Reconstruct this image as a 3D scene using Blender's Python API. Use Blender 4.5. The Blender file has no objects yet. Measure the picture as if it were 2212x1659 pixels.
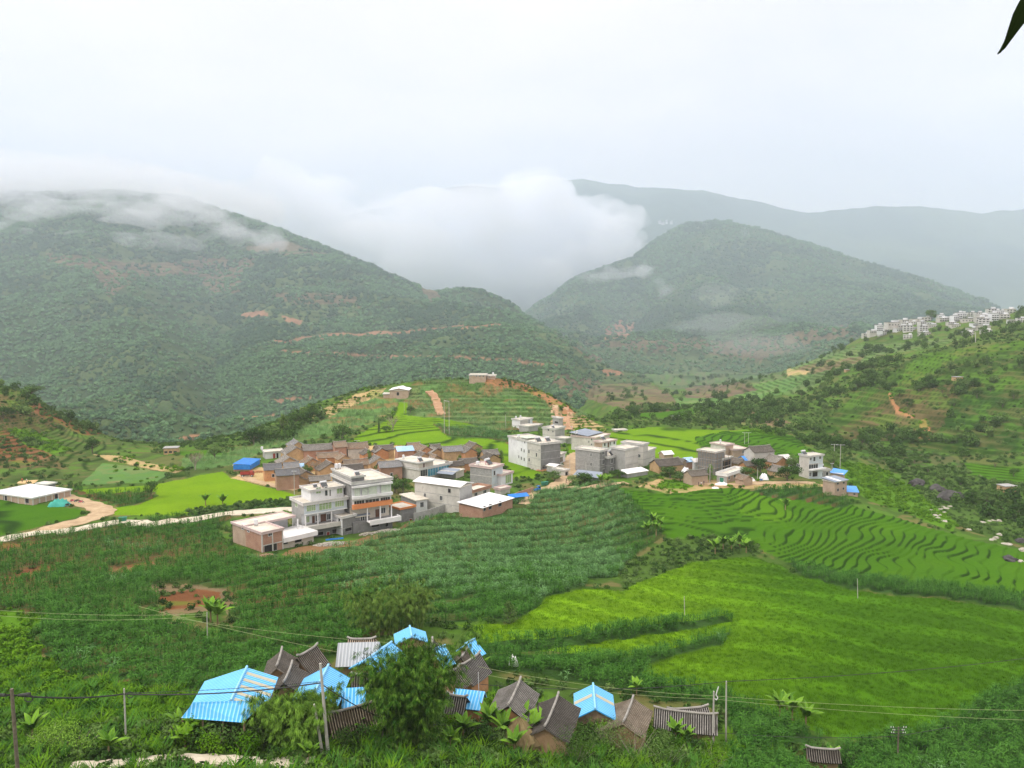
import bpy, bmesh, math, random
import numpy as np
from mathutils import Vector, Matrix, Quaternion
random.seed(7); rng = np.random.default_rng(7)
S = bpy.context.scene; C = S.collection
R = math.radians
# ------------------------------------------------------------------ camera
F_V = 1706.0; CX, CY = 1106.0, 829.5; PITCH = R(5.0)
cs, sn = math.cos(PITCH), math.sin(PITCH)
cam = bpy.data.cameras.new('camera'); cam.sensor_width = 36; cam.lens = 36 * F_V / 2212
cam.clip_start = 0.05; cam.clip_end = 30000
co = bpy.data.objects.new('camera', cam); C.objects.link(co); co.location = (0, 0, 0)
co.rotation_euler = (R(90) - PITCH, 0, 0); S.camera = co
# ------------------------------------------------------------------ light
SUN_EL, SUN_AZ = R(52), R(235)        # azimuth clockwise from +Y
sd = Vector((math.sin(SUN_AZ) * math.cos(SUN_EL), math.cos(SUN_AZ) * math.cos(SUN_EL), math.sin(SUN_EL)))
L = bpy.data.lights.new('sun', 'SUN'); L.energy = 1.8; L.angle = R(10); L.color = (1, .955, .88)
lo = bpy.data.objects.new('sun', L); C.objects.link(lo); lo.rotation_euler = sd.to_track_quat('Z', 'Y').to_euler()
w = bpy.data.worlds.new('World'); S.world = w; w.use_nodes = True
nt = w.node_tree; nt.nodes.clear()
def wn(t, **k):
    n = nt.nodes.new(t)
    for a, b in k.items(): setattr(n, a, b)
    return n
out = wn('ShaderNodeOutputWorld'); bg = wn('ShaderNodeBackground'); bg2 = wn('ShaderNodeBackground'); add = wn('ShaderNodeAddShader')
sky = wn('ShaderNodeTexSky', sky_type='NISHITA', sun_disc=False, sun_elevation=SUN_EL, sun_rotation=SUN_AZ)
sky.air_density = 1; sky.dust_density = 2
nt.links.new(sky.outputs[0], bg.inputs[0]); bg.inputs[1].default_value = 0.05
tc = wn('ShaderNodeTexCoord'); mp = wn('ShaderNodeMapping'); mp.inputs['Scale'].default_value = (1, 1, 3.2); mp.inputs['Rotation'].default_value = (0, R(18), 0)
nz = wn('ShaderNodeTexNoise'); nz.inputs['Scale'].default_value = 2.4; nz.inputs['Detail'].default_value = 6; nz.inputs['Roughness'].default_value = .5; nz.inputs['Distortion'].default_value = .25
rp = wn('ShaderNodeValToRGB')
rp.color_ramp.elements[0].position = .3; rp.color_ramp.elements[0].color = (.88, .83, .795, 1)
rp.color_ramp.elements[1].position = .7; rp.color_ramp.elements[1].color = (1.22, 1.075, .985, 1)
nt.links.new(tc.outputs['Generated'], mp.inputs[0]); nt.links.new(mp.outputs[0], nz.inputs[0]); nt.links.new(nz.outputs[0], rp.inputs[0])
nt.links.new(rp.outputs[0], bg2.inputs[0])
sx = wn('ShaderNodeSeparateXYZ'); nt.links.new(tc.outputs['Generated'], sx.inputs[0])      # overcast sky: brighter towards the zenith
mr = wn('ShaderNodeMapRange', interpolation_type='SMOOTHSTEP'); mr.inputs[1].default_value = .40; mr.inputs[2].default_value = .95; mr.inputs[3].default_value = 1.0; mr.inputs[4].default_value = 1.95
nt.links.new(sx.outputs[2], mr.inputs[0]); nt.links.new(mr.outputs[0], bg2.inputs[1])
nt.links.new(bg.outputs[0], add.inputs[0]); nt.links.new(bg2.outputs[0], add.inputs[1]); nt.links.new(add.outputs[0], out.inputs[0])
S.view_settings.view_transform = 'Standard'; S.view_settings.look = 'None'; S.view_settings.gamma = 1; S.view_settings.exposure = 0.0
S.cycles.use_denoising = True
try: S.cycles.denoiser = 'OPENIMAGEDENOISE'
except Exception: pass
S.cycles.max_bounces = 18; S.cycles.diffuse_bounces = 2; S.cycles.glossy_bounces = 2; S.cycles.transmission_bounces = 2
S.cycles.transparent_max_bounces = 18; S.cycles.volume_bounces = 16
S.cycles.caustics_reflective = False; S.cycles.caustics_refractive = False
S.cycles.use_adaptive_sampling = True; S.cycles.adaptive_threshold = 0.02
# ------------------------------------------------------------------ pixel <-> world (pixels of the 2212 x 1659 view)
def uk(vx, vy):
    xc = (vx - CX) / F_V; yc = -(vy - CY) / F_V
    d = cs + yc * sn
    return xc / d, (-sn + yc * cs) / d
def proj(x, y, z):
    dep = y * cs - z * sn
    return CX + F_V * x / dep, CY - F_V * (y * sn + z * cs) / dep
def P(vx, vy, Y):
    u, k = uk(vx, vy); return Vector((u * Y, Y, k * Y))
def R1(x, y): return (486 + x * .18225, 918 + y * .18225)
def R2(x, y): return (810 + x * .18225, 864 + y * .18225)
def R3(x, y): return (1080 + x * .18225, 864 + y * .18225)
def R4(x, y): return (1404 + x * .2197, 864 + y * .2197)
def R5(x, y): return (378 + x * .2083, 1296 + y * .2083)
def R6(x, y): return (756 + x * .2083, 1296 + y * .2083)
def R7(x, y): return (1134 + x * .2197, 1350 + y * .2197)
def R8(x, y): return (x * .2279, 810 + y * .2279)
# ------------------------------------------------------------------ noise
_perm = np.random.default_rng(3).random((256, 256))
def vnoise(x, y):
    xi = np.floor(x).astype(np.int64); yi = np.floor(y).astype(np.int64)
    fx = x - xi; fy = y - yi; fx = fx * fx * (3 - 2 * fx); fy = fy * fy * (3 - 2 * fy)
    a = _perm[xi & 255, yi & 255]; b = _perm[(xi + 1) & 255, yi & 255]
    c = _perm[xi & 255, (yi + 1) & 255]; d = _perm[(xi + 1) & 255, (yi + 1) & 255]
    return (a * (1 - fx) + b * fx) * (1 - fy) + (c * (1 - fx) + d * fx) * fy - .5
def fbm(x, y, o=4, g=.5):
    r = 0; a = 1; 
    for i in range(o):
        r = r + a * vnoise(x * 2 ** i + 17.3 * i, y * 2 ** i - 9.1 * i); a *= g
    return r
def sstep(a, b, x):
    t = np.clip((x - a) / (b - a), 0, 1); return t * t * (3 - 2 * t)
# ------------------------------------------------------------------ lofted sheets
class Sheet:
    """Loft through feature lines; every column keeps one bearing x/y = u, y grows along it."""
    def __init__(s, lines, u0, u1, ncol, rows):
        s.u = np.linspace(u0, u1, ncol)
        Ys, Zs = [], []
        for ln in lines:
            pts = []
            for p in ln:
                if len(p) == 3: u, k = uk(p[0], p[1]); pts.append((u, p[2], k * p[2]))
                else: u, _ = uk(p[0], 900); pts.append((u, p[1], p[2]))     # (vx, Y, z, 'z')
            pts.sort(); a = np.array(pts)
            Ys.append(np.interp(s.u, a[:, 0], a[:, 1])); Zs.append(np.interp(s.u, a[:, 0], a[:, 2]))
        def sm(A, r):
            kx = np.exp(-np.linspace(-2, 2, 2 * r + 1) ** 2); kx /= kx.sum()
            return np.array([np.convolve(np.pad(q, r, mode='edge'), kx, 'valid') for q in A])
        rr = max(2, int(ncol * .010)); Ys = sm(Ys, rr); Zs = sm(Zs, rr)
        n = len(lines)
        for i in range(1, n): Ys[i] = np.maximum(Ys[i], Ys[i - 1] + .5)
        # cubic Hermite through the lines, parameter = chord index, tangents limited
        t = []; 
        for i in range(n - 1): t += list(i + np.arange(rows[i]) / rows[i])
        t.append(n - 1); t = np.array(t)
        dY = np.diff(Ys, axis=0); sl = np.diff(Zs, axis=0) / dY
        m = np.zeros_like(Ys); m[0] = sl[0]; m[-1] = sl[-1]
        for i in range(1, n - 1):
            same = sl[i - 1] * sl[i] > 0
            w1 = 2 * dY[i] + dY[i - 1]; w2 = dY[i] + 2 * dY[i - 1]
            with np.errstate(divide='ignore', invalid='ignore'):
                hm = (w1 + w2) / (w1 / sl[i - 1] + w2 / sl[i])
            m[i] = np.where(same, hm, 0)
        i = np.minimum(t.astype(int), n - 2); f = (t - i)[:, None]
        h = dY[i]; s.Y = Ys[i] + f * h
        s.Z = (2*f**3 - 3*f**2 + 1) * Zs[i] + (f**3 - 2*f**2 + f) * h * m[i] + (-2*f**3 + 3*f**2) * Zs[i+1] + (f**3 - f**2) * h * m[i+1]
        s.X = s.u[None, :] * s.Y
    def col(s, u):
        c = (u - s.u[0]) / (s.u[1] - s.u[0]); c = min(max(c, 0), len(s.u) - 1.001); i = int(c); return i, c - i
    def height(s, x, y):
        i, f = s.col(x / y)
        return float((1 - f) * np.interp(y, s.Y[:, i], s.Z[:, i]) + f * np.interp(y, s.Y[:, i+1], s.Z[:, i+1]))
    def heights(s, x, y):      # vectorised for points sorted any way
        u = x / y; c = np.clip((u - s.u[0]) / (s.u[1] - s.u[0]), 0, len(s.u) - 1.001); ci = np.round(c).astype(int)
        o = np.argsort(ci, kind='stable'); z = np.empty_like(x); st = 0
        cs_ = ci[o]; b = np.flatnonzero(np.diff(cs_)) + 1
        for seg in np.split(o, b):
            j = ci[seg[0]]; z[seg] = np.interp(y[seg], s.Y[:, j], s.Z[:, j])
        return z
    def hit(s, vx, vy, ymin=0):
        u, k = uk(vx, vy); i, f = s.col(u)
        Y = (1 - f) * s.Y[:, i] + f * s.Y[:, i+1]; Z = (1 - f) * s.Z[:, i] + f * s.Z[:, i+1]
        q = Z - k * Y
        j = np.flatnonzero((q[1:] >= 0) & (q[:-1] < 0) & (Y[1:] > ymin) & (Y[1:] > 60))
        if len(j) == 0: q = np.where((Y > max(60, ymin)) & (Y < 1200), np.abs(q), 1e9); y = Y[int(np.argmin(q))]
        else:
            j = j[0]; a = -q[j] / (q[j+1] - q[j]); y = Y[j] + a * (Y[j+1] - Y[j])
        return Vector((u * y, y, s.height(u * y, y)))
    def mesh(s, name, mat, col=None, attrs={}):
        nr, nc = s.Y.shape
        v = np.stack([s.X, s.Y, s.Z], -1).reshape(-1, 3).astype(np.float32)
        idx = np.arange(nr * nc).reshape(nr, nc)
        q = np.stack([idx[:-1, :-1], idx[:-1, 1:], idx[1:, 1:], idx[1:, :-1]], -1).reshape(-1, 4)
        me = bpy.data.meshes.new(name); me.vertices.add(len(v)); me.vertices.foreach_set('co', v.ravel())
        me.loops.add(q.size); me.loops.foreach_set('vertex_index', q.ravel().astype(np.int32))
        me.polygons.add(len(q)); me.polygons.foreach_set('loop_start', np.arange(0, q.size, 4, dtype=np.int32))
        me.polygons.foreach_set('use_smooth', np.ones(len(q), dtype=bool))
        me.update(calc_edges=True)
        if col is not None:
            a = me.color_attributes.new('Col', 'FLOAT_COLOR', 'POINT')
            c4 = np.ones((len(v), 4), np.float32); c4[:, :3] = col.reshape(-1, 3); a.data.foreach_set('color', c4.ravel())
        for k_, val in attrs.items():
            a = me.attributes.new(k_, 'FLOAT', 'POINT'); a.data.foreach_set('value', val.ravel().astype(np.float32))
        me.materials.append(mat)
        o = bpy.data.objects.new(name, me); C.objects.link(o); o['kind'] = 'structure'; return o
def pip(px, py, poly):
    poly = np.array(poly, float); x0, y0 = poly.min(0); x1, y1 = poly.max(0)
    r = np.zeros(px.shape, bool); m = (px >= x0) & (px <= x1) & (py >= y0) & (py <= y1)
    if not m.any(): return r
    a, b = px[m], py[m]; ins = np.zeros(a.shape, bool); n = len(poly)
    for i in range(n):
        xa, ya = poly[i]; xb, yb = poly[i - 1]
        if ya == yb: continue
        c = ((ya > b) != (yb > b)) & (a < (xb - xa) * (b - ya) / (yb - ya) + xa); ins ^= c
    r[m] = ins; return r
# ------------------------------------------------------------------ materials
MATS = {}
class NB:
    def __init__(s, name):
        s.m = bpy.data.materials.new(name); s.m.use_nodes = True; s.t = s.m.node_tree; s.t.nodes.clear()
        s.out = s.n('ShaderNodeOutputMaterial'); s.b = s.n('ShaderNodeBsdfPrincipled'); s.l(s.b.outputs[0], s.out.inputs[0])
        s.b.inputs['Roughness'].default_value = .85; s.b.inputs['Specular IOR Level'].default_value = .25; MATS[name] = s.m
    def n(s, t, **k):
        x = s.t.nodes.new(t)
        for a, b in k.items(): setattr(x, a, b)
        return x
    def l(s, a, b): s.t.links.new(a, b)
    def noise(s, scale, detail=4, rough=.55, vec=None, dist=0):
        n = s.n('ShaderNodeTexNoise'); n.inputs['Scale'].default_value = scale; n.inputs['Detail'].default_value = detail
        n.inputs['Roughness'].default_value = rough; n.inputs['Distortion'].default_value = dist
        if vec is not None: s.l(vec, n.inputs['Vector'])
        return n.outputs['Fac']
    def pos(s, scale=(1, 1, 1), rot=(0, 0, 0), obj=False):
        g = s.n('ShaderNodeTexCoord').outputs['Object'] if obj else s.n('ShaderNodeNewGeometry').outputs['Position']
        m = s.n('ShaderNodeMapping'); m.inputs['Scale'].default_value = scale; m.inputs['Rotation'].default_value = rot
        s.l(g, m.inputs[0]); return m.outputs[0]
    def ramp(s, fac, stops):
        r = s.n('ShaderNodeValToRGB'); e = r.color_ramp.elements
        while len(e) < len(stops): e.new(.5)
        for q, (p, c) in zip(e, stops): q.position = p; q.color = (*c, 1) if len(c) == 3 else c
        s.l(fac, r.inputs[0]); return r.outputs[0]
    def mix(s, fac, a, b, mode='MIX'):
        m = s.n('ShaderNodeMix', data_type='RGBA', blend_type=mode)
        for i, v in ((0, fac), (6, a), (7, b)):
            if isinstance(v, (int, float)): m.inputs[i].default_value = v
            elif isinstance(v, tuple): m.inputs[i].default_value = (*v, 1)
            else: s.l(v, m.inputs[i])
        return m.outputs[2]
    def math(s, op, a, b=0):
        m = s.n('ShaderNodeMath', operation=op)
        for i, v in ((0, a), (1, b)):
            if isinstance(v, (int, float)): m.inputs[i].default_value = v
            else: s.l(v, m.inputs[i])
        return m.outputs[0]
    def bump(s, h, strength=.5, dist=.1):
        b = s.n('ShaderNodeBump'); b.inputs['Strength'].default_value = strength; b.inputs['Distance'].default_value = dist
        s.l(h, b.inputs['Height']); s.l(b.outputs[0], s.b.inputs['Normal'])
    def col(s, c):
        if isinstance(c, tuple): s.b.inputs['Base Color'].default_value = (*c, 1)
        else: s.l(c, s.b.inputs['Base Color'])
        return s
def mottled(name, c1, c2, scale=.6, rough=.85, bump=.0, obj=True, c3=None, spec=.25):
    """base material with broad stains and fine grain"""
    n = NB(name); v = n.pos(obj=obj)
    a = n.noise(scale, 5, .65, v, .3)
    col = n.ramp(a, [(.32, c1), (.68, c2)])
    if c3: col = n.mix(n.ramp(n.noise(scale * 3.3, 4, .7, v), [(.55, (0, 0, 0)), (.72, (1, 1, 1))]), col, c3)
    n.col(col); n.b.inputs['Roughness'].default_value = rough; n.b.inputs['Specular IOR Level'].default_value = spec
    if bump: n.bump(n.noise(scale * 12, 3, .6, v), bump, .05)
    return n.m
def M(n): return MATS[n]
# ground: parcel colour held per vertex, grain and clumps from noise
g = NB('ground_cover'); at = g.n('ShaderNodeAttribute', attribute_name='Col'); v = g.pos()
a = g.noise(1.3, 5, .7, v); b_ = g.noise(.13, 3, .5, v); c_ = g.noise(5.0, 3, .6, v)
k = g.math('ADD', g.math('MULTIPLY', a, .9), g.math('ADD', g.math('MULTIPLY', b_, .5), g.math('MULTIPLY', c_, .7)))
kk = g.math('MULTIPLY', g.math('SUBTRACT', k, .45), 1.6)
g.col(g.mix(1.0, at.outputs['Color'], g.ramp(kk, [(.1, (.68, .72, .68)), (.55, (1, 1, 1)), (1, (1.3, 1.25, 1.15))]), 'MULTIPLY'))
g.bump(g.math('ADD', a, g.math('MULTIPLY', c_, .5)), .7, .5); g.b.inputs['Specular IOR Level'].default_value = .02
# rice: short dense blades, smooth broad tone
g = NB('far_slope'); at = g.n('ShaderNodeAttribute', attribute_name='Col'); v = g.pos()
a = g.noise(.06, 6, .7, v); b_ = g.noise(.012, 3, .5, v)
kk = g.math('ADD', g.math('MULTIPLY', a, .9), g.math('MULTIPLY', b_, .4))
g.col(g.mix(1.0, at.outputs['Color'], g.ramp(kk, [(.4, (.6, .62, .62)), (.62, (1, 1, 1)), (.85, (1.35, 1.3, 1.2))]), 'MULTIPLY'))
g.bump(a, .8, 6); g.b.inputs['Specular IOR Level'].default_value = .02
mottled('road_concrete', (.50, .44, .33), (.66, .60, .48), .25, obj=False, c3=(.42, .36, .26))
mottled('dirt', (.36, .25, .14), (.52, .39, .24), .3, obj=False, c3=(.30, .22, .13), bump=.4)
mottled('red_dirt', (.34, .19, .10), (.47, .30, .18), .3, obj=False, bump=.4)
def leafmat(name, c1, c2, sc=.9, lo=.3, hi=.75):
    n = NB(name); oi = n.n('ShaderNodeObjectInfo'); v = n.pos()
    r = n.math('ADD', n.math('MULTIPLY', n.noise(sc, 3, .7, v), .75), n.math('MULTIPLY', oi.outputs['Random'], .35))
    n.col(n.ramp(r, [(lo, c1), (hi, c2)])); n.b.inputs['Roughness'].default_value = .8; n.b.inputs['Specular IOR Level'].default_value = .03
    return n.m
# ------------------------------------------------------------------ ground sheet (feature lines: (vx, vy, Y) or (vx, Y, z, 'z'))
Z = 'z'
W0, W1 = -900, 3100
GL = [
 [(W0,1.2,-1.7,Z),(W1,1.2,-1.7,Z)],
 [(W0,6,-6.0,Z),(W1,6,-6.0,Z)],
 [(W0,30,-27,Z),(W1,30,-28,Z)],
 [(W0,1700,66),(0,1690,68),(700,1690,72),(1100,1690,76),(1500,1690,86),(1780,1690,98),(2212,1690,102),(W1,1690,104)],
 [(W0,1620,74),(0,1620,76),(700,1620,80),(1100,1620,86),(1500,1620,98),(1780,1620,108),(2212,1620,112),(W1,1620,114)],
 [(W0,1480,94),(0,1480,97),(400,1480,99),(700,1480,102),(1000,1480,108),(1500,1480,122),(2212,1480,133),(W1,1480,136)],
 [(W0,1370,114),(0,1370,118),(400,1370,122),(800,1370,127),(1100,1370,133),(1500,1370,146),(2212,1370,157),(W1,1370,160)],
 [(W0,1280,142),(0,1280,148),(400,1280,154),(800,1280,157),(1100,1280,163),(1500,1280,175),(2212,1280,184),(W1,1290,186)],
 [(W0,1200,182),(0,1200,187),(500,1200,196),(1000,1200,200),(1350,1200,212),(1700,1200,218),(2000,1220,206),(2212,1235,205),(W1,1260,205)],
 [(W0,1150,214),(0,1150,218),(500,1145,224),(700,1150,224),(860,1120,242),(1100,1085,262),(1350,1065,276),(1700,1060,281),(1850,1080,272),(1950,1115,258),(2212,1190,224),(W1,1220,220)],
 [(W0,1085,255),(0,1075,262),(300,1075,265),(640,1040,290),(1000,1000,330),(1240,985,347),(1500,1000,331),(1750,1010,322),(1850,1045,312),(1950,1085,300),(2060,1110,285),(2212,1150,256),(W1,1190,240)],
 [(W0,1045,285),(0,1035,297),(200,1040,296),(600,1000,325),(1000,960,375),(1240,950,392),(1400,965,372),(1600,980,350),(1750,985,345),(1850,1020,335),(1950,1060,330),(2212,1115,292),(W1,1150,280)],
 [(W0,980,310),(0,1000,325),(200,1005,330),(380,985,355),(560,960,380),(740,935,400),(1000,925,425),(1240,930,420),(1400,925,425),(1600,940,400),(1740,965,372),(1830,990,370),(1950,1020,360),(2212,1060,330),(W1,1080,320)],
 [(W0,860,350),(0,930,370),(150,960,370),(380,960,410),(560,930,430),(700,900,450),(850,880,465),(1050,870,470),(1200,885,455),(1290,910,440),(1400,905,470),(1600,925,435),(1740,955,400),(1850,970,400),(2000,985,390),(2212,1000,365),(W1,1000,350)],
 [(W0,740,430),(0,838,430),(60,845,430),(100,880,430),(170,920,430),(250,950,430),(380,975,440),(500,960,460),(600,915,480),(700,870,490),(800,838,500),(900,828,505),(1000,822,505),(1060,815,505),(1150,832,495),(1200,860,485),(1260,895,475),(1320,918,470),(1400,897,495),(1600,918,465),(1740,948,430),(1850,950,440),(2000,940,430),(2212,900,430),(W1,860,430)],
 [(W0,560,-80,Z),(0,560,-100,Z),(600,600,-112,Z),(1150,600,-112,Z),(1250,600,-105,Z),(1330,885,600),(1450,885,610),(1600,890,600),(1700,870,590),(1850,850,540),(2000,820,520),(2212,790,500),(W1,740,480)],
 [(W0,700,-120,Z),(0,700,-125,Z),(600,740,-125,Z),(1150,740,-120,Z),(1300,865,700),(1450,868,700),(1600,860,690),(1700,835,680),(1850,800,630),(2000,770,600),(2130,745,580),(2212,735,575),(W1,690,540)],
 [(W0,850,-125,Z),(600,850,-125,Z),(1150,850,-115,Z),(1300,845,850),(1500,855,800),(1650,815,790),(1850,748,770),(1950,735,745),(2080,715,725),(2212,692,720),(W1,650,680)],
 [(W0,900,-125,Z),(1150,900,-115,Z),(1300,842,880),(1500,850,870),(1700,800,860),(1800,760,840),(1870,722,812),(1950,702,806),(2080,685,796),(2212,672,790),(W1,620,760)],
 [(W0,1100,-120,Z),(1100,1100,-110,Z),(1300,815,1100),(1500,828,1080),(1700,1050,-85,Z),(1850,1000,-60,Z),(2080,950,-35,Z),(2212,950,-30,Z),(W1,950,0,Z)],
 [(W0,1600,-110,Z),(1300,1600,-100,Z),(W1,1500,-100,Z)],
 [(W0,15000,-160,Z),(W1,15000,-160,Z)],
]
rows = [3, 8, 20, 30, 90, 75, 66, 66, 54, 64, 44, 36, 44, 50, 50, 20, 56, 40, 20, 10, 14]
u0, _ = uk(-560, 900); u1, _ = uk(2770, 900)
G = Sheet(GL, u0, u1, 1560, rows)
X, Y, Zb = G.X, G.Y, G.Z
VX, VY = proj(X, Y, Zb)
wob = 3.0 * 250 / np.maximum(Y, 60) * 2
wob = wob * np.where(Y < 210, 1.9, 1.0)
PX = VX + fbm(X / 9, Y / 9, 3) * wob; PY = VY + fbm(X / 9 + 40, Y / 9 + 11, 3) * wob * .5
RICE_L = (.105, .215, .006); RICE_M = (.045, .13, .005); RICE_D = (.042, .118, .004); RICE_Y = (.115, .225, .006)
MAIZE = (.035, .085, .02); MAIZE_P = (.09, .19, .055); SOIL = (.20, .125, .065); REDSOIL = (.30, .15, .075); SCRUB = (.055, .11, .02)
SCRUB_B = (.075, .18, .012); SCRUB_D = (.03, .07, .02); TAN = (.38, .29, .15); FIELD = (.10, .17, .06); BROWN = (.17, .135, .08)
REDBROWN = (.17, .075, .035); HG = (.036, .08, .012); HB = (.075, .07, .028); HD = (.024, .068, .010); SPUR = (.06, .10, .025)
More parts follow.
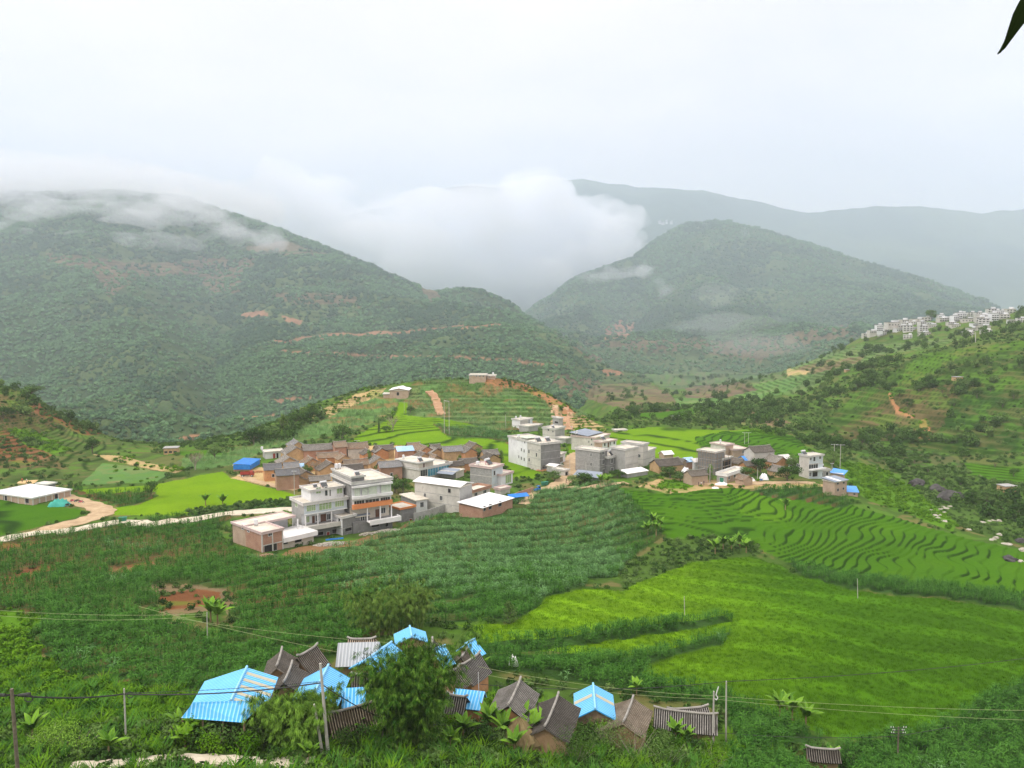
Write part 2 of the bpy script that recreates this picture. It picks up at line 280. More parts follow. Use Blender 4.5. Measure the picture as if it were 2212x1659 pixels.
# parcels: colour, polygon, (Ymin, Ymax), kind, terrace step
PAR = [
 # left spur
 (SPUR, [(-900,700),(0,838),(100,880),(250,950),(380,985),(470,1000),(560,1010),(330,1045),(170,1062),(0,1040),(-900,1060)], (290,560), 'field', .8),
 (HB, [(-300,830),(0,850),(60,870),(130,920),(60,960),(150,1010),(0,1010),(-300,1010)], (290,560), 'scrub', .9),
 (REDBROWN, [(50,880),(80,868),(150,900),(230,935),(180,940),(130,915)], (290,560), 'scrub', 0),
 (REDBROWN, [(-200,900),(0,925),(60,950),(120,985),(60,1000),(-200,960)], (290,560), 'scrub', .9),
 (SCRUB_B, [(20,930),(40,925),(110,950),(150,972),(120,978),(60,965)], (290,560), 'bush', 0),
 (TAN, [(200,980),(270,985),(320,1000),(400,1015),(380,1022),(300,1008),(240,995)], (290,560), 'scrub', 0),
 (MAIZE_P, [(220,1000),(300,1010),(370,1022),(330,1045),(240,1045),(160,1058),(190,1030)], (290,560), 'field', 0),
 (MAIZE_P, [(400,990),(480,980),(560,960),(640,930),(740,880),(840,838),(870,850),(850,890),(760,935),(690,945),(600,965),(500,1005),(440,1012),(390,1010)], (300,560), 'palemaize', 0),
 (RICE_M, [(380,975),(470,972),(500,982),(400,985)], (300,600), 'rice', 0),
 (TAN, [(665,905),(720,872),(770,850),(835,838),(815,858),(770,870),(705,905),(680,915)], (380,600), 'scrub', .8),
 # knoll
 (FIELD, [(850,850),(900,830),(1000,822),(1080,812),(1150,832),(1200,858),(1260,895),(1310,925),(1180,930),(1080,935),(960,905),(870,895)], (380,600), 'palemaize', 1.7),
 (MAIZE_P, [(880,845),(1000,826),(1060,835),(1000,850),(930,860)], (380,600), 'palemaize', .8),
 (MAIZE_P, [(990,870),(1080,850),(1160,855),(1190,880),(1080,890),(1000,890)], (380,600), 'palemaize', 1.7),
 (REDSOIL, [(1015,818),(1090,810),(1150,828),(1205,850),(1215,880),(1190,878),(1170,858),(1120,840),(1060,832)], (380,600), 'scrub', .8),
 (REDSOIL, [(1190,860),(1225,872),(1245,895),(1215,895)], (380,600), 'scrub', 0),
 (TAN, [(1215,905),(1262,898),(1310,925),(1300,940),(1240,930)], (380,600), 'scrub', .9),
 (RICE_L, [(755,952),(800,925),(845,905),(858,893),(950,903),(1050,922),(1112,945),(1112,985),(1175,1015),(1150,1040),(1105,1030),(1085,995),(1000,975),(870,962),(780,960)], (300,480), 'rice', .5),
 (RICE_L, [(855,895),(862,868),(880,872),(880,892)], (300,520), 'rice', 0),
 (MAIZE, [(935,915),(970,925),(1040,922),(1112,950),(1112,962),(1060,950),(970,945)], (300,520), 'maize', 0),
 (RICE_L, [(1225,962),(1250,945),(1300,940),(1350,928),(1400,922),(1550,928),(1680,932),(1720,945),(1745,970),(1745,990),(1640,990),(1500,1005),(1400,985),(1330,1000),(1240,1000)], (320,520), 'rice', .45),
 (RICE_M, [(1500,945),(1560,932),(1680,932),(1720,945),(1745,970),(1745,990),(1640,990),(1520,985)], (320,520), 'rice', -5.5),
 (SCRUB_B, [(1600,925),(1680,932),(1700,942),(1640,938)], (320,520), 'bush', 0),
 (TAN, [(640,1000),(560,1010),(500,1032),(600,1055),(740,1050),(900,1020),(1000,990),(900,965),(700,960)], (250,420), 'yard', 0),
 # left flats
 (MAIZE, [(155,1060),(250,1055),(340,1060),(330,1080),(260,1098),(205,1080)], (240,330), 'maize', 0),
 (RICE_Y, [(165,1058),(330,1047),(480,1018),(500,1032),(570,1052),(650,1072),(650,1092),(520,1106),(330,1118),(235,1114),(232,1100),(300,1090),(345,1072),(330,1062),(200,1068)], (240,340), 'rice', 0),
 (RICE_M, [(-900,1060),(0,1068),(60,1085),(185,1103),(160,1118),(90,1138),(0,1158),(-900,1260)], (200,330), 'rice', .6),
 (SCRUB_D, [(395,1104),(520,1088),(600,1080),(655,1075),(655,1096),(520,1110),(420,1118)], (235,330), 'hedge', 0),
 # slopes before the village
 (MAIZE, [(-900,1200),(0,1172),(130,1152),(250,1132),(400,1118),(500,1116),(540,1190),(620,1205),(870,1140),(1010,1100),(1100,1082),(1180,1058),(1320,1045),(1380,1075),(1400,1110),(1430,1160),(1370,1200),(1345,1240),(1230,1275),(1180,1305),(1100,1345),(960,1345),(800,1390),(740,1420),(620,1440),(560,1460),(430,1500),(260,1482),(180,1472),(110,1440),(80,1400),(95,1350),(50,1322),(-900,1300)], (84,300), 'maize', 0),
 (BROWN, [(290,1272),(400,1262),(490,1275),(510,1310),(460,1345),(380,1350),(300,1330),(350,1300)], (120,220), 'scrub', 0),
 (REDBROWN, [(330,1290),(420,1270),(480,1280),(470,1300),(350,1325)], (120,220), 'scrub', 0),
 (SCRUB, [(390,1330),(470,1310),(520,1350),(480,1390),(420,1370)], (120,220), 'scrub', 0),
 (REDBROWN, [(-600,1290),(0,1250),(90,1225),(170,1212),(130,1230),(40,1258),(-600,1310)], (120,220), 'scrub', 0),
 (REDBROWN, [(210,1238),(300,1215),(400,1200),(330,1222),(240,1245)], (120,220), 'scrub', 0),
 (REDBROWN, [(0,1180),(60,1172),(160,1165),(60,1186),(0,1195)], (120,260), 'scrub', 0),
 (SCRUB_B, [(-900,1300),(0,1315),(85,1335),(75,1370),(85,1420),(160,1470),(250,1485),(420,1505),(450,1540),(350,1600),(100,1600),(-900,1700)], (60,170), 'bush', 0),
 (SCRUB, [(-900,1520),(0,1550),(200,1560),(400,1560),(1500,1620),(1600,1700),(-900,1800)], (40,110), 'bush', 0),
 (RICE_L, [(990,1352),(1100,1348),(1190,1292),(1260,1270),(1350,1275),(1420,1240),(1500,1213),(1620,1203),(1720,1240),(1850,1275),(2000,1292),(2212,1322),(3200,1420),(3200,1500),(2212,1478),(2150,1503),(2060,1558),(1990,1590),(1850,1602),(1790,1590),(1650,1540),(1560,1502),(1480,1487),(1410,1472),(1378,1445),(1200,1410),(1050,1395),(1040,1370)], (80,230), 'rice', 0),
 (RICE_L, [(1400,1470),(1560,1400),(1660,1330),(1800,1310),(2212,1330),(3200,1420),(3200,1500),(2212,1478),(2150,1503),(2060,1558),(1990,1590),(1850,1602),(1790,1590),(1650,1540),(1560,1502),(1480,1487)], (80,230), 'rice', 0),
 (MAIZE, [(1040,1398),(1200,1382),(1350,1362),(1570,1334),(1590,1342),(1500,1358),(1350,1380),(1180,1406),(1060,1416)], (90,200), 'maize', 0),
 (MAIZE, [(1030,1420),(1180,1425),(1350,1420),(1450,1405),(1580,1365),(1560,1395),(1400,1440),(1380,1465),(1470,1488),(1560,1510),(1660,1550),(1790,1600),(1600,1640),(1560,1540),(1200,1470),(1060,1450)], (80,200), 'maize', 0),
 (MAIZE, [(1560,1640),(1700,1640),(1850,1608),(1990,1595),(2070,1560),(2150,1508),(2212,1482),(3200,1510),(3200,1800),(1560,1800)], (80,200), 'maize', 0),
 (RICE_M, [(1330,1052),(1420,1068),(1500,1055),(1560,1052),(1700,1068),(1830,1088),(1900,1110),(2000,1140),(2100,1168),(2212,1192),(3200,1280),(3200,1390),(2212,1296),(2050,1275),(1880,1255),(1700,1215),(1640,1188),(1560,1165),(1440,1162),(1400,1110)], (180,310), 'rice', -4.4),
 ((.065, .165, .006), [(1590,1062),(1640,1065),(1700,1100),(1720,1120),(1660,1130),(1600,1110)], (180,310), 'rice', -4.4),
 (MAIZE, [(1690,1217),(1900,1252),(2212,1290),(3200,1380),(3200,1400),(2212,1318),(2000,1290),(1850,1273),(1740,1248)], (150,260), 'maize', 0),
 (MAIZE, [(1620,1060),(1700,1050),(1780,1055),(1850,1090),(1820,1100),(1740,1085),(1660,1075)], (230,330), 'maize', 0),
 (SCRUB, [(1360,1215),(1440,1165),(1560,1162),(1640,1180),(1640,1200),(1500,1212),(1420,1240),(1350,1270),(1340,1240)], (150,260), 'bush', 0),
 (TAN, [(1380,1050),(1430,1030),(1500,1035),(1600,1040),(1740,1040),(1800,1050),(1700,1056),(1560,1055),(1500,1062),(1440,1068)], (230,330), 'scrub', 0),
 (SCRUB_B, [(1420,1045),(1440,1036),(1500,1040),(1500,1052),(1430,1056)], (230,330), 'bush', 0),
 (SOIL, [(600,1196),(640,1180),(700,1178),(760,1168),(850,1148),(880,1128),(905,1120),(860,1150),(800,1172),(720,1190),(640,1206)], (190,300), 'yard', 0),
 (SCRUB, [(500,1120),(540,1130),(560,1180),(575,1200),(540,1205),(480,1180),(470,1140)], (190,300), 'scrub', 0),
 # creek valley and right hillside
 (SCRUB_B, [(1800,1000),(1900,1010),(2000,1070),(2080,1120),(2060,1150),(1960,1110),(1880,1085),(1840,1050)], (230,420), 'bush', 0),
 (SCRUB, [(1900,985),(2100,1000),(2212,1040),(3200,1100),(3200,1220),(2212,1180),(2100,1150),(2000,1080)], (230,420), 'bush', 0),
 (SCRUB_D, [(1830,960),(1930,950),(2050,985),(2100,1010),(1980,1010),(1880,1000)], (300,520), 'scrub', 0),
 (RICE_M, [(2080,1000),(2212,1010),(2600,1020),(2600,1060),(2212,1045),(2100,1030)], (280,420), 'rice', .5),
 (HG, [(1740,950),(1860,830),(1960,780),(2212,735),(3200,680),(3200,1000),(2212,990),(2000,975),(1850,955)], (380,640), 'field', 2.1),
 (HB, [(1780,945),(1850,900),(1960,840),(2060,830),(2080,880),(2010,940),(1900,950),(1830,955)], (380,640), 'field', 2.1),
 (HD, [(2060,860),(2212,830),(3200,800),(3200,960),(2212,975),(2060,960),(2040,910)], (370,640), 'field', 2.1),
 ((.055, .13, .010), [(1960,790),(2000,768),(2212,735),(2600,715),(2600,740),(2212,752),(2080,765),(2030,800),(1980,830),(1940,830)], (380,640), 'field', 1.9),
 (REDSOIL, [(1918,850),(1924,850),(1945,885),(1975,900),(1970,905),(1935,890)], (380,640), 'scrub', 0),
 (REDSOIL, [(1990,905),(2000,905),(2020,950),(1985,945)], (360,640), 'scrub', 0),
 (FIELD, [(1520,815),(1640,800),(1760,770),(1860,745),(1990,740),(1900,770),(1800,810),(1740,850),(1600,860)], (560,900), 'field', 2.0),
 (BROWN, [(1700,800),(1790,775),(1870,765),(1860,780),(1760,805)], (560,900), 'field', 2.0),
 (TAN, [(1640,812),(1700,795),(1750,800),(1740,808),(1680,812)], (560,900), 'scrub', 0),
 (MAIZE_P, [(1560,850),(1700,815),(1760,810),(1700,845),(1640,870)], (480,900), 'field', 1.6),
 (RICE_M, [(1330,885),(1420,880),(1560,888),(1600,900),(1500,905),(1400,905)], (480,800), 'rice', .8),
 (MAIZE_P, [(1450,860),(1560,862),(1640,880),(1600,890),(1450,880)], (480,800), 'field', 1.0),
 (BROWN, [(1500,895),(1640,890),(1720,915),(1640,922),(1540,908)], (420,800), 'field', 1.0),
 ((.12, .10, .06), [(1225,805),(1330,795),(1400,825),(1450,850),(1470,885),(1380,895),(1270,860)], (560,1400), 'field', 3.5),
 ((.07, .12, .05), [(1330,790),(1450,800),(1600,800),(1700,790),(1700,815),(1560,840),(1440,840)], (700,1600), 'field', 3.5),
 ((.13, .10, .07), [(1480,835),(1600,825),(1640,840),(1560,862),(1480,860)], (560,1400), 'field', 3.0),
 (FIELD, [(1850,745),(2000,735),(2080,735),(2000,755),(1920,765)], (560,800), 'field', 1.2),
]
COL = np.empty(X.shape + (3,), np.float32); COL[:] = SCRUB
KIND = np.zeros(X.shape, np.int8); KN = {'scrub': 0, 'rice': 1, 'maize': 2, 'field': 3, 'bush': 4, 'palemaize': 5, 'yard': 6, 'hedge': 7}
STEP = np.zeros(X.shape, np.float32)
for c, poly, (ya, yb), kd, st in PAR:
    m = pip(PX, PY, poly) & (Y > ya) & (Y < yb)
    COL[m] = c; KIND[m] = KN[kd]; STEP[m] = st
# broad patches of tone
tone = fbm(X / 25, Y / 25, 4); t2 = fbm(X / 6 + 9, Y / 6, 3)
COL *= (1 + .35 * tone * (KIND != 1) + .14 * tone * (KIND == 1))[..., None]
sc_ = np.isin(KIND, (0, 3, 5)); kx = sstep(.05, .3, t2 + .5 * tone) * sc_ * np.where(Y > 300, .28, .5)
COL[:] = COL * (1 - kx[..., None]) + np.array((.19, .14, .07), np.float32) * kx[..., None]
kx = sstep(.05, .35, -t2 + .3 * tone) * np.isin(KIND, (0, 3)) * .5
COL[:] = COL * (1 - kx[..., None]) + np.array((.085, .19, .02), np.float32) * kx[..., None]
kx = sstep(.0, .35, fbm(X / 14, Y / 14 + 30, 3)) * (KIND == 1) * .35
COL[:] = COL * (1 - kx[..., None]) + COL * np.array((1.35, 1.18, 1.0), np.float32) * kx[..., None]
rt_ = ((KIND == 1) & (STEP == 0) & (X > 0) & (Y < 235))
tt = np.clip(sstep(5, 62, X - .25 * (Y - 120) + 14 * fbm(X / 30, Y / 30, 3)), 0, 1)[..., None]
COL[:] = np.where(rt_[..., None], (np.array(RICE_L) * (1 - tt) + np.array(RICE_D) * tt) * (1 + .25 * tone[..., None]), COL)
ln_ = sstep(.78, .97, np.abs(np.sin((X * .35 + Y * .93 + 9 * fbm(X / 40, Y / 40, 3)) * math.pi / 13)))[..., None] * rt_[..., None]
COL[:] = COL * (1 + .35 * ln_)
mang = .72 + .2 * sstep(20, -60, X)            # maize strips swing round the slope
mph = (Y * np.cos(mang) - X * np.sin(mang) + 9 * fbm(X / 45, Y / 45, 2) + 1.2 * fbm(X / 8, Y / 8, 2)) / 5.4
# terraces cut as steps with grassy banks, shade of the risers painted in
warp = fbm(X / 24, Y / 24, 2) * .8
Zn = Zb + np.where(Y > 115, np.where(KIND == 1, .09, .25) * fbm(X / 12, Y / 12, 3), .1 * fbm(X / 8, Y / 8, 2)) * (KIND != 6)
Zn += sstep(380, 560, Y) * fbm(X / 45, Y / 45, 4) * np.where(X > 90, 2.2, 4.5) * (KIND != 1)
st = STEP; has = st > 0
phs = st < 0                                    # paddies stepped across the slope, every few metres
pq = (Y - .22 * np.minimum(X, 75) - 1.15 * np.maximum(X - 75, 0) + 15 * fbm(X / 38, Y / 38, 3) + 5.5 * fbm(X / 12, Y / 12, 2)) / np.where(phs, -st, 1)
pf = pq - np.floor(pq)
q = np.where(has, (Zn + warp * np.minimum(st, 1)) / np.where(has, st, 1), 0); fl = np.floor(q); fr = q - fl
ris = sstep(.66, .98, fr)
Zt = (fl + ris) * st - warp * np.minimum(st, 1)
G.Z = np.where(has, .9 * Zt + .1 * Zn, Zn) + np.where(phs, .62 * (sstep(.0, .2, pf) - pf), 0)
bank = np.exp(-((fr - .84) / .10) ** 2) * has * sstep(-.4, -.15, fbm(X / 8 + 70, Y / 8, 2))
bcol = np.array((.012, .04, .004), np.float32)  # dark bank grass, deepened to carry the shade on the risers
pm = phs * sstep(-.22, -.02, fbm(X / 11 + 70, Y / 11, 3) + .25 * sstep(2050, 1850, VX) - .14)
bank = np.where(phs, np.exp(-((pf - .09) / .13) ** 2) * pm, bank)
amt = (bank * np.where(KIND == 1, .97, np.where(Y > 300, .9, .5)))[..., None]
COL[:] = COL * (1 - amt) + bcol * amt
mf = mph - np.floor(mph); G.Z = G.Z + (KIND == 2) * 1.25 * (sstep(.1, .45, mf) - mf) * sstep(95, 120, Y)
kn = (Y > 390) & (Y < 600) & (X < 60) & (X > -130) & np.isin(KIND, (3, 5))
kk_ = (sstep(.05, .3, fbm(X / 12, Y / 6, 3)) * kn * .7)[..., None]; COL[:] = COL * (1 - kk_) + np.array((.22, .13, .06), np.float32) * kk_
kk_ = (sstep(.05, .25, fbm(X / 15 + 9, Y / 6 + 3, 3)) * kn * .6)[..., None]; COL[:] = COL * (1 - kk_) + np.array((.05, .10, .02), np.float32) * kk_
# furrow rows of the maize: bare earth shows between
fur = np.sin(mph * 2 * math.pi)
mz = (KIND == 2)
bare = sstep(.45, .85, fur + .8 * fbm(X / 14, Y / 14, 3)) * mz * (1 - (X > -8) * (Y < 215))
eb = (bare * (.25 + .6 * sstep(-.05, .25, fbm(X / 25 + 4, Y / 25, 3) + .65 * sstep(-50, -100, X))))[..., None]
COL[:] = COL * (1 - eb) + np.array((.12, .075, .035), np.float32) * eb
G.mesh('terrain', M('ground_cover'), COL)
# ------------------------------------------------------------------ mountains
def shade(X, Y, base, alt, s):
    t = sstep(-.25, .35, fbm(X / s, Y / s, 4))[..., None]
    return (np.array(base, np.float32) * (1 - t) + np.array(alt, np.float32) * t).astype(np.float32)
FOREST = (.045, .085, .035); FOREST2 = (.085, .13, .05)
def mountain(name, lines, rows, ncol, amp, sc, va, vb, pars=(), mask=None):
    a, _ = uk(va, 700); b, _ = uk(vb, 700)
    s = Sheet(lines, a, b, ncol, rows)
    n = s.Y.shape[0]; env = np.sin(np.pi * np.clip(np.linspace(0, 1.15, n), 0, 1))[:, None] ** .5
    rid = 1 - 2 * np.abs(fbm(s.X / sc, s.Y / (sc * 1.6), 5))
    s.Z = s.Z + amp * env * (rid - .75) + amp * .18 * fbm(s.X / (sc * .12), s.Y / (sc * .12), 3)
    vx, vy = proj(s.X, s.Y, s.Z)
    col = shade(s.X, s.Y, FOREST, FOREST2, sc * .5); kind = np.zeros(s.X.shape, np.int8)
    wx = vx + fbm(s.X / 60, s.Y / 60, 3) * 14; wy = vy + fbm(s.X / 60 + 5, s.Y / 60, 3) * 8
    for c, poly, kd in pars:
        m = pip(wx, wy, poly); col[m] = c; kind[m] = kd
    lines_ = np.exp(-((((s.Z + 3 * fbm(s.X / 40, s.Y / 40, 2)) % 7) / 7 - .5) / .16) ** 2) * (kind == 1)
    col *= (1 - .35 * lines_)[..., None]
    s.kind = kind; s.vx = vx; s.vy = vy
    s.mesh(name, M('far_slope'), col); return s
RS = (.30, .17, .10); TF = (.15, .125, .07); GF = (.10, .15, .06)
M1P = [
 (TF, [(100,545),(220,560),(330,570),(470,555),(560,560),(520,600),(400,590),(300,600),(240,640),(200,590),(110,570)], 1),
 (TF, [(430,555),(520,600),(520,635),(460,640),(430,600)], 1),
 (TF, [(535,530),(620,525),(690,545),(640,545),(540,545)], 2),
 (TF, [(590,548),(700,548),(720,556),(620,556)], 2),
 (TF, [(580,635),(700,632),(770,640),(775,665),(650,660),(590,650)], 1),
 (GF, [(720,670),(770,655),(770,685),(730,690)], 1), (GF, [(520,660),(600,650),(720,660),(700,690),(560,700)], 1),
 (RS, [(520,680),(575,672),(580,680),(550,690),(520,690)], 2), (RS, [(600,680),(650,690),(640,698),(610,692)], 2),
 (RS, [(540,740),(700,725),(830,716),(960,706),(1080,697),(1080,704),(960,712),(830,722),(700,731),(560,745)], 2),
 (RS, [(600,758),(780,764),(1000,770),(1160,782),(1230,788),(1230,792),(1000,775),(780,769),(600,762)], 2),
 (RS, [(560,866),(640,858),(680,862),(600,872)], 2), (RS, [(380,945),(450,935),(460,942),(400,950)], 2), (RS, [(520,905),(590,898),(590,904),(530,910)], 2),
 (TF, [(905,625),(940,622),(950,645),(925,655)], 2),
 (GF, [(1130,700),(1180,700),(1260,730),(1420,790),(1450,830),(1380,870),(1300,820),(1240,770),(1160,730)], 1),
 (TF, [(1180,812),(1250,808),(1320,835),(1420,880),(1380,900),(1280,885),(1230,860)], 1),
 (RS, [(1300,800),(1340,800),(1350,812),(1310,815)], 2), (TF, [(1230,740),(1300,760),(1400,800),(1350,800),(1260,770)], 1),
]
S1 = mountain('mountain', [
 [(W0,600,-170,Z),(1200,600,-170,Z),(1300,690,-150,Z),(1600,780,-170,Z)],
 [(W0,985,640),(600,985,640),(1000,960,650),(1200,900,720),(1300,885,760),(1450,895,850),(1600,900,-150,Z)],
 [(W0,850,900),(0,850,900),(380,856,880),(460,862,960),(560,858,870),(1000,850,820),(1200,845,850),(1300,850,900),(1420,860,960),(1600,1000,-160,Z)],
 [(W0,700,1250),(0,700,1250),(300,700,1230),(465,715,1420),(600,710,1280),(900,718,1250),(1060,703,1250),(1150,712,1260),(1250,765,1200),(1340,812,1120),(1430,850,1080),(1600,1200,-160,Z)],
 [(W0,560,1650),(0,560,1650),(200,550,1620),(450,580,1850),(650,605,1620),(800,625,1600),(900,645,1600),(1000,648,1600),(1100,672,1580),(1150,700,1500),(1230,742,1450),(1330,800,1350),(1440,850,1250),(1600,1500,-160,Z)],
 [(W0,440,2300),(0,425,2300),(100,425,2300),(250,420,2300),(400,430,2250),(450,450,2200),(560,485,2100),(650,515,2050),(700,538,2000),(800,578,1950),(880,612,1850),(920,624,1800),(955,632,1750),(1000,624,1750),(1060,638,1700),(1110,662,1650),(1140,686,1600),(1230,738,1500),(1330,798,1400),(1440,850,1300),(1600,1600,-160,Z)],
 [(W0,3000,200,Z),(250,3000,180,Z),(600,2700,50,Z),(900,2400,-50,Z),(1200,2000,-180,Z),(1600,2000,-200,Z)],
], [20, 90, 100, 110, 90, 20], 800, 48, 260, -560, 1560, M1P)
M2P = [
 (TF, [(1440,790),(1560,740),(1700,720),(1840,700),(1860,720),(1700,760),(1560,800)], 1),
 (RS, [(1310,700),(1370,690),(1360,730),(1310,735)], 1), (GF, [(1500,640),(1640,620),(1720,630),(1680,650),(1540,660)], 1),
 (TF, [(1230,740),(1350,735),(1500,730),(1600,750),(1400,760)], 1), (GF, [(1350,760),(1500,760),(1650,780),(1600,820),(1400,810)], 1),
]
S2 = mountain('mountain_ridge', [
 [(1000,1000,-200,Z),(1300,1050,-160,Z),(W1,950,-160,Z)],
 [(1000,1500,-190,Z),(1100,770,1500),(1200,785,1400),(1400,835,1150),(1600,815,1150),(1800,780,1150),(2000,750,1250),(2212,740,1250),(W1,700,1250)],
 [(1000,2000,-190,Z),(1120,715,2100),(1200,700,2000),(1300,712,1800),(1400,705,1750),(1500,700,1800),(1650,690,1700),(1850,700,1650),(2000,700,1700),(2212,705,1700),(W1,690,1700)],
 [(1000,2300,-190,Z),(1120,705,2350),(1200,670,2350),(1300,655,2250),(1400,622,2300),(1480,590,2400),(1560,600,2250),(1650,590,2300),(1740,610,2200),(1850,630,2150),(1960,650,2100),(2100,670,2050),(2212,690,2000),(W1,690,1900)],
 [(1000,2600,-190,Z),(1060,2600,-150,Z),(1110,700,2600),(1150,668,2600),(1180,648,2600),(1240,603,2600),(1370,556,2700),(1430,512,2800),(1480,485,2900),(1560,482,2900),(1640,498,2800),(1740,528,2700),(1830,558,2600),(1960,595,2500),(2080,634,2400),(2140,660,2300),(2212,688,2200),(2500,720,2200),(W1,760,2200)],
 [(1000,3100,-200,Z),(1400,3400,80,Z),(1600,3500,100,Z),(2000,3100,-50,Z),(W1,2900,-200,Z)],
], [16, 70, 70, 70, 16], 620, 70, 380, 1010, 2770, M2P)
S3 = mountain('far_mountains', [
 [(-900,3300,-260,Z),(W1,3300,-260,Z)],
 [(-900,4000,-100,Z),(900,650,4000),(1500,560,3900),(1800,600,3900),(2212,640,3800),(W1,640,3800)],
 [(-900,560,4800),(900,520,4800),(1440,478,4300),(1600,520,4600),(1800,530,4700),(2212,540,4600),(W1,540,4600)],
 [(-900,470,5600),(700,480,5600),(850,445,5600),(925,428,5600),(965,408,5600),(1010,402,5600),(1100,408,5600),(1190,391,5600),(1300,397,5600),(1380,409,5600),(1480,415,5600),(1560,423,5500),(1640,438,5500),(1740,463,5400),(1800,455,5400),(1900,447,5300),(2000,449,5300),(2090,456,5200),(2125,461,5200),(2212,452,5200),(W1,435,5200)],
 [(-900,7500,200,Z),(W1,7500,200,Z)],
], [12, 50, 60, 12], 700, 90, 900, -560, 2770)
# ------------------------------------------------------------------ building kit
def tag(o, label=None, cat=None, group=None, kind=None):
    if label: o['label'] = label
    if cat: o['category'] = cat
    if group: o['group'] = group
    if kind: o['kind'] = kind
    return o
def empty(name, loc, rz=0, label=None, cat=None, group=None):
    o = bpy.data.objects.new(name, None); C.objects.link(o); o.location = loc; o.rotation_euler = (0, 0, rz)
    o.empty_display_size = .5; return tag(o, label, cat, group)
class MB:
    def __init__(s): s.v, s.f, s.mi = [], [], []
    def add(s, vs, fs, mi=0):
        n = len(s.v); s.v += [tuple(p) for p in vs]; s.f += [tuple(i + n for i in f) for f in fs]; s.mi += [mi] * len(fs); return s
    def box(s, x0, x1, y0, y1, z0, z1, mi=0, side=None):
        vs = [(x0,y0,z0),(x1,y0,z0),(x1,y1,z0),(x0,y1,z0),(x0,y0,z1),(x1,y0,z1),(x1,y1,z1),(x0,y1,z1)]
        s.add(vs, [(0,3,2,1),(4,5,6,7),(0,1,5,4),(1,2,6,5),(2,3,7,6),(3,0,4,7)], mi)
        if side is not None: s.mi[-1] = side
        return s
    def bar(s, a, b, r, r2=None, n=6, mi=0):
        a, b = Vector(a), Vector(b); r2 = r if r2 is None else r2; d = (b - a)
        if d.length < 1e-6: return s
        q = d.to_track_quat('Z', 'Y'); vs = []
        for c, rr in ((a, r), (b, r2)):
            for i in range(n): t = 2 * math.pi * i / n; vs.append(c + q @ Vector((rr * math.cos(t), rr * math.sin(t), 0)))
        fs = [(i, (i + 1) % n, n + (i + 1) % n, n + i) for i in range(n)] + [tuple(range(n - 1, -1, -1)), tuple(range(n, 2 * n))]
        return s.add(vs, fs, mi)
    def path(s, pts, r, n=5, mi=0):
        for a, b in zip(pts, pts[1:]): s.bar(a, b, r, r, n, mi)
        return s
    def prism(s, poly, z0, z1, mi=0):
        n = len(poly); vs = [(x, y, z0) for x, y in poly] + [(x, y, z1) for x, y in poly]
        return s.add(vs, [tuple(range(n - 1, -1, -1)), tuple(range(n, 2 * n))] + [(i, (i + 1) % n, n + (i + 1) % n, n + i) for i in range(n)], mi)
    def slab(s, quad, t, mi=0):
        """thick sheet under four 3-D corners"""
        q = [Vector(p) for p in quad]; nn = (q[1] - q[0]).cross(q[3] - q[0]).normalized()
        if nn.z < 0: q.reverse(); nn = -nn
        return s.add(q + [p - nn * t for p in q], [(0,1,2,3),(7,6,5,4),(0,4,5,1),(1,5,6,2),(2,6,7,3),(3,7,4,0)], mi)
    def build(s, name, mats, parent=None, smooth=False):
        me = bpy.data.meshes.new(name); me.from_pydata(s.v, [], s.f)
        for m in (mats if isinstance(mats, (list, tuple)) else [mats]): me.materials.append(m)
        if any(s.mi): me.polygons.foreach_set('material_index', s.mi)
        if smooth: me.polygons.foreach_set('use_smooth', [True] * len(me.polygons))
        me.update(); o = bpy.data.objects.new(name, me); C.objects.link(o)
        if parent: o.parent = parent
        return o
def copy_tree(o, parent=None):
    c = o.copy(); C.objects.link(c)
    if parent: c.parent = parent
    for ch in list(o.children): copy_tree(ch, c)
    return c
KEEP = []                       # footprints kept clear of plants: (cx, cy, radius) discs
def clear(x, y, r): KEEP.append((x, y, r))
def at_h(vx, vy, h):
    """where the sight line of a pixel passes h above the ground"""
    u, k = uk(vx, vy); i, f = G.col(u)
    Y = (1 - f) * G.Y[:, i] + f * G.Y[:, i+1]; Zq = (1 - f) * G.Z[:, i] + f * G.Z[:, i+1] + h
    q = Zq - k * Y; j = np.flatnonzero((q[1:] >= 0) & (q[:-1] < 0) & (Y[1:] > 60))
    if len(j) == 0: y = Y[int(np.argmin(np.abs(q)))]
    else: j = j[0]; y = Y[j] - q[j] / (q[j+1] - q[j]) * (Y[j+1] - Y[j])
    return Vector((u * y, y, k * y))
def on_z(px, z):
    u, k = uk(*px); y = z / k; return Vector((u * y, y, z))
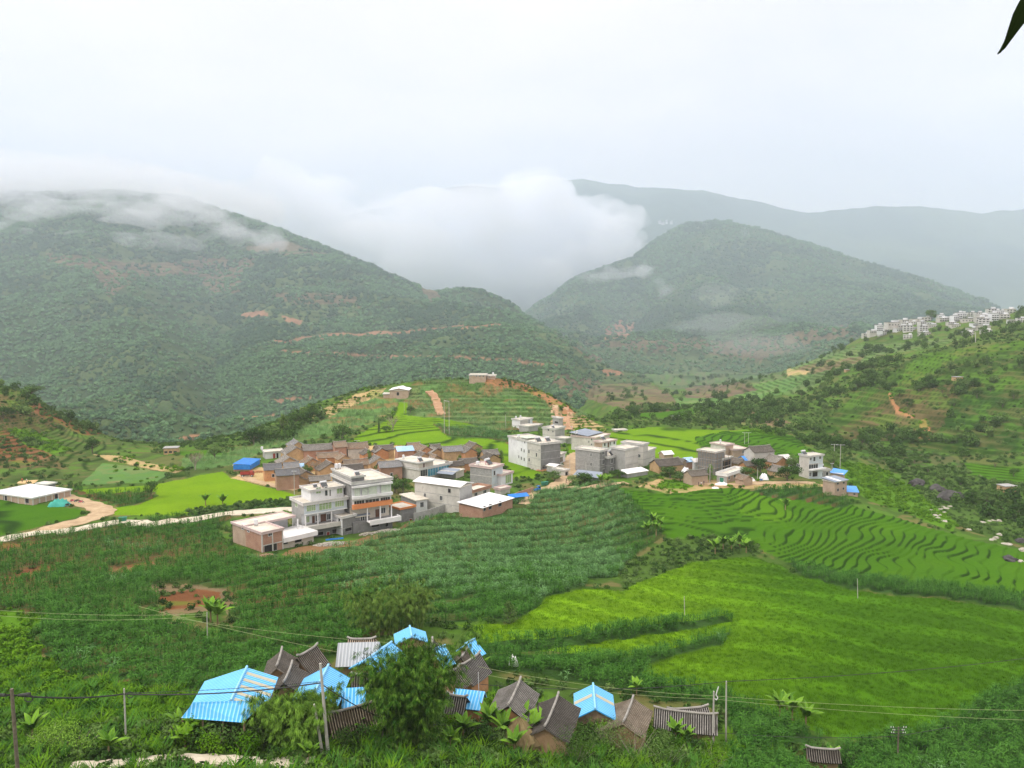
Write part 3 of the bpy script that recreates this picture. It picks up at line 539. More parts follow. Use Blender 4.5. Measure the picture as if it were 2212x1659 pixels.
class House:
    def __init__(s, name, label, Ab, At, Bt, Ct, cat='house', group=None, minY=0, Y=None):
        if Y: A = P(*Ab, Y)
        else: A = G.hit(*Ab, minY)
        u, kt = uk(*At); s.z0 = A.z; s.h = kt * A.y - A.z; zt = A.z + s.h
        At3 = Vector((A.x, A.y, zt)); B = on_z(Bt, zt); Cc = on_z(Ct, zt)
        ex = (B - At3).normalized(); s.ang = math.atan2(ex.y, ex.x); s.A = A
        s.ex = ex; s.ey = Vector((-ex.y, ex.x, 0)); s.w = (B - At3).length; s.d = max((Cc - At3).dot(s.ey), 2.5)
        s.root = empty(name, A, s.ang, label, cat, group)
        c = A + s.ex * s.w / 2 + s.ey * s.d / 2
        for i in np.arange(0, 1.01, .25):
            for j in np.arange(0, 1.01, .25):
                q = A + s.ex * s.w * i + s.ey * s.d * j; clear(q.x, q.y, max(s.w, s.d) * .25 + .5)
    def loc(s, px, z):           # pixel on the plane at local height z
        p = on_z(px, s.z0 + z) - s.A; return p.dot(s.ex), p.dot(s.ey)
    def zon(s, px, x=0, y=0):    # local height at which a pixel meets the vertical line through local (x, y)
        q = s.A + s.ex * x + s.ey * y; _, k = uk(*px); return k * q.y - s.z0
    def face(s, side, px, off=0):
        """(along, z) of a pixel on facade F (y = off) / L (x = off) / R (x = w)"""
        u, k = uk(*px); r = Vector((u, 1, k))
        if side == 'F': n, o = s.ey, s.A + s.ey * off
        else: n, o = s.ex, s.A + s.ex * (off if side == 'L' else s.w)
        t = n.dot(Vector((o.x, o.y, 0))) / n.dot(Vector((r.x, r.y, 0))); p = r * t
        q = p - s.A; return (q.dot(s.ex) if side == 'F' else q.dot(s.ey)), p.z - s.z0
    def walls(s, x0, x1, y0, y1, z0, z1, mf, ms=None):
        return MB().box(x0, x1, y0, y1, z0, z1, 0, side=1 if ms else None).build('wall', [mf, ms] if ms else mf, s.root)
    def roof(s, x0, x1, y0, y1, z, mat=None, over=.35, par=.55, floor=None, name='roof'):
        mat = mat or M('parapet'); floor = floor or M('roof_slab')
        a, b, c, d = x0 - over, x1 + over, y0 - over, y1 + over; m = MB()
        m.box(a + .05, b - .05, c + .05, d - .05, z - .32, z - .02, 1)
        if par:
            t = .22; z2 = z + par
            m.box(a, b, c, c + t, z - .34, z2).box(a, b, d - t, d, z - .34, z2).box(a, a + t, c + t, d - t, z - .34, z2).box(b - t, b, c + t, d - t, z - .34, z2)
            m.box(a - .12, b + .12, c - .12, c - .003, z + par - .16, z + par + .05).box(a - .12, a - .003, c, d, z + par - .16, z + par + .05)
        return m.build(name, [mat, floor], s.root)
    def win(s, side, p0, p1, off=0, style='dark', cols=2, name='window', rows=1):
        a0, za = s.face(side, p0, off); a1, zb = s.face(side, p1, off)
        return s.winm(side, min(a0, a1), max(a0, a1), min(za, zb), max(za, zb), off, style, cols, name, rows)
    def winm(s, side, a0, a1, z0, z1, off=0, style='dark', cols=2, name='window', rows=1, frame='frame_white'):
        def bx(m, p, q, r, t, o0, o1):
            if side == 'F': m.box(p, q, off - o1, off - o0, r, t)
            elif side == 'L': m.box(off - o1, off - o0, p, q, r, t)
            else: m.box(s.w + off + o0, s.w + off + o1, p, q, r, t)
        f = .09; m = MB()
        bx(m, a0 - f, a1 + f, z1, z1 + f, .003, .09); bx(m, a0 - f, a1 + f, z0 - f, z0, .003, .13)
        bx(m, a0 - f, a0, z0, z1, .003, .09); bx(m, a1, a1 + f, z0, z1, .003, .09)
        for i in range(1, cols): x = a0 + (a1 - a0) * i / cols; bx(m, x - .035, x + .035, z0, z1, .02, .075)
        for i in range(1, rows): x = z0 + (z1 - z0) * i / rows; bx(m, a0, a1, x - .03, x + .03, .022, .07)
        w_ = m.build(name, M(frame if style != 'hole' else 'concrete'), s.root)
        g = MB(); bx(g, a0, a1, z0, z1, .004, .03); g.build('pane' if name == 'window' else 'leaf', M({'dark': 'glass_dark', 'green': 'glass_green', 'blue': 'glass_blue', 'hole': 'void', 'wood': 'door_wood', 'red': 'door_red', 'green_door': 'door_green', 'yellow': 'door_yellow', 'curtain': 'curtain'}[style]), w_)
        return w_
    def door(s, side, p0, p1, off=0, style='wood'): return s.win(side, p0, p1, off, style, 1, 'door')
mottled('parapet', (.50, .49, .47), (.68, .67, .64), .5, c3=(.40, .39, .37))
mottled('parapet_pink', (.55, .42, .40), (.64, .52, .50), .5)
mottled('parapet_white', (.66, .66, .65), (.80, .80, .79), .4)
mottled('roof_slab', (.50, .46, .38), (.70, .66, .56), .25, c3=(.38, .34, .27))
mottled('concrete', (.30, .30, .285), (.42, .415, .40), .35, c3=(.25, .245, .23), bump=.3)
mottled('concrete_dark', (.16, .16, .155), (.24, .24, .235), .3, c3=(.31, .31, .30), bump=.3)
mottled('concrete_pale', (.46, .44, .40), (.60, .58, .53), .3, c3=(.36, .34, .31))
mottled('plaster_white', (.62, .63, .64), (.78, .79, .80), .2, c3=(.55, .55, .54))
mottled('plaster_blue', (.46, .52, .55), (.56, .62, .65), .25)
mottled('plaster_tan', (.48, .43, .36), (.60, .55, .47), .3, c3=(.38, .34, .29))
mottled('orange_band', (.62, .22, .08), (.72, .28, .11), .5)
mottled('steel_white', (.78, .78, .78), (.86, .86, .86), .1, rough=.5)
mottled('steel_grey', (.20, .24, .30), (.28, .32, .38), .3, rough=.5)
mottled('frame_white', (.62, .62, .60), (.72, .72, .70), 1)
mottled('void', (.012, .012, .012), (.03, .028, .025), 1)
mottled('glass_dark', (.02, .025, .03), (.06, .07, .075), .8, rough=.15, spec=.6)
mottled('glass_green', (.20, .32, .14), (.40, .50, .28), 1.2, rough=.2, spec=.5)
mottled('glass_blue', (.04, .16, .24), (.10, .34, .42), 1.2, rough=.2, spec=.5)
mottled('curtain', (.45, .52, .42), (.62, .68, .56), 1.5, rough=.4)
mottled('door_wood', (.10, .05, .03), (.16, .08, .05), 1)
mottled('door_red', (.28, .04, .03), (.38, .07, .05), 1)
mottled('door_green', (.03, .18, .12), (.05, .24, .16), 1)
mottled('door_yellow', (.50, .30, .04), (.60, .38, .08), 1)
mottled('blue_tarp', (.01, .14, .50), (.03, .24, .68), .8, rough=.5)
mottled('blue_pale', (.28, .48, .70), (.42, .60, .80), .5, rough=.5)
mottled('wood', (.20, .14, .09), (.34, .25, .16), 2)
mottled('teal', (.04, .32, .26), (.08, .42, .35), .8)
mottled('rice_wire', (.30, .36, .16), (.36, .42, .2), .8)
mottled('plywood', (.50, .33, .14), (.66, .47, .24), .5)
mottled('pole_concrete', (.40, .38, .34), (.52, .50, .46), .8)
mottled('metal_dark', (.03, .03, .03), (.06, .06, .06), 2)
mottled('bright_metal', (.55, .56, .58), (.75, .76, .78), 2, rough=.35)
mottled('pale_stone', (.30, .28, .23), (.50, .46, .39), 1.2, bump=.5)
mottled('dark_rock', (.035, .033, .035), (.10, .095, .09), .3, bump=.8)
mottled('pink_paint', (.50, .06, .12), (.60, .12, .18), 2)
def bricks(name, c1, c2, mort, obj=True, s=1.0):
    n = NB(name); v = n.pos(obj=True)
    sx = n.n('ShaderNodeSeparateXYZ'); n.l(v, sx.inputs[0]); cx = n.n('ShaderNodeCombineXYZ')
    n.l(n.math('ADD', sx.outputs[0], sx.outputs[1]), cx.inputs[0]); n.l(sx.outputs[2], cx.inputs[1])
    b = n.n('ShaderNodeTexBrick'); n.l(cx.outputs[0], b.inputs[0]); b.inputs['Scale'].default_value = 1.6 * s
    b.inputs['Color1'].default_value = (*c1, 1); b.inputs['Color2'].default_value = (*c2, 1); b.inputs['Mortar'].default_value = (*mort, 1)
    b.inputs['Mortar Size'].default_value = .03
    n.col(n.mix(n.ramp(n.noise(.5, 4, .6, v), [(.4, (0, 0, 0)), (.75, (.6, .6, .6))]), b.outputs[0], tuple(x * .7 for x in c1)))
    n.bump(b.outputs['Fac'], -.3, .05); return n.m
bricks('brick_red', (.36, .17, .11), (.44, .23, .15), (.42, .34, .27))
bricks('brick_tan', (.40, .28, .20), (.48, .35, .26), (.45, .38, .30))
bricks('block_grey', (.30, .30, .29), (.40, .40, .385), (.22, .22, .21), s=.5)
mottled('mud_tan', (.42, .27, .14), (.58, .40, .22), .5, c3=(.27, .17, .09), bump=.3)
mottled('mud_orange', (.46, .22, .10), (.60, .32, .16), .5, c3=(.30, .14, .07), bump=.3)
def tiles(name, lo, hi, moss, pitch=.30):
    """barrel tile rows running down the slope (local x across the rows)"""
    n = NB(name); v0 = n.pos(obj=True); oi = n.n('ShaderNodeObjectInfo'); va = n.n('ShaderNodeVectorMath', operation='ADD'); n.l(v0, va.inputs[0]); cx = n.n('ShaderNodeCombineXYZ')
    n.l(n.math('MULTIPLY', oi.outputs['Random'], 57.0), cx.inputs[0]); n.l(n.math('MULTIPLY', oi.outputs['Random'], 31.0), cx.inputs[1]); n.l(cx.outputs[0], va.inputs[1]); v = va.outputs[0]
    w_ = n.n('ShaderNodeTexWave', wave_type='BANDS', bands_direction='X')
    w_.inputs['Scale'].default_value = 2 * math.pi / (20 * pitch) ; w_.inputs['Distortion'].default_value = .5; w_.inputs['Detail'].default_value = 1.5; w_.inputs['Detail Scale'].default_value = 2.5
    n.l(v, w_.inputs['Vector']); nz = n.noise(.55, 5, .8, v); n2 = n.noise(4, 3, .7, v)
    k_ = n.math('ADD', n.math('MULTIPLY', w_.outputs['Fac'], .62), n.math('ADD', n.math('MULTIPLY', nz, .42), n.math('MULTIPLY', n2, .30)))
    c = n.ramp(k_, [(.46, tuple(x * .3 for x in lo)), (.68, lo), (1.0, hi)])
    c = n.mix(n.ramp(n.noise(.33, 4, .7, v), [(.50, (0, 0, 0)), (.62, (.6, .6, .6))]), c, moss, 'MIX')
    n.col(n.mix(1.0, c, n.ramp(oi.outputs['Random'], [(0, (.70, .68, .66)), (.5, (.95, .93, .90)), (1, (1.15, 1.10, 1.03))]), 'MULTIPLY'))
    n.bump(w_.outputs['Fac'], 1, .12); return n.m
tiles('tile_grey', (.13, .125, .115), (.56, .54, .50), (.17, .16, .14))
tiles('tile_dark', (.075, .065, .055), (.36, .33, .29), (.12, .11, .09))
tiles('tile_brown', (.17, .12, .08), (.56, .47, .36), (.30, .17, .10))
tiles('tile_slate', (.16, .175, .19), (.48, .50, .53), (.24, .22, .20))
def sheetmetal(name, c1, c2, pitch, lite):
    n = NB(name); v = n.pos(obj=True); w_ = n.n('ShaderNodeTexWave', wave_type='BANDS', bands_direction='X')
    w_.inputs['Scale'].default_value = 2 * math.pi / (20 * pitch); n.l(v, w_.inputs['Vector'])
    c = n.mix(n.ramp(w_.outputs['Fac'], [(.55, (0, 0, 0)), (.92, (1, 1, 1))]), n.ramp(n.noise(.4, 4, .6, v), [(.35, c1), (.7, c2)]), lite)
    c = n.mix(n.ramp(n.noise(.9, 5, .75, v), [(.58, (0, 0, 0)), (.78, (.4, .4, .4))]), c, tuple(x * .6 + .05 for x in c1))
    n.col(c); n.b.inputs['Roughness'].default_value = .45; n.bump(w_.outputs['Fac'], .6, .06); return n.m
sheetmetal('metal_blue', (.055, .36, .74), (.10, .46, .84), .42, (.28, .62, .92))
sheetmetal('metal_blue_deep', (.02, .22, .66), (.05, .30, .78), .42, (.20, .45, .88))
sheetmetal('metal_grey', (.27, .30, .32), (.36, .39, .41), .45, (.48, .51, .53))
sheetmetal('metal_tan', (.42, .40, .28), (.50, .47, .34), .3, (.58, .56, .44))
def hit_ground(x, y): return G.height(x, y)
def gable(name, label, r0, r1, hr, eL, eR, drop, wall, roof, group=None, over=.5, strips=(), ridge='ridge_tile', cat='house', base_drop=2.5, wins=(), Yz=None):
    """tile-roofed house from its two ridge ends and a point on each eave (pixels, or metres from the ridge)"""
    if Yz is None:
        m = at_h((r0[0] + r1[0]) / 2, (r0[1] + r1[1]) / 2, hr); zr = m.z
    else: zr = Yz
    a, b = on_z(r0, zr), on_z(r1, zr); d = b - a; ln = d.length
    if ln < 1: ln = 1; 
    e = d.normalized()
    if e.x < 0: a, b = b, a; e = -e; flip = True
    nrm = Vector((-e.y, e.x, 0))          # away from the camera side when ridge runs left-right
    def hw(t):
        if isinstance(t, (int, float)): return t
        q = on_z(t, zr - drop); return max(abs((q - a).dot(nrm)), 1.2)
    def sg_(t): return 0 if isinstance(t, (int, float)) else (1 if (on_z(t, zr - drop) - a).dot(nrm) > 0 else -1)
    s0, s1 = sg_(eL), sg_(eR)
    wn_, wp = (hw(eR), hw(eL)) if (s0 > 0 or s1 < 0) else (hw(eL), hw(eR))      # near side (-n), far side (+n)
    rs_ = 1 if nrm.x > 0 else -1
    z0 = zr - hr; ang = math.atan2(e.y, e.x)
    root = empty(name, Vector((a.x, a.y, z0)) + e * ln / 2, ang, label, cat, group)
    # local: x along ridge from -ln/2..ln/2, y across, z up
    hx = ln / 2; ze = hr - drop; ov = over; wl = .25
    ins = .35
    m = MB()
    x0, x1, y0, y1 = -hx + ins, hx - ins, -wn_ + ov, wp - ov
    tk = .42 if 'tile' in roof else .16
    zn = hr - drop * (wn_ - ov) / wn_ - tk; zp = hr - drop * (wp - ov) / wp - tk; zt = hr - tk
    vs = [(x0,y0,-base_drop),(x1,y0,-base_drop),(x1,y1,-base_drop),(x0,y1,-base_drop),(x0,y0,zn),(x1,y0,zn),(x1,y1,zp),(x0,y1,zp),(x0,0,zt),(x1,0,zt)]
    m.add(vs, [(0,1,5,4),(2,3,7,6),(1,2,6,9,5),(3,0,4,8,7),(4,5,9,8),(6,7,8,9)])
    m.build('wall', M(wall), root)
    # roof: slightly sagging slopes
    rf = MB(); nseg = 6
    sag = [(.10 if 'tile' in roof else 0) * math.sin(math.pi * i / nseg) for i in range(nseg + 1)]
    for sgn, wd in ((-1, wn_), (1, wp)):
        for i in range(nseg):
            xa, xb = -hx + ln * i / nseg, -hx + ln * (i + 1) / nseg; sa, sb = sag[i], sag[i + 1]
            rows_ = 3; 
            for j in range(rows_):
                f0, f1 = j / rows_, (j + 1) / rows_
                def pt(x, f, s_): return (x, sgn * wd * f, hr - drop * f - s_ - (.12 if 'tile' in roof else 0) * math.sin(math.pi * f))
                q = [pt(xa, f0, sa), pt(xb, f0, sb), pt(xb, f1, sb), pt(xa, f1, sa)]
                if sgn > 0: q.reverse()
                rf.slab(q, .14)
    ro = rf.build('roof', M(roof), root)
    if ridge:
        cap = MB()
        for i in range(nseg):
            xa, xb = -hx - .1 + (ln + .2) * i / nseg, -hx - .1 + (ln + .2) * (i + 1) / nseg
            up0 = .14 + (.22 if i == 0 and 'tile' in roof else 0); up1 = .14 + (.22 if i == nseg - 1 and 'tile' in roof else 0)
            cap.bar((xa, 0, hr - sag[i] + up0 - .05), (xb, 0, hr - sag[i + 1] + up1 - .05), .15, .15, 6)
        cap.build('ridge_cap', M('metal_ridge' if ridge == 'metal' else 'ridge_tile'), ro)
    for (f0, f1, side) in strips:
        side = -side * rs_
        sm = MB(); wd = wn_ if side < 0 else wp
        q = [(-hx + ln * f0, side * .25, hr - drop * .25 / wd + .03), (-hx + ln * f1, side * .25, hr - drop * .25 / wd + .03), (-hx + ln * f1, side * wd * .98, hr - drop * .98 + .03), (-hx + ln * f0, side * wd * .98, hr - drop * .98 + .03)]
        if side > 0: q.reverse()
        sm.slab(q, .05); sm.build('skylight_strip', M('metal_tan'), ro)
    for (side, fx, fz, ww, wh, sty) in wins:
        if side in ('N',):
            x = -hx + ln * fx; fm = MB().box(x - ww/2 - .12, x + ww/2 + .12, y0 - .08, y0 - .003, fz - .12, fz + wh + .12).build('window' if sty != 'door' else 'door', M('frame_white'), root)
            MB().box(x - ww/2, x + ww/2, y0 - .10, y0 - .082, fz, fz + wh).build('pane', M('void'), fm)
        else:
            xs = hx - ins if side == 'E' else -hx + ins; sg = 1 if side == 'E' else -1; y = y0 + (y1 - y0) * fx
            def bb(mm, o0, o1, e_): 
                aa, bb_ = sorted((xs + sg * o0, xs + sg * o1)); return mm.box(aa, bb_, y - ww/2 - e_, y + ww/2 + e_, fz - e_, fz + wh + e_)
            fm = bb(MB(), .003, .07, .1).build('window', M('frame_white' if sty != 'hole' else 'wood'), root)
            bb(MB(), .072, .09, 0).build('pane', M('void'), fm)
    c = root.location
    for i in (-.4, 0, .4):
        q = c + e * ln * i; clear(q.x, q.y, max(wn_, wp) + .3)
    root['lenx'] = ln; del root['lenx']
    return root, ln, wn_, wp
mottled('ridge_tile', (.22, .21, .19), (.40, .38, .34), 1.5)
mottled('metal_ridge', (.22, .58, .88), (.34, .66, .92), .5, rough=.4)
# ------------------------------------------------------------------ concrete houses of the village
def water_heater(p, ang, label, s=1.0, col='bright_metal', legs='pink_paint'):
    r = empty('water_heater', p, ang, label, 'water heater', 'solar water heaters on the flat roofs'); m = MB()
    m.bar((-.9*s, .5*s, 1.25*s), (.9*s, .5*s, 1.25*s), .3*s, .3*s, 10); m.build('tank', M(col), r)
    m = MB(); m.slab([(-.85*s, -.7*s, .25*s), (.85*s, -.7*s, .25*s), (.85*s, .3*s, 1.1*s), (-.85*s, .3*s, 1.1*s)], .08*s); m.build('collector', M('glass_dark'), r)
    m = MB()
    for x in (-.7, .7): m.bar((x*s, .5*s, 0), (x*s, .5*s, 1.1*s), .05*s); m.bar((x*s, -.6*s, 0), (x*s, .5*s, 1.0*s), .05*s)
    m.build('stand', M(legs), r); return r
def tank(p, label, h=1.2, r_=.5):
    r = empty('water_tank', p, 0, label, 'water tank', 'steel water tanks on the flat roofs'); m = MB()
    m.bar((0, 0, .5), (0, 0, .5 + h), r_, r_, 12); m.bar((0, 0, .5 + h), (0, 0, .62 + h), r_, .12, 12); m.build('barrel', M('bright_metal'), r)
    m = MB()
    for a in (0, 1, 2, 3): MB().bar((r_*.7*math.cos(a*1.57+.78), r_*.7*math.sin(a*1.57+.78), 0), (r_*.7*math.cos(a*1.57+.78), r_*.7*math.sin(a*1.57+.78), .5), .05).build('leg', M('metal_dark'), r)
    return r
def on_house(h, x, y, z): return h.A + h.ex * x + h.ey * y + Vector((0, 0, z))
def simple(label, R_, Ab, At, Bt, Ct, mf='concrete', ms=None, par=.55, wins=(), over=.35, parm=None, name='concrete_house', base=3, Y=None, group=None, lines=True):
    h = House(name, label, R_(*Ab), R_(*At), R_(*Bt), R_(*Ct), Y=Y, group=group)
    h.walls(0, h.w, 0, h.d, -base, h.h - .3, M(mf), M(ms) if ms else None)
    h.roof(0, h.w, 0, h.d, h.h, M(parm) if parm else None, over, par)
    if h.h > 5.2:
        bm_ = MB()
        for k_ in range(1, int((h.h - 1.2) // 3.0) + 1):
            z_ = h.h - .3 - 3.0 * k_; bm_.box(-.03, h.w + .03, -.035, -.004, z_ - .09, z_ + .09).box(-.035, -.004, 0, h.d, z_ - .09, z_ + .09)
        bm_.build('ring_beam', M('concrete' if 'concrete' in mf or 'block' in mf else 'concrete_pale'), h.root)
    for q in wins: h.win(q[0], R_(*q[1]), R_(*q[2]), 0, *(q[3:] if len(q) > 3 else ('dark',)))
    return h
# --- the pale green-windowed three-storey house
h = House('concrete_house', 'white three-storey house with green windows, deep porch and set-back top floor', R1(945,1345), R1(945,945), R1(1445,868), R1(812,870))
z2 = h.face('F', R1(950,1065))[1]; z1 = h.face('F', R1(950,1200))[1]; b0 = max(z1, 1.5)
h.walls(0, h.w, 0, h.d, -2, z1, M('concrete_dark'), M('concrete'))
h.walls(0, h.w, 1.9, h.d, z1, z2, M('plaster_white'), M('concrete'))
h.walls(0, h.w, 0, h.d, z2, h.h - .3, M('plaster_blue'), M('concrete'))
h.roof(0, h.w, 0, h.d, h.h, M('parapet'), .45, .55)
MB().box(-.2, h.w * .86, -2.2, 0, z1 - .25, z1).box(-.2, h.w*.86, -2.35, -2.15, z1 - .9, z1 + .35).box(-.35, -.2, -2.35, 0, z1 - .9, z1 + .35).build('balcony', M('concrete_pale'), h.root)
for fx in (.02, .30, .62): MB().box(h.w*fx, h.w*fx + .28, -.02, .28, z1, z2).build('column', M('parapet_white'), h.root)
MB().box(-.05, h.w + .05, -.12, -.003, z2 - .12, z2 + .1).build('floor_band', M('parapet_white'), h.root)
for a, b in (((968,930),(1072,1010)), ((1115,905),(1262,988)), ((1305,880),(1408,955))): h.win('F', R1(*a), R1(*b), 0, 'green', 4, rows=2)
h.win('L', R1(835,905), R1(862,975), 0, 'green', 2)
h.win('F', R1(962,1085), R1(1000,1150), 1.9, 'green', 2); h.door('F', R1(1030,1080), R1(1065,1180), 1.9); h.door('F', R1(1130,1060), R1(1200,1165), 1.9); h.win('F', R1(1075,1075), R1(1112,1135), 1.9, 'dark', 2); h.win('F', R1(1208,1060), R1(1250,1115), 1.9, 'dark', 2)
h.door('F', R1(1205,1270), R1(1240,1330), 0, 'red'); h.win('F', R1(1085,1275), R1(1165,1300), 0, 'hole', 1); h.win('F', R1(1270,1240), R1(1355,1270), 0, 'hole', 1)
t0 = h.h; t1 = h.h + 3.1
xa, ya = h.loc(R1(1030,735), t1); xb, _ = h.loc(R1(1448,700), t1); xc, yc_ = h.loc(R1(950,705), t1)
xa = min(max(xa, .5), 3); ya = 2.2
h.walls(xa, h.w, ya, h.d, t0 - .1, t1 - .3, M('plaster_white'), M('plaster_white')); h.roof(xa, h.w, ya, h.d, t1, M('parapet'), .4, .35)
for a, b, st_ in (((1080,745),(1135,805),'green'), ((1325,740),(1390,805),'green')): h.win('F', R1(*a), R1(*b), ya, st_, 2)
h.door('F', R1(1183,735), R1(1215,835), ya, 'dark'); h.door('F', R1(1238,745), R1(1252,840), ya, 'dark')
HT = on_house(h, h.w*.62, ya + 2.5, t1 + .05); water_heater(HT, h.ang, 'pink-framed solar heater on the roof of the green-windowed white house', 1.1)
water_heater(on_house(h, h.w*.45, ya + 3.6, t1 + .05), h.ang, 'small white solar heater behind the pink-framed one on the green-windowed house', .7, legs='metal_dark')
h2 = simple('low grey concrete annex with a flat roof joined to the green-windowed house', R1, (1395,1310), (1395,1098), (1545,1062), (1275,1045), 'concrete_dark', 'plaster_white', .35, [('F',(1422,1218),(1500,1248),'hole',1),('L',(1345,1095),(1368,1160),'dark',1)])
h3 = simple('small dark grey shed with a blue-grey metal roof between two tall houses', R1, (1550,1270), (1550,1085), (1712,1060), (1545,1040), 'concrete_dark', None, 0, [('F',(1605,1090),(1652,1150),'dark',2)])
MB().slab([(-.3,-.3,h3.h+.1),(h3.w+.3,-.3,h3.h+.1),(h3.w+.3,h3.d,h3.h+.9),(-.3,h3.d,h3.h+.9)], .1).build('metal_sheet', M('steel_grey'), h3.root)
# --- the brick house being built, left end of the village
h = House('brick_house', 'unfinished red brick house with a pink-edged flat roof, leftmost of the village front', R1(445,1512), R1(440,1285), R1(680,1232), R1(300,1200))
L1 = h.loc(R1(168,1140), h.h); L2 = h.loc(R1(875,1100), h.h)
d2 = max(L1[1], h.d + 2); x2 = max(L2[0], h.w + 3); ym = max(min(L2[1], d2 - 2), h.d)
h.walls(0, h.w, 0, h.d, -1, h.h - .3, M('brick_red'), M('brick_red')); h.walls(0, h.w * .95, h.d, d2, -1, h.h - .3, M('brick_red'), M('brick_tan'))
h.walls(h.w * .95, x2, h.d + (d2 - h.d) * .6, d2, -2, h.h - .3, M('plaster_white'), M('concrete'))
h.roof(0, h.w, 0, h.d + .5, h.h, M('parapet_pink'), .35, .4); h.roof(-.0, x2, h.d + .9, d2, h.h + .02, M('parapet_pink'), .35, .25, name='roof')
zd = max(h.h - 3.2, 1)
for x in (0, h.w * .5, h.w): MB().box(x - .18, x + .18, -.06, .2, -1, h.h - .34).build('column', M('concrete_pale'), h.root)
MB().box(-.08, h.w + .08, -.09, -.003, zd - .25, zd).build('floor_band', M('concrete_pale'), h.root)
h.walls(h.w + .01, x2 + .5, 0.5, d2 * .7, -2, zd - .3, M('plaster_tan'), M('plaster_tan'))
MB().box(h.w, x2 + 1.2, -.4, d2 * .7, zd - .28, zd).box(h.w, x2 + 1.2, -.5, -.35, zd - .5, zd + .7).box(x2 + 1.1, x2 + 1.25, -.5, d2 * .7, zd - .5, zd + .7).build('balcony', M('parapet_white'), h.root)
for fx in (.08, .95): MB().box(h.w + (x2 - h.w) * fx, h.w + (x2 - h.w) * fx + .3, h.d*.8, h.d*.8 + .3, zd, h.h - .3).build('column', M('parapet_white'), h.root)
h.win('F', R1(512,1268), R1(556,1308), 0, 'dark', 2); h.win('F', R1(465,1432), R1(615,1480), 0, 'hole', 1); h.win('L', R1(200,1180), R1(222,1240), 0, 'dark', 2); h.win('L', R1(265,1205), R1(290,1270), 0, 'dark', 2)
h.win('F', R1(672,1370), R1(742,1405), .5, 'hole', 1); h.win('F', R1(828,1338), R1(905,1378), .5, 'hole', 1)
tank(on_house(h, h.w * .45, h.d * .9, h.h), 'round white water tank on the pink-edged brick house')
m = MB()
for i in range(7): x = h.w + .6 + i * .35; m.bar((x, h.d * .6, zd), (x + .8, h.d * 1.1 + .2 * i, zd + 2.3), .05)
r = empty('plank_stack', on_house(h, 0, 0, 0), h.ang, 'stack of red-white planks leaning on the brick house terrace', 'planks'); m.build('plank', M('wood'), r)
# --- the tall wavy-balcony house
h = House('concrete_house', 'four-storey grey house with rippling pale balconies and an orange band', R1(1520,1290), R1(1515,700), R1(1978,640), R1(1345,585))
zz = [h.face('F', R1(1520, y))[1] for y in (1160, 1000, 965, 875, 745)]
h.walls(0, h.w, 0, h.d, -2, zz[0], M('concrete_dark'), M('concrete_dark')); h.walls(0, h.w, 2.2, h.d, zz[0], zz[1], M('plaster_tan'), M('concrete_dark'))
h.walls(0, h.w, .6, h.d, zz[1], h.h - .3, M('plaster_white'), M('concrete_dark'))
h.roof(0, h.w, .3, h.d, h.h, M('parapet'), .4, .55)
def wave(zlo, zhi, mat, nm, amp=.35, off=-.5):
    n = 24; m = MB(); pts = [(h.w * i / n, off + amp * math.cos(i / n * 2 * math.pi * 1.6 + .5)) for i in range(n + 1)]
    poly = pts + [(h.w, .62), (0, .62)]; m.prism(poly, zlo, zhi); m.build(nm, M(mat), h.root)
wave(zz[3] - .25, zz[3] + .55, 'parapet_white', 'balcony'); wave(zz[4] - .1, zz[4] + .45, 'parapet_white', 'cornice')
MB().box(0, h.w, -.3, .6, zz[1] - .1, zz[2] + .35).build('orange_band', M('orange_band'), h.root)
for a in ((1535,755,1600,850),(1625,750,1690,840),(1700,735,1800,828),(1850,715,1960,800)): h.win('F', R1(a[0],a[1]), R1(a[2],a[3]), .3, 'curtain', 3)
for a in ((1530,905,1650,960),(1665,890,1825,945),(1845,865,1955,915)): h.win('F', R1(a[0],a[1]), R1(a[2],a[3]), .6, 'dark', 4)
MB().box(h.w * .33, h.w + 1.6, -2.6, .2, zz[0] - .25, zz[0]).box(h.w * .33, h.w + 1.6, -2.75, -2.6, zz[0] - .8, zz[0] + .5).box(h.w + 1.5, h.w + 1.65, -2.6, .2, zz[0] - .8, zz[0] + .5).build('terrace', M('parapet_white'), h.root)
for fx in (.35, .68, .97): MB().box(h.w*fx, h.w*fx + .3, 0, .3, zz[0], zz[1]).build('column', M('parapet_white'), h.root)
h.door('F', R1(1780,1000), R1(1830,1090), 2.2); h.win('F', R1(1850,985), R1(1900,1040), 2.2, 'dark', 2); h.win('F', R1(1735,1180), R1(1825,1200), 0, 'hole', 1); h.win('F', R1(1900,1155), R1(1935,1200), 0, 'hole', 1)
xa, ya = 0, h.d * .45; t1 = h.h + 1.6
h.walls(0, h.w * .32, .6, h.d, h.h - .1, t1, M('concrete_dark'), M('concrete')); h.roof(0, h.w * .32, .6, h.d, t1 + .3, M('parapet'), .3, .25)
for i, (fx, fy) in enumerate(((.04, .5), (.12, .5))): tank(on_house(h, h.w * (fx + .02), h.d * .9, t1 + .3), ('silver' if i else 'twin silver') + ' water tank on the back corner of the wavy-balcony house')
water_heater(on_house(h, h.w * .2, 2.2, t1 + .3), h.ang, 'red and white solar heater on the wavy-balcony house', .8)
# --- orange-edged low buildings right of it (R2 view)
h = simple('low dark brick room with an orange-edged flat roof', R2, (300,1455), (300,1290), (470,1255), (205,1235), 'concrete_dark', 'concrete', .3, [('F',(405,1412),(438,1468),'red',1)], parm='orange_band', name='brick_room')
h = simple('low white-fronted house under a wide pale slab roof', R2, (490,1345), (490,1185), (620,1165), (330,1110), 'plaster_white', 'concrete_dark', 0, [('F',(537,1215),(575,1265),'dark',2)], over=.5)
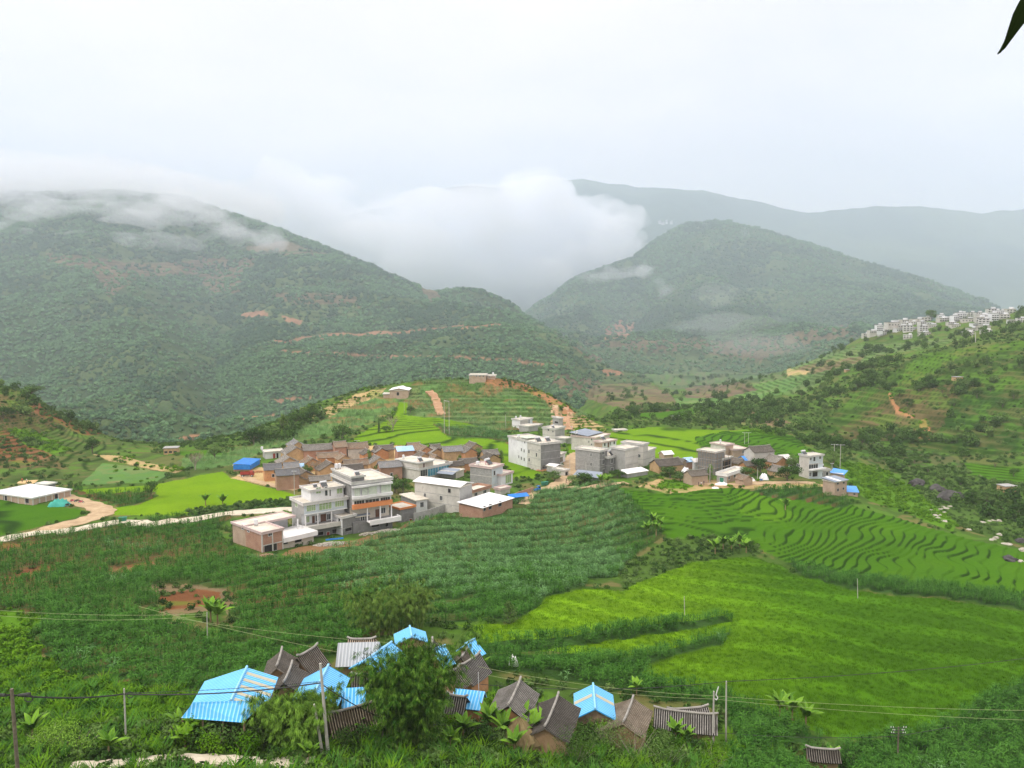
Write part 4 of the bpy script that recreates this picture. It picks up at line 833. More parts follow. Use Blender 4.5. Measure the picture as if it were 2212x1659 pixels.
# boundary wall that curves along the field
def wallstrip(name, label, pts, R_, top, mat, cat='wall', t=.25, base=1.5):
    g_ = [G.hit(*R_(*p)) for p in pts]; m = MB()
    r = empty(name, g_[0], 0, label, cat); o = g_[0]
    for a, b in zip(g_, g_[1:]):
        d = (b - a); n = Vector((-d.y, d.x, 0)).normalized() * t / 2; a, b = a - o, b - o
        m.add([a - n + Vector((0,0,-base)), b - n + Vector((0,0,-base)), b + n + Vector((0,0,-base)), a + n + Vector((0,0,-base)), a - n + Vector((0,0,top)), b - n + Vector((0,0,top)), b + n + Vector((0,0,top)), a + n + Vector((0,0,top))],
              [(0,3,2,1),(4,5,6,7),(0,1,5,4),(1,2,6,5),(2,3,7,6),(3,0,4,7)])
    m.build('wall', M(mat), r); return r
wallstrip('boundary_wall', 'curving grey concrete wall below the white-fronted low house', [(455,1440),(540,1420),(640,1395),(740,1360),(830,1330)], R2, 2.6, 'concrete')
# --- grey house with white gable-sheet roof
h = simple('long raw concrete house under a bright white metal roof', R2, (1005,1330), (1005,1030), (1150,980), (540,940), 'concrete', 'concrete_pale', 0, [('L',(580,1105),(604,1148),'dark',2),('L',(770,1135),(800,1190),'dark',2),('L',(868,1050),(897,1100),'hole',1)])
m = MB(); m.slab([(-.5,-.5,h.h),(h.w*.5,-.5,h.h+.9),(h.w*.5,h.d+.5,h.h+.9),(-.5,h.d+.5,h.h)], .12).slab([(h.w*.5,-.5,h.h+.9),(h.w+.5,-.5,h.h),(h.w+.5,h.d+.5,h.h),(h.w*.5,h.d+.5,h.h+.9)], .12)
m.build('metal_sheet', M('steel_white'), h.root)
m = MB(); m.add([(0,0,h.h-.3),(h.w,0,h.h-.3),(h.w*.5,0,h.h+.8),(0,.2,h.h-.3),(h.w,.2,h.h-.3),(h.w*.5,.2,h.h+.8)], [(0,1,2),(5,4,3)]); m.build('gable', M('concrete'), h.root)
h = simple('two-storey concrete wing with a brick parapet beside the white-roofed house', R2, (1040,1240), (1040,1125), (1365,1030), (1100,1040), 'concrete_pale', 'concrete', .7, [('F',(1062,1135),(1098,1190),'dark',2),('F',(1178,1105),(1212,1150),'dark',2),('F',(1283,1075),(1318,1120),'dark',2)], parm='brick_red')
water_heater(on_house(h, h.w*.35, 1.8, h.h), h.ang, 'large silver solar heater behind the brick parapet', 1.5, legs='metal_dark')
# --- brick shed, white flat sheet roof
h = House('brick_shed', 'low brick shed with a bright white sheet roof beside the maize', R2(1275,1400), R2(1275,1275), R2(1630,1160), R2(1005,1222))
h.walls(0, h.w, 0, h.d, -2, h.h - .15, M('brick_red'), M('brick_red'))
MB().slab([(-.5,-.5,h.h),(h.w+.5,-.5,h.h),(h.w+.5,h.d+.5,h.h+.5),(-.5,h.d+.5,h.h+.5)], .14).build('roof', M('steel_white'), h.root)
for a in ((1285,1262,1310,1308),(1347,1242,1380,1288),(1462,1208,1498,1252)): h.win('F', R2(a[0],a[1]), R2(a[2],a[3]), 0, 'hole', 1)
# --- blue glass house
h = simple('two-storey concrete house with a long blue-curtained window band', R2, (530,960), (530,825), (905,745), (375,755), 'plaster_tan', 'concrete_pale', .5, [])
for a in ((540,835,618,893),(625,822,745,880),(752,795,880,850)): h.win('F', R2(a[0],a[1]), R2(a[2],a[3]), 0, 'blue' if a[0] != 540 else 'dark', 4)
z = h.h + 2.6; x1, _y = h.loc(R2(640,700), z); h.walls(0, min(max(x1, 3), h.w*.5), .4, h.d, h.h - .2, z - .3, M('plaster_tan'), M('concrete_pale')); h.roof(0, min(max(x1, 3), h.w*.5), .4, h.d, z, M('parapet_white'), .5, .15)
h.winm('F', 2.2, 3.1, h.h + .1, h.h + 2, .4, 'wood', 1, 'door')
water_heater(on_house(h, 2.2, 1.8, z), h.ang, 'pink and silver solar heater on the blue-curtained house', 1.1); tank(on_house(h, 1.2, h.d * .8, z), 'silver water tank on the blue-curtained house', 1.2, .45)
h = simple('small raw concrete shed with a blue-grey lean-to roof beside the blue-curtained house', R2, (958,935), (958,850), (1055,815), (870,800), 'plaster_tan', 'concrete', 0, [])
MB().slab([(-3,-.3,h.h-.6),(h.w*.5,-.3,h.h+.5),(h.w*.5,h.d+.3,h.h+.5),(-3,h.d+.3,h.h-.6)], .1).build('metal_sheet', M('steel_grey'), h.root)
# --- pink striped house
h = simple('three-storey grey house with pink-striped parapets and a rooftop heater', R2, (1385,1045), (1385,808), (1515,770), (1130,775), 'plaster_blue', 'block_grey', .5, [('F',(1405,842),(1425,888),'dark',1)], parm='parapet_pink')
water_heater(on_house(h, h.w*.7, h.d*.5, h.h), h.ang, 'large pink solar heater on the pink-striped grey house', 1.5); tank(on_house(h, h.w*.3, h.d*.8, h.h), 'dome-topped tank on the pink-striped grey house', .9, .7)
hw = simple('curved-front wing of pale tiles and tall windows, right of the pink-striped house', R2, (1500,1030), (1500,895), (1632,855), (1460,850), 'plaster_white', None, .5, [('F',(1548,885),(1612,970),'green',3)], parm='parapet_pink')
hw = simple('low porch room with tiered pink-white cornices', R2, (1490,1130), (1490,1060), (1600,1035), (1375,1055), 'concrete_pale', None, .45, [], parm='parapet_pink', name='porch_room')
wallstrip('boundary_wall', 'low brick and concrete yard wall beside the blue tricycle', [(1620,1185),(1700,1150),(1790,1120),(1880,1090)], R2, 1.8, 'brick_red')
# --- the tall block with white left face
h = simple('tall four-storey block with a dark cement front and white tiled left side', R3, (482,850), (480,525), (716,500), (190,425), 'concrete_dark', 'concrete_pale', .5, [('F',(500,778),(530,810),'hole',1),('F',(538,775),(568,805),'hole',1)], base=3)
xw, zw = h.face('L', R3(325,600)); MB().box(-.06, -.004, xw, h.d, -3, h.h - .35).build('tiled_face', M('plaster_white'), h.root)
for a in ((208,440,220,478),(290,478,300,515),(250,570,260,608),(283,585,293,622),(220,655,229,690),(250,670,260,710),(283,685,294,725),(338,585,352,632),(426,625,440,675),(340,685,354,730),(461,580,469,608),(461,690,469,720)):
    h.win('L', R3(a[0],a[1]), R3(a[2],a[3]), -.06 if a[0] < 325 else 0, 'dark', 1)
water_heater(on_house(h, h.w*.3, h.d*.25, h.h), h.ang, 'solar heater at the front of the tall cement block', 1.3, legs='metal_dark'); tank(on_house(h, h.w*.2, h.d*.8, h.h), 'flat white tank at the back left of the tall cement block', .7, .7)
water_heater(on_house(h, h.w*.7, h.d*.2, h.h), h.ang, 'dark-panelled solar heater at the right front of the tall cement block', 1.2, legs='pink_paint')
MB().box(h.w*.1, h.w*.7, h.d*.5, h.d*.75, h.h + .6, h.h + .7).build('canopy', M('curtain'), h.root)
for x in (.12, .68): MB().bar((h.w*x, h.d*.52, h.h - .05), (h.w*x, h.d*.52, h.h + .6), .06).build('post', M('metal_dark'), h.root)
h = simple('stepped pale wing of balconies on the right of the tall cement block', R3, (715,760), (715,650), (775,625), (705,610), 'plaster_white', None, .4, [('F',(712,682),(742,728),'dark',2)])
h = simple('square grey tower house behind the tall cement block', R3, (655,490), (655,345), (768,320), (530,325), 'concrete', 'concrete_pale', .5, [('L',(622,362),(635,385),'dark',1),('L',(565,340),(585,365),'dark',1)], Y=385)
tank(on_house(h, h.w*.45, h.d*.5, h.h), 'small domed tank on the square grey tower house', .9, .5); water_heater(on_house(h, h.w*.3, h.d*.4, h.h), h.ang, 'small heater on the square grey tower house', .9, legs='metal_dark')
h = simple('low grey room right of the square tower house', R3, (778,515), (778,460), (850,445), (760,425), 'concrete', None, .3, [], name='concrete_room', Y=378)
h = simple('pale two-storey house with dark rooftop tanks, leftmost of the hill-foot group', R3, (240,395), (240,240), (330,230), (165,222), 'concrete_pale', 'plaster_white', .35, [('L',(178,312),(186,335),'dark',1),('L',(236,340),(243,388),'dark',1)], Y=425)
tank(on_house(h, h.w*.2, h.d*.7, h.h), 'black and silver tank on the leftmost hill-foot house', 1.1, .5); tank(on_house(h, h.w*.7, h.d*.6, h.h), 'second steel tank on the leftmost hill-foot house', 1.3, .5)
h = simple('white-walled upper house with a flat grey roof, left hill-foot group', R3, (345,290), (340,225), (385,215), (260,205), 'plaster_blue', None, .3, [('F',(338,232),(350,280),'dark',1)], Y=432)
h = simple('wide low grey house with a white slab roof, left hill-foot group', R3, (340,385), (340,315), (450,300), (330,285), 'concrete', None, .35, [], Y=415); 
h = simple('pale low house with a long roof edge beside the grey hill-foot house', R3, (450,360), (450,300), (502,285), (380,275), 'concrete_pale', None, .3, [], Y=428)
h = simple('unfinished dark block house with an open right corner on the hill foot', R3, (625,318), (625,200), (700,215), (515,195), 'concrete', 'block_grey', .25, [('F',(650,250),(690,280),'hole',1)], Y=430)
h = simple('small shed with a white folded roof against the tall block', R3, (655,865), (655,790), (750,770), (612,760), 'plaster_tan', 'concrete', 0, [], name='block_shed')
MB().slab([(-.2,-.3,h.h),(h.w*.4,-.3,h.h+.6),(h.w*.4,h.d+.2,h.h+.6),(-.2,h.d+.2,h.h)], .08).slab([(h.w*.4,-.3,h.h+.6),(h.w+.2,-.3,h.h),(h.w+.2,h.d+.2,h.h),(h.w*.4,h.d+.2,h.h+.6)], .08).build('metal_sheet', M('steel_white'), h.root)
h = simple('low room with a dark gateway beside the dirt road', R3, (770,905), (770,835), (815,825), (745,785), 'concrete_pale', None, .3, [('F',(775,858),(800,900),'hole',1)], name='concrete_room')
# --- grey corner house right of the road
h = simple('grey cement corner house with three white-framed window rows', R3, (1180,880), (1180,610), (1275,588), (950,560), 'concrete_dark', 'block_grey', .45, [('L',(1073,630),(1088,672),'dark',1),('L',(1073,738),(1088,782),'dark',1),('F',(1210,615),(1235,645),'dark',2),('F',(1212,710),(1238,760),'dark',2),('F',(1212,822),(1240,870),'dark',2)])
hh = simple('two-storey grey wing with white-framed windows and a rooftop heater', R3, (1285,870), (1285,685), (1475,640), (1270,600), 'concrete_dark', None, .6, [('F',(1315,695),(1340,745),'dark',2),('F',(1390,680),(1413,730),'dark',2),('F',(1437,670),(1452,710),'dark',1),('F',(1315,805),(1340,855),'dark',2),('F',(1390,790),(1412,840),'dark',2),('F',(1437,785),(1450,815),'dark',1)])
water_heater(on_house(hh, hh.w*.45, 2, hh.h), hh.ang, 'long white solar heater on the grey wing right of the road', 1.5, legs='metal_dark')
h = simple('plain tan cement block between the grey wing and the pale house', R3, (1482,870), (1482,590), (1640,560), (1370,555), 'concrete_pale', 'concrete', .45, [])
h = simple('tall pale grey house with an orange-covered back roof', R3, (1695,790), (1695,530), (1755,515), (1450,500), 'concrete_pale', 'parapet_white' if False else 'concrete_pale', .45, [('L',(1632,640),(1666,682),'dark',2)])
h = simple('stepped pale grey house at the right end of the middle group', R3, (1745,770), (1745,610), (1840,570), (1700,560), 'concrete_pale', None, .4, [])
h = simple('white house with a pink parapet and dark metal roof sheet', R3, (1130,545), (1130,450), (1300,405), (1025,378), 'concrete_pale', 'concrete_pale', .3, [('L',(1080,450),(1092,478),'dark',1),('L',(1050,480),(1060,508),'dark',1),('L',(1080,515),(1092,535),'dark',1)], parm='parapet_pink', Y=358)
MB().slab([(-.5,h.d*.3,h.h+.6),(h.w+.5,h.d*.3,h.h+.6),(h.w+.5,h.d+1,h.h+1.6),(-.5,h.d+1,h.h+1.6)], .12).build('metal_sheet', M('steel_grey'), h.root)
tank(on_house(h, .8, h.d*.8, h.h + .6), 'steel tank on the pink-parapet house', 1.3, .5)
h = simple('cream house with pink cornice, brick side and three white-framed windows', R3, (1215,575), (1215,505), (1380,475), (1125,490), 'plaster_white', 'brick_tan', .4, [('F',(1232,512),(1250,545),'dark',1),('F',(1275,505),(1293,560),'wood',1),('F',(1300,500),(1312,530),'dark',1),('F',(1345,488),(1362,520),'dark',1)], parm='parapet_pink', Y=342)
water_heater(on_house(h, h.w*.4, h.d*.6, h.h + .4), h.ang, 'heater on the cream house with pink cornice', 1.2, legs='metal_dark')
for q, lb, y in (((925,890),'shed',0),): pass
h = simple('grey lean-to shed with a blue-grey roof at the foot of the corner house', R3, (1195,960), (1195,880), (1210,870), (920,850), 'concrete', 'concrete', 0, [], name='lean_to_shed')
MB().slab([(-4.5,-.3,h.h-.6),(h.w,-.3,h.h+.5),(h.w,h.d,h.h+.8),(-4.5,h.d,h.h-.1)], .1).build('metal_sheet', M('steel_grey'), h.root)
h = simple('low stone outbuilding with a white sheet roof below the tan block', R3, (1510,925), (1510,872), (1750,835), (1480,845), 'concrete', 'concrete', 0, [], name='outbuilding')
MB().slab([(-.4,-.4,h.h),(h.w+.4,-.4,h.h),(h.w+.4,h.d+.3,h.h+.8),(-.4,h.d+.3,h.h+.8)], .1).build('metal_sheet', M('steel_white'), h.root)
h = simple('field shelter with a blue-edged white roof in the rice behind the pink-parapet house', R3, (1370,395), (1370,358), (1505,352), (1355,345), 'plaster_tan', None, .2, [('F',(1400,365),(1450,385),'hole',1)], name='field_shelter', Y=415)
# --- right end group (R4)
h = simple('dark block house wrapped in bamboo scaffolding', R4, (640,745), (640,515), (735,495), (495,485), 'concrete_dark', 'concrete_dark', .3, [])
m = MB(); 
for i in range(8): y = h.d * i / 7; m.bar((-.9, y, -1), (-.9, y, h.h + .3), .06)
for i in range(5): x = h.w * i / 4 * 1.6; m.bar((x, -.9, -1), (x, -.9, h.h * .9), .06)
for k_ in range(6): z = 1 + k_ * 2; m.bar((-.9, -1, z), (-.9, h.d + .3, z), .055); m.bar((-1, -.9, z), (h.w * 1.7, -.9, z), .055)
m.build('scaffold', M('wood'), empty('scaffolding', h.A, h.ang, 'bamboo scaffolding round the dark unfinished block house', 'scaffolding'))
SC = h
h = simple('grey unfinished wing with open floors behind the scaffolding', R4, (700,730), (700,580), (805,555), (650,560), 'concrete', None, .2, [('F',(715,600),(790,640),'hole',1),('F',(715,655),(790,690),'hole',1)])
h = simple('low brick house with a pale balustraded terrace and green door', R4, (755,820), (755,745), (935,685), (675,725), 'brick_tan', 'concrete', .9, [('F',(768,750),(785,778),'dark',1),('F',(822,738),(842,765),'dark',1),('F',(877,722),(893,750),'dark',1)], parm='parapet_white')
h.winm('L', 1.2, h.d - 1.2, -.2, h.h - 1, 0, 'green_door', 1, 'door')
h = simple('brick tower room with white cornice above the scaffolded house', R4, (740,540), (740,445), (820,432), (645,415), 'brick_tan', 'concrete_pale', .3, [], parm='parapet_pink', Y=336); tank(on_house(h, h.w*.3, h.d*.5, h.h), 'steel tank on the brick tower room', 1.3, .4)
h = simple('low brick house with a white cornice behind the blue tarpaulins', R4, (815,545), (815,490), (965,480), (810,450), 'brick_tan', None, .3, [('F',(908,497),(930,525),'dark',2)], parm='parapet_pink', Y=336)
h = simple('pale three-storey house with blue upper walls, right end of the village', R4, (1560,775), (1560,555), (1703,540), (1425,540), 'plaster_blue', 'concrete_pale', .35, [('L',(1448,628),(1475,658),'dark',2),('F',(1570,568),(1588,592),'dark',2),('F',(1606,560),(1625,600),'dark',1),('F',(1664,552),(1682,578),'dark',2),('F',(1562,632),(1650,670),'dark',4),('F',(1567,710),(1585,748),'dark',2),('F',(1600,702),(1645,748),'hole',1)])
z_ = h.face('F', R4(1560,688))[1]; MB().box(-.2, h.w + .3, -1.3, 0, z_ - .2, z_ + .35).build('balcony', M('parapet_white'), h.root)
water_heater(on_house(h, h.w*.2, h.d*.8, h.h), h.ang, 'blue and white heater on the pale three-storey house', 1.1, legs='blue_pale')
h = simple('low grey room with a heater, joined to the pale three-storey house', R4, (1680,765), (1680,692), (1772,688), (1650,670), 'concrete', None, .4, [('F',(1678,715),(1702,745),'dark',1),('F',(1730,710),(1752,740),'dark',1)], name='concrete_room')
water_heater(on_house(h, h.w*.4, h.d*.5, h.h), h.ang, 'solar heater on the low grey room', 1.3, legs='metal_dark')
h = simple('two-storey tan brick house with a grey and white sheet roof at the village edge', R4, (1815,940), (1800,805), (1938,785), (1735,775), 'brick_tan', 'brick_tan', 0, [('F',(1838,815),(1855,828),'hole',1),('F',(1898,805),(1912,820),'hole',1),('F',(1840,873),(1855,895),'hole',1),('F',(1895,862),(1908,880),'hole',1)])
MB().slab([(-.5,-.5,h.h+.1),(h.w+.5,-.5,h.h+.1),(h.w+.5,h.d+.5,h.h+.7),(-.5,h.d+.5,h.h+.7)], .14).build('metal_sheet', M('steel_grey'), h.root)
MB().slab([(h.w*.25,-.52,h.h+.14),(h.w*.45,-.52,h.h+.14),(h.w*.45,h.d+.52,h.h+.74),(h.w*.25,h.d+.52,h.h+.74)], .03).build('white_sheet', M('steel_white'), h.root)
h = simple('low brick outhouse with a bright blue roof below the tan brick house', R4, (1945,940), (1945,900), (2045,905), (1930,872), 'brick_tan', None, 0, [('F',(2000,918),(2020,932),'hole',1)], name='brick_outhouse')
MB().slab([(-.4,-.4,h.h),(h.w+.4,-.4,h.h),(h.w+.4,h.d+1.2,h.h+.9),(-.4,h.d+1.2,h.h+.9)], .12).build('metal_sheet', M('metal_blue_deep'), h.root)
h = simple('brick outhouse with a blue tarpaulin roof behind the tan brick house', R4, (1775,760), (1775,712), (1890,725), (1765,690), 'brick_tan', None, 0, [], name='brick_outhouse')
MB().slab([(-.4,-.4,h.h),(h.w+.8,-.4,h.h-.3),(h.w+.8,h.d+1.2,h.h+.5),(-.4,h.d+1.2,h.h+.9)], .12).build('tarpaulin', M('metal_blue_deep'), h.root)
# --- left building site (R8)
h = House('concrete_building', 'long single-storey raw concrete building with a wide white roof, left edge', R8(310,1235), R8(310,1165), R8(668,1085), R8(-60,1105), Y=None)
h.walls(0, h.w, 0, h.d, -2, h.h - .3, M('brick_tan'), M('brick_tan')); h.roof(0, h.w, 0, h.d, h.h, M('parapet_white'), .35, .12, M('parapet_white'))
for i in range(7): x = (h.w - .3) * i / 6; MB().box(x, x + .35, -.06, .2, -1.5, h.h - .34).build('column', M('concrete_pale'), h.root)
for i in range(1, 7): y = (h.d - .3) * i / 6; MB().box(-.06, .2, y, y + .35, -1.5, h.h - .34).build('column', M('concrete_pale'), h.root)
h.win('F', R8(518,1125), R8(548,1168), 0, 'hole', 1); h.win('L', R8(240,1165), R8(275,1215), 0, 'hole', 1); h.win('L', R8(33,1142), R8(68,1190), 0, 'hole', 1)
LB = h
h = simple('white-roofed rear wing behind the long raw concrete building', R8, (455,1075), (455,1035), (525,1018), (330,1030), 'concrete_dark', None, .1, [], parm='parapet_white', Y=278)
h = House('building_site', 'half-built house with yellow formwork boards on its roof, left edge', R8(150,1075), R8(150,1035), R8(310,1025), R8(-80,1020), Y=290)
h.walls(0, h.w, 0, h.d, -2, h.h - .3, M('brick_tan')); MB().box(-.5, h.w + .5, -.5, h.d + .5, h.h - .28, h.h - .1).build('formwork', M('plywood'), h.root)
SITE = h
# --- knoll buildings (full-view pixels)
I_ = lambda x, y: (x, y)
def R9(x, y): return (756 + x * .293, 756 + y * .293)      # 1400,1400 crop
h = simple('brick barn with a broad white gable roof on the knoll', R9, (430,350), (432,295), (455,275), (285,300), 'brick_tan', 'brick_tan', 0, [('L',(345,312),(362,335),'hole',1)], Y=None, name='brick_barn')
m = MB(); m.slab([(-.6,-.6,h.h-.1),(h.w+.6,-.6,h.h-.1),(h.w+.6,h.d*.5,h.h+1.1),(-.6,h.d*.5,h.h+1.1)], .12).slab([(-.6,h.d*.5,h.h+1.1),(h.w+.6,h.d*.5,h.h+1.1),(h.w+.6,h.d+.6,h.h-.1),(-.6,h.d+.6,h.h-.1)], .12)
m.build('metal_sheet', M('steel_white'), h.root)
m = MB(); m.add([(0,0,h.h-.3),(0,h.d,h.h-.3),(0,h.d/2,h.h+1)], [(0,2,1)]).add([(h.w,0,h.h-.3),(h.w,h.d,h.h-.3),(h.w,h.d/2,h.h+1)], [(0,1,2)]); m.build('gable', M('brick_tan'), h.root)
h = simple('small brick lean-to beside the knoll barn', R9, (305,352), (305,322), (315,312), (250,318), 'brick_tan', 'brick_tan', 0.1, [], parm='steel_white', name='brick_shed')
h = simple('long brick house with four windows on the knoll summit', R9, (1000,235), (1000,185), (1010,175), (885,180), 'plaster_tan', 'brick_tan', .3, [('L',(888,182),(896,195),'dark',1),('L',(928,184),(936,197),'dark',1),('L',(954,186),(962,199),'dark',1),('L',(978,188),(986,201),'dark',1)], parm='parapet', name='brick_house')
h = simple('lower brick wing right of the knoll summit house', R9, (1070,218), (1070,190), (1078,182), (1008,190), 'plaster_tan', 'brick_tan', .25, [('L',(1022,193),(1030,203),'dark',1)], name='brick_wing')
tank(on_house(h, h.w*.5, h.d*.3, h.h), 'white tank on the knoll summit house', 1.2, .6)
h = simple('blue-tarped shack at the left edge of the old village', R1, (300,545), (300,470), (415,400), (138,450), 'brick_red', 'brick_red', 0, [], name='tarp_shack')
MB().slab([(-.3,-.3,h.h),(h.w+.3,-.3,h.h),(h.w+.3,h.d+.3,h.h+.4),(-.3,h.d+.3,h.h+.4)], .1).build('tarpaulin', M('blue_tarp'), h.root)
MB().box(-.25,h.w*.9,-.32,-.26,h.h-1.9,h.h).box(-.32,-.26,-.2,h.d,h.h-1.9,h.h).build('side_tarp', M('blue_tarp'), h.root)
h = simple('low white-fronted house with a red door beside the blue-tarped shack', R1, (480,405), (480,325), (700,308), (415,300), 'plaster_white', 'concrete', .25, [('F',(568,338),(598,400),'red',1),('F',(610,335),(632,400),'hole',1)])
tank(on_house(h, -.5, h.d*.8, h.h), 'domed white tank on the low house with a red door', 1.2, .5)
# ------------------------------------------------------------------ old tile-roofed houses of the village
TH = R(22)
def ridge_from(px, hr, ln, ang):
    m = at_h(*px, hr); e = Vector((math.cos(ang), math.sin(ang), 0)); a, b = m - e * ln / 2, m + e * ln / 2
    return proj(a.x, a.y, m.z), proj(b.x, b.y, m.z), m.z
WIN = {'w': [('E', .5, 1.6, .9, 1.2, 'w')], 'n': [('N', .5, 1.4, .9, 1.1, 'w')], 'h': [('E', .3, 1.5, .6, .5, 'hole'), ('E', .7, 1.5, .6, .5, 'hole')], '': []}
OLD = [
 (R1,840,180,'V',7,6,5.6,'mud_tan','tile_slate','','small slate-roofed mud house at the top left corner of the old quarter'),
 (R1,1110,225,'H',11.5,6,6,'brick_red','tile_grey','','long red brick house with a pale tile roof along the back of the old quarter'),
 (R1,1355,192,'H',4.6,6,7.4,'brick_red','tile_brown','n','tall narrow brick house with white-framed openings in the back row'),
 (R1,1560,208,'H',7.8,6,6.4,'concrete_pale','tile_brown','','grey-walled house with a yellow door and mottled tiles in the back row'),
 (R1,815,245,'V',8,8,5.6,'mud_tan','tile_grey','','broad tan gable house with a pale roof near the white-fronted house'),
 (R1,735,365,'V',6.5,7,4.4,'mud_tan','tile_grey','','low tan gable house below the broad pale-roofed one'),
 (R1,1215,325,'H',7.5,5,4.8,'mud_orange','tile_brown','','yellowish tile roof house in front of the long brick house'),
 (R1,1230,430,'V',6,8,5.2,'mud_tan','tile_dark','','dark-roofed mud house with an arched front in the middle of the old quarter'),
 (R1,1545,405,'H',8,5.4,5.6,'mud_tan','tile_brown','','mottled brown-roofed house before the grey-walled one'),
 (R1,560,455,'H',5.6,5.5,5.6,'mud_orange','tile_slate','n','orange mud house with a white-framed door by the dirt yard'),
 (R1,780,440,'H',5,5,4.6,'mud_tan','tile_slate','','small slate-roofed house behind the orange house by the yard'),
 (R1,735,515,'H',7,5.4,6.6,'brick_red','tile_slate','w','two-storey red brick house facing the curved dirt lane'),
 (R1,930,525,'V',6,5.5,4.6,'mud_tan','tile_dark','','dark-roofed mud house right of the two-storey lane house'),
 (R1,1835,262,'V',5,5.5,4.6,'mud_orange','tile_grey','','small gable house with a pale swept roof near the green fields'),
 (R1,1800,365,'V',6,7,5,'mud_tan','tile_grey','','grey gable house with a small square hole in its end wall'),
 (R1,1950,425,'H',7.5,5.5,6.2,'brick_red','tile_slate','n','brick house with a slate roof and one white-framed window, right of the tall trees'),
 (R1,1720,540,'H',5.6,5,4.4,'mud_tan','tile_dark','','low dark-tiled shed just behind the wavy-balcony house'),
 (R1,1430,515,'V',6,7,4.6,'mud_tan','tile_dark','','wide low gable house behind the green-windowed house'),
 (R1,1500,465,'H',7,5,5,'mud_tan','tile_dark','','dark mottled roof house behind the wide low gable'),
 (R1,1880,238,'H',7,5,5,'mud_tan','tile_dark','','shadowy long roof behind the pale swept one'),
 (R1,1690,290,'V',5,5,5,'mud_orange','tile_dark','','steep dark gable between the back row and the swept roof'),
 (R1,1120,600,'H',6.5,4,3.4,'mud_tan','tile_grey','','low striped pale roof just behind the white house'),
 (R1,860,590,'V',5,5,3.8,'mud_tan','tile_dark','','low dark outbuilding beside the lane pole'),
 (R1,1010,380,'V',6,6,4.8,'mud_orange','tile_brown','','orange walled house with a blue patch beside it'),
 (R1,860,455,'H',4,3.6,3.6,'mud_orange','blue_pale','','small outhouse with a pale blue sheet roof'),
 (R1,1400,345,'V',5,5,5,'mud_tan','tile_brown','','small brown-roofed house at the foot of the narrow brick house'),
 (R2,345,545,'H',6.2,5,6,'brick_red','blue_pale','n','brick house with a pale blue roof in the back row'),
 (R2,575,535,'V',7,6.5,5.6,'mud_orange','tile_brown','','bright orange-fronted gable house right of the pale blue roof'),
 (R2,455,505,'H',5,5,5.4,'mud_tan','tile_brown','','brown roof rising behind the bright orange gable'),
 (R2,700,560,'V',6,6,5,'mud_tan','tile_grey','','pale-roofed gable house beside the bright orange one'),
 (R2,560,615,'V',5.5,6,4.8,'mud_tan','tile_dark','','dark gable behind the blue-curtained house'),
 (R2,700,645,'V',5,5.5,4.4,'mud_tan','tile_brown','','small brown gable beside the dark one'),
 (R2,910,545,'H',7.5,5.4,5.8,'mud_tan','tile_slate','','tan mud house with a long slate roof beside banana plants'),
 (R2,1095,555,'V',6.5,5.5,5.6,'mud_orange','tile_grey','','orange gable house joined to the long slate-roofed one'),
 (R2,1160,500,'V',6,5.5,6.2,'mud_tan','tile_dark','','tall narrow gable at the paddy edge'),
 (R2,1360,590,'H',6,5,5,'mud_tan','tile_grey','','pale-tiled house nearest the stepped paddies'),
 (R2,1370,630,'V',5,6,4.6,'mud_tan','tile_dark','','dark gable in front of the pale-tiled paddy house'),
 (R2,1100,690,'H',6.5,4.6,4.8,'mud_orange','tile_dark','','reddish dark-roofed house behind the pink-striped house'),
 (R2,710,525,'H',4,4,5.2,'mud_orange','tile_dark','','short dark roof in the right part of the back row'),
 (R2,680,690,'V',4.6,4.6,3.8,'mud_tan','tile_slate','','low slate roof hard behind the blue-curtained house'),
 (R2,940,725,'H',6,4.2,4.4,'mud_tan','tile_dark','','dim roof between the blue-curtained and pink-striped houses'),
 (R4,160,575,'H',9.5,6.5,4.8,'mud_tan','tile_dark','','long dark-tiled mud house right of the stepped grey house'),
 (R4,450,685,'H',6.5,5,4.8,'brick_tan','tile_dark','h','small stone-footed brick house with dark square openings by the lane'),
 (R4,1075,450,'H',9,6,8,'concrete_pale','tile_dark','','tall whitewashed hall with a dark tile roof'),
 (R4,1240,545,'V',6,6.5,5.2,'mud_orange','tile_grey','','orange mud gable house between the two large trees'),
 (R4,1260,645,'V',5,5.5,3.8,'mud_tan','tile_grey','','low ruined gable shed below the orange mud house'),
 (R4,965,600,'H',4.5,4.4,4.4,'mud_orange','tile_dark','','small dark-tiled house under the blue tarpaulins'),
 (R4,860,570,'V',5,5,4.4,'mud_tan','tile_dark','','brown gable roof beside the blue tarpaulins'),
 (R4,370,562,'H',3.6,4.4,4.2,'brick_red','blue_pale','','small brick shed with a pale blue roof in the middle of the low row'),
 (R4,310,575,'V',4,4.4,4,'brick_tan','tile_grey','','little brick shed left of the pale blue roof'),
 (R4,160,498,'H',4.4,4,3,'brick_tan','steel_white','','low brick hut with a white sheet roof at the paddy edge'),
 (R4,450,570,'H',4,4,4,'plaster_white','parapet','','whitewashed low building left of the scaffolded house'),
 (R4,1310,535,'H',4.4,5,4.4,'plaster_white','parapet','','pale flat-looking roof behind the orange mud gable'),
 (R4,925,735,'V',4,4.4,3.4,'brick_tan','tile_brown','','tumbledown brick shed beside the green-door house'),
 (R4,960,545,'H',5.5,4.4,3.9,'mud_tan','metal_blue_deep','','shed under bright blue tarpaulins beside the big tree'),
]
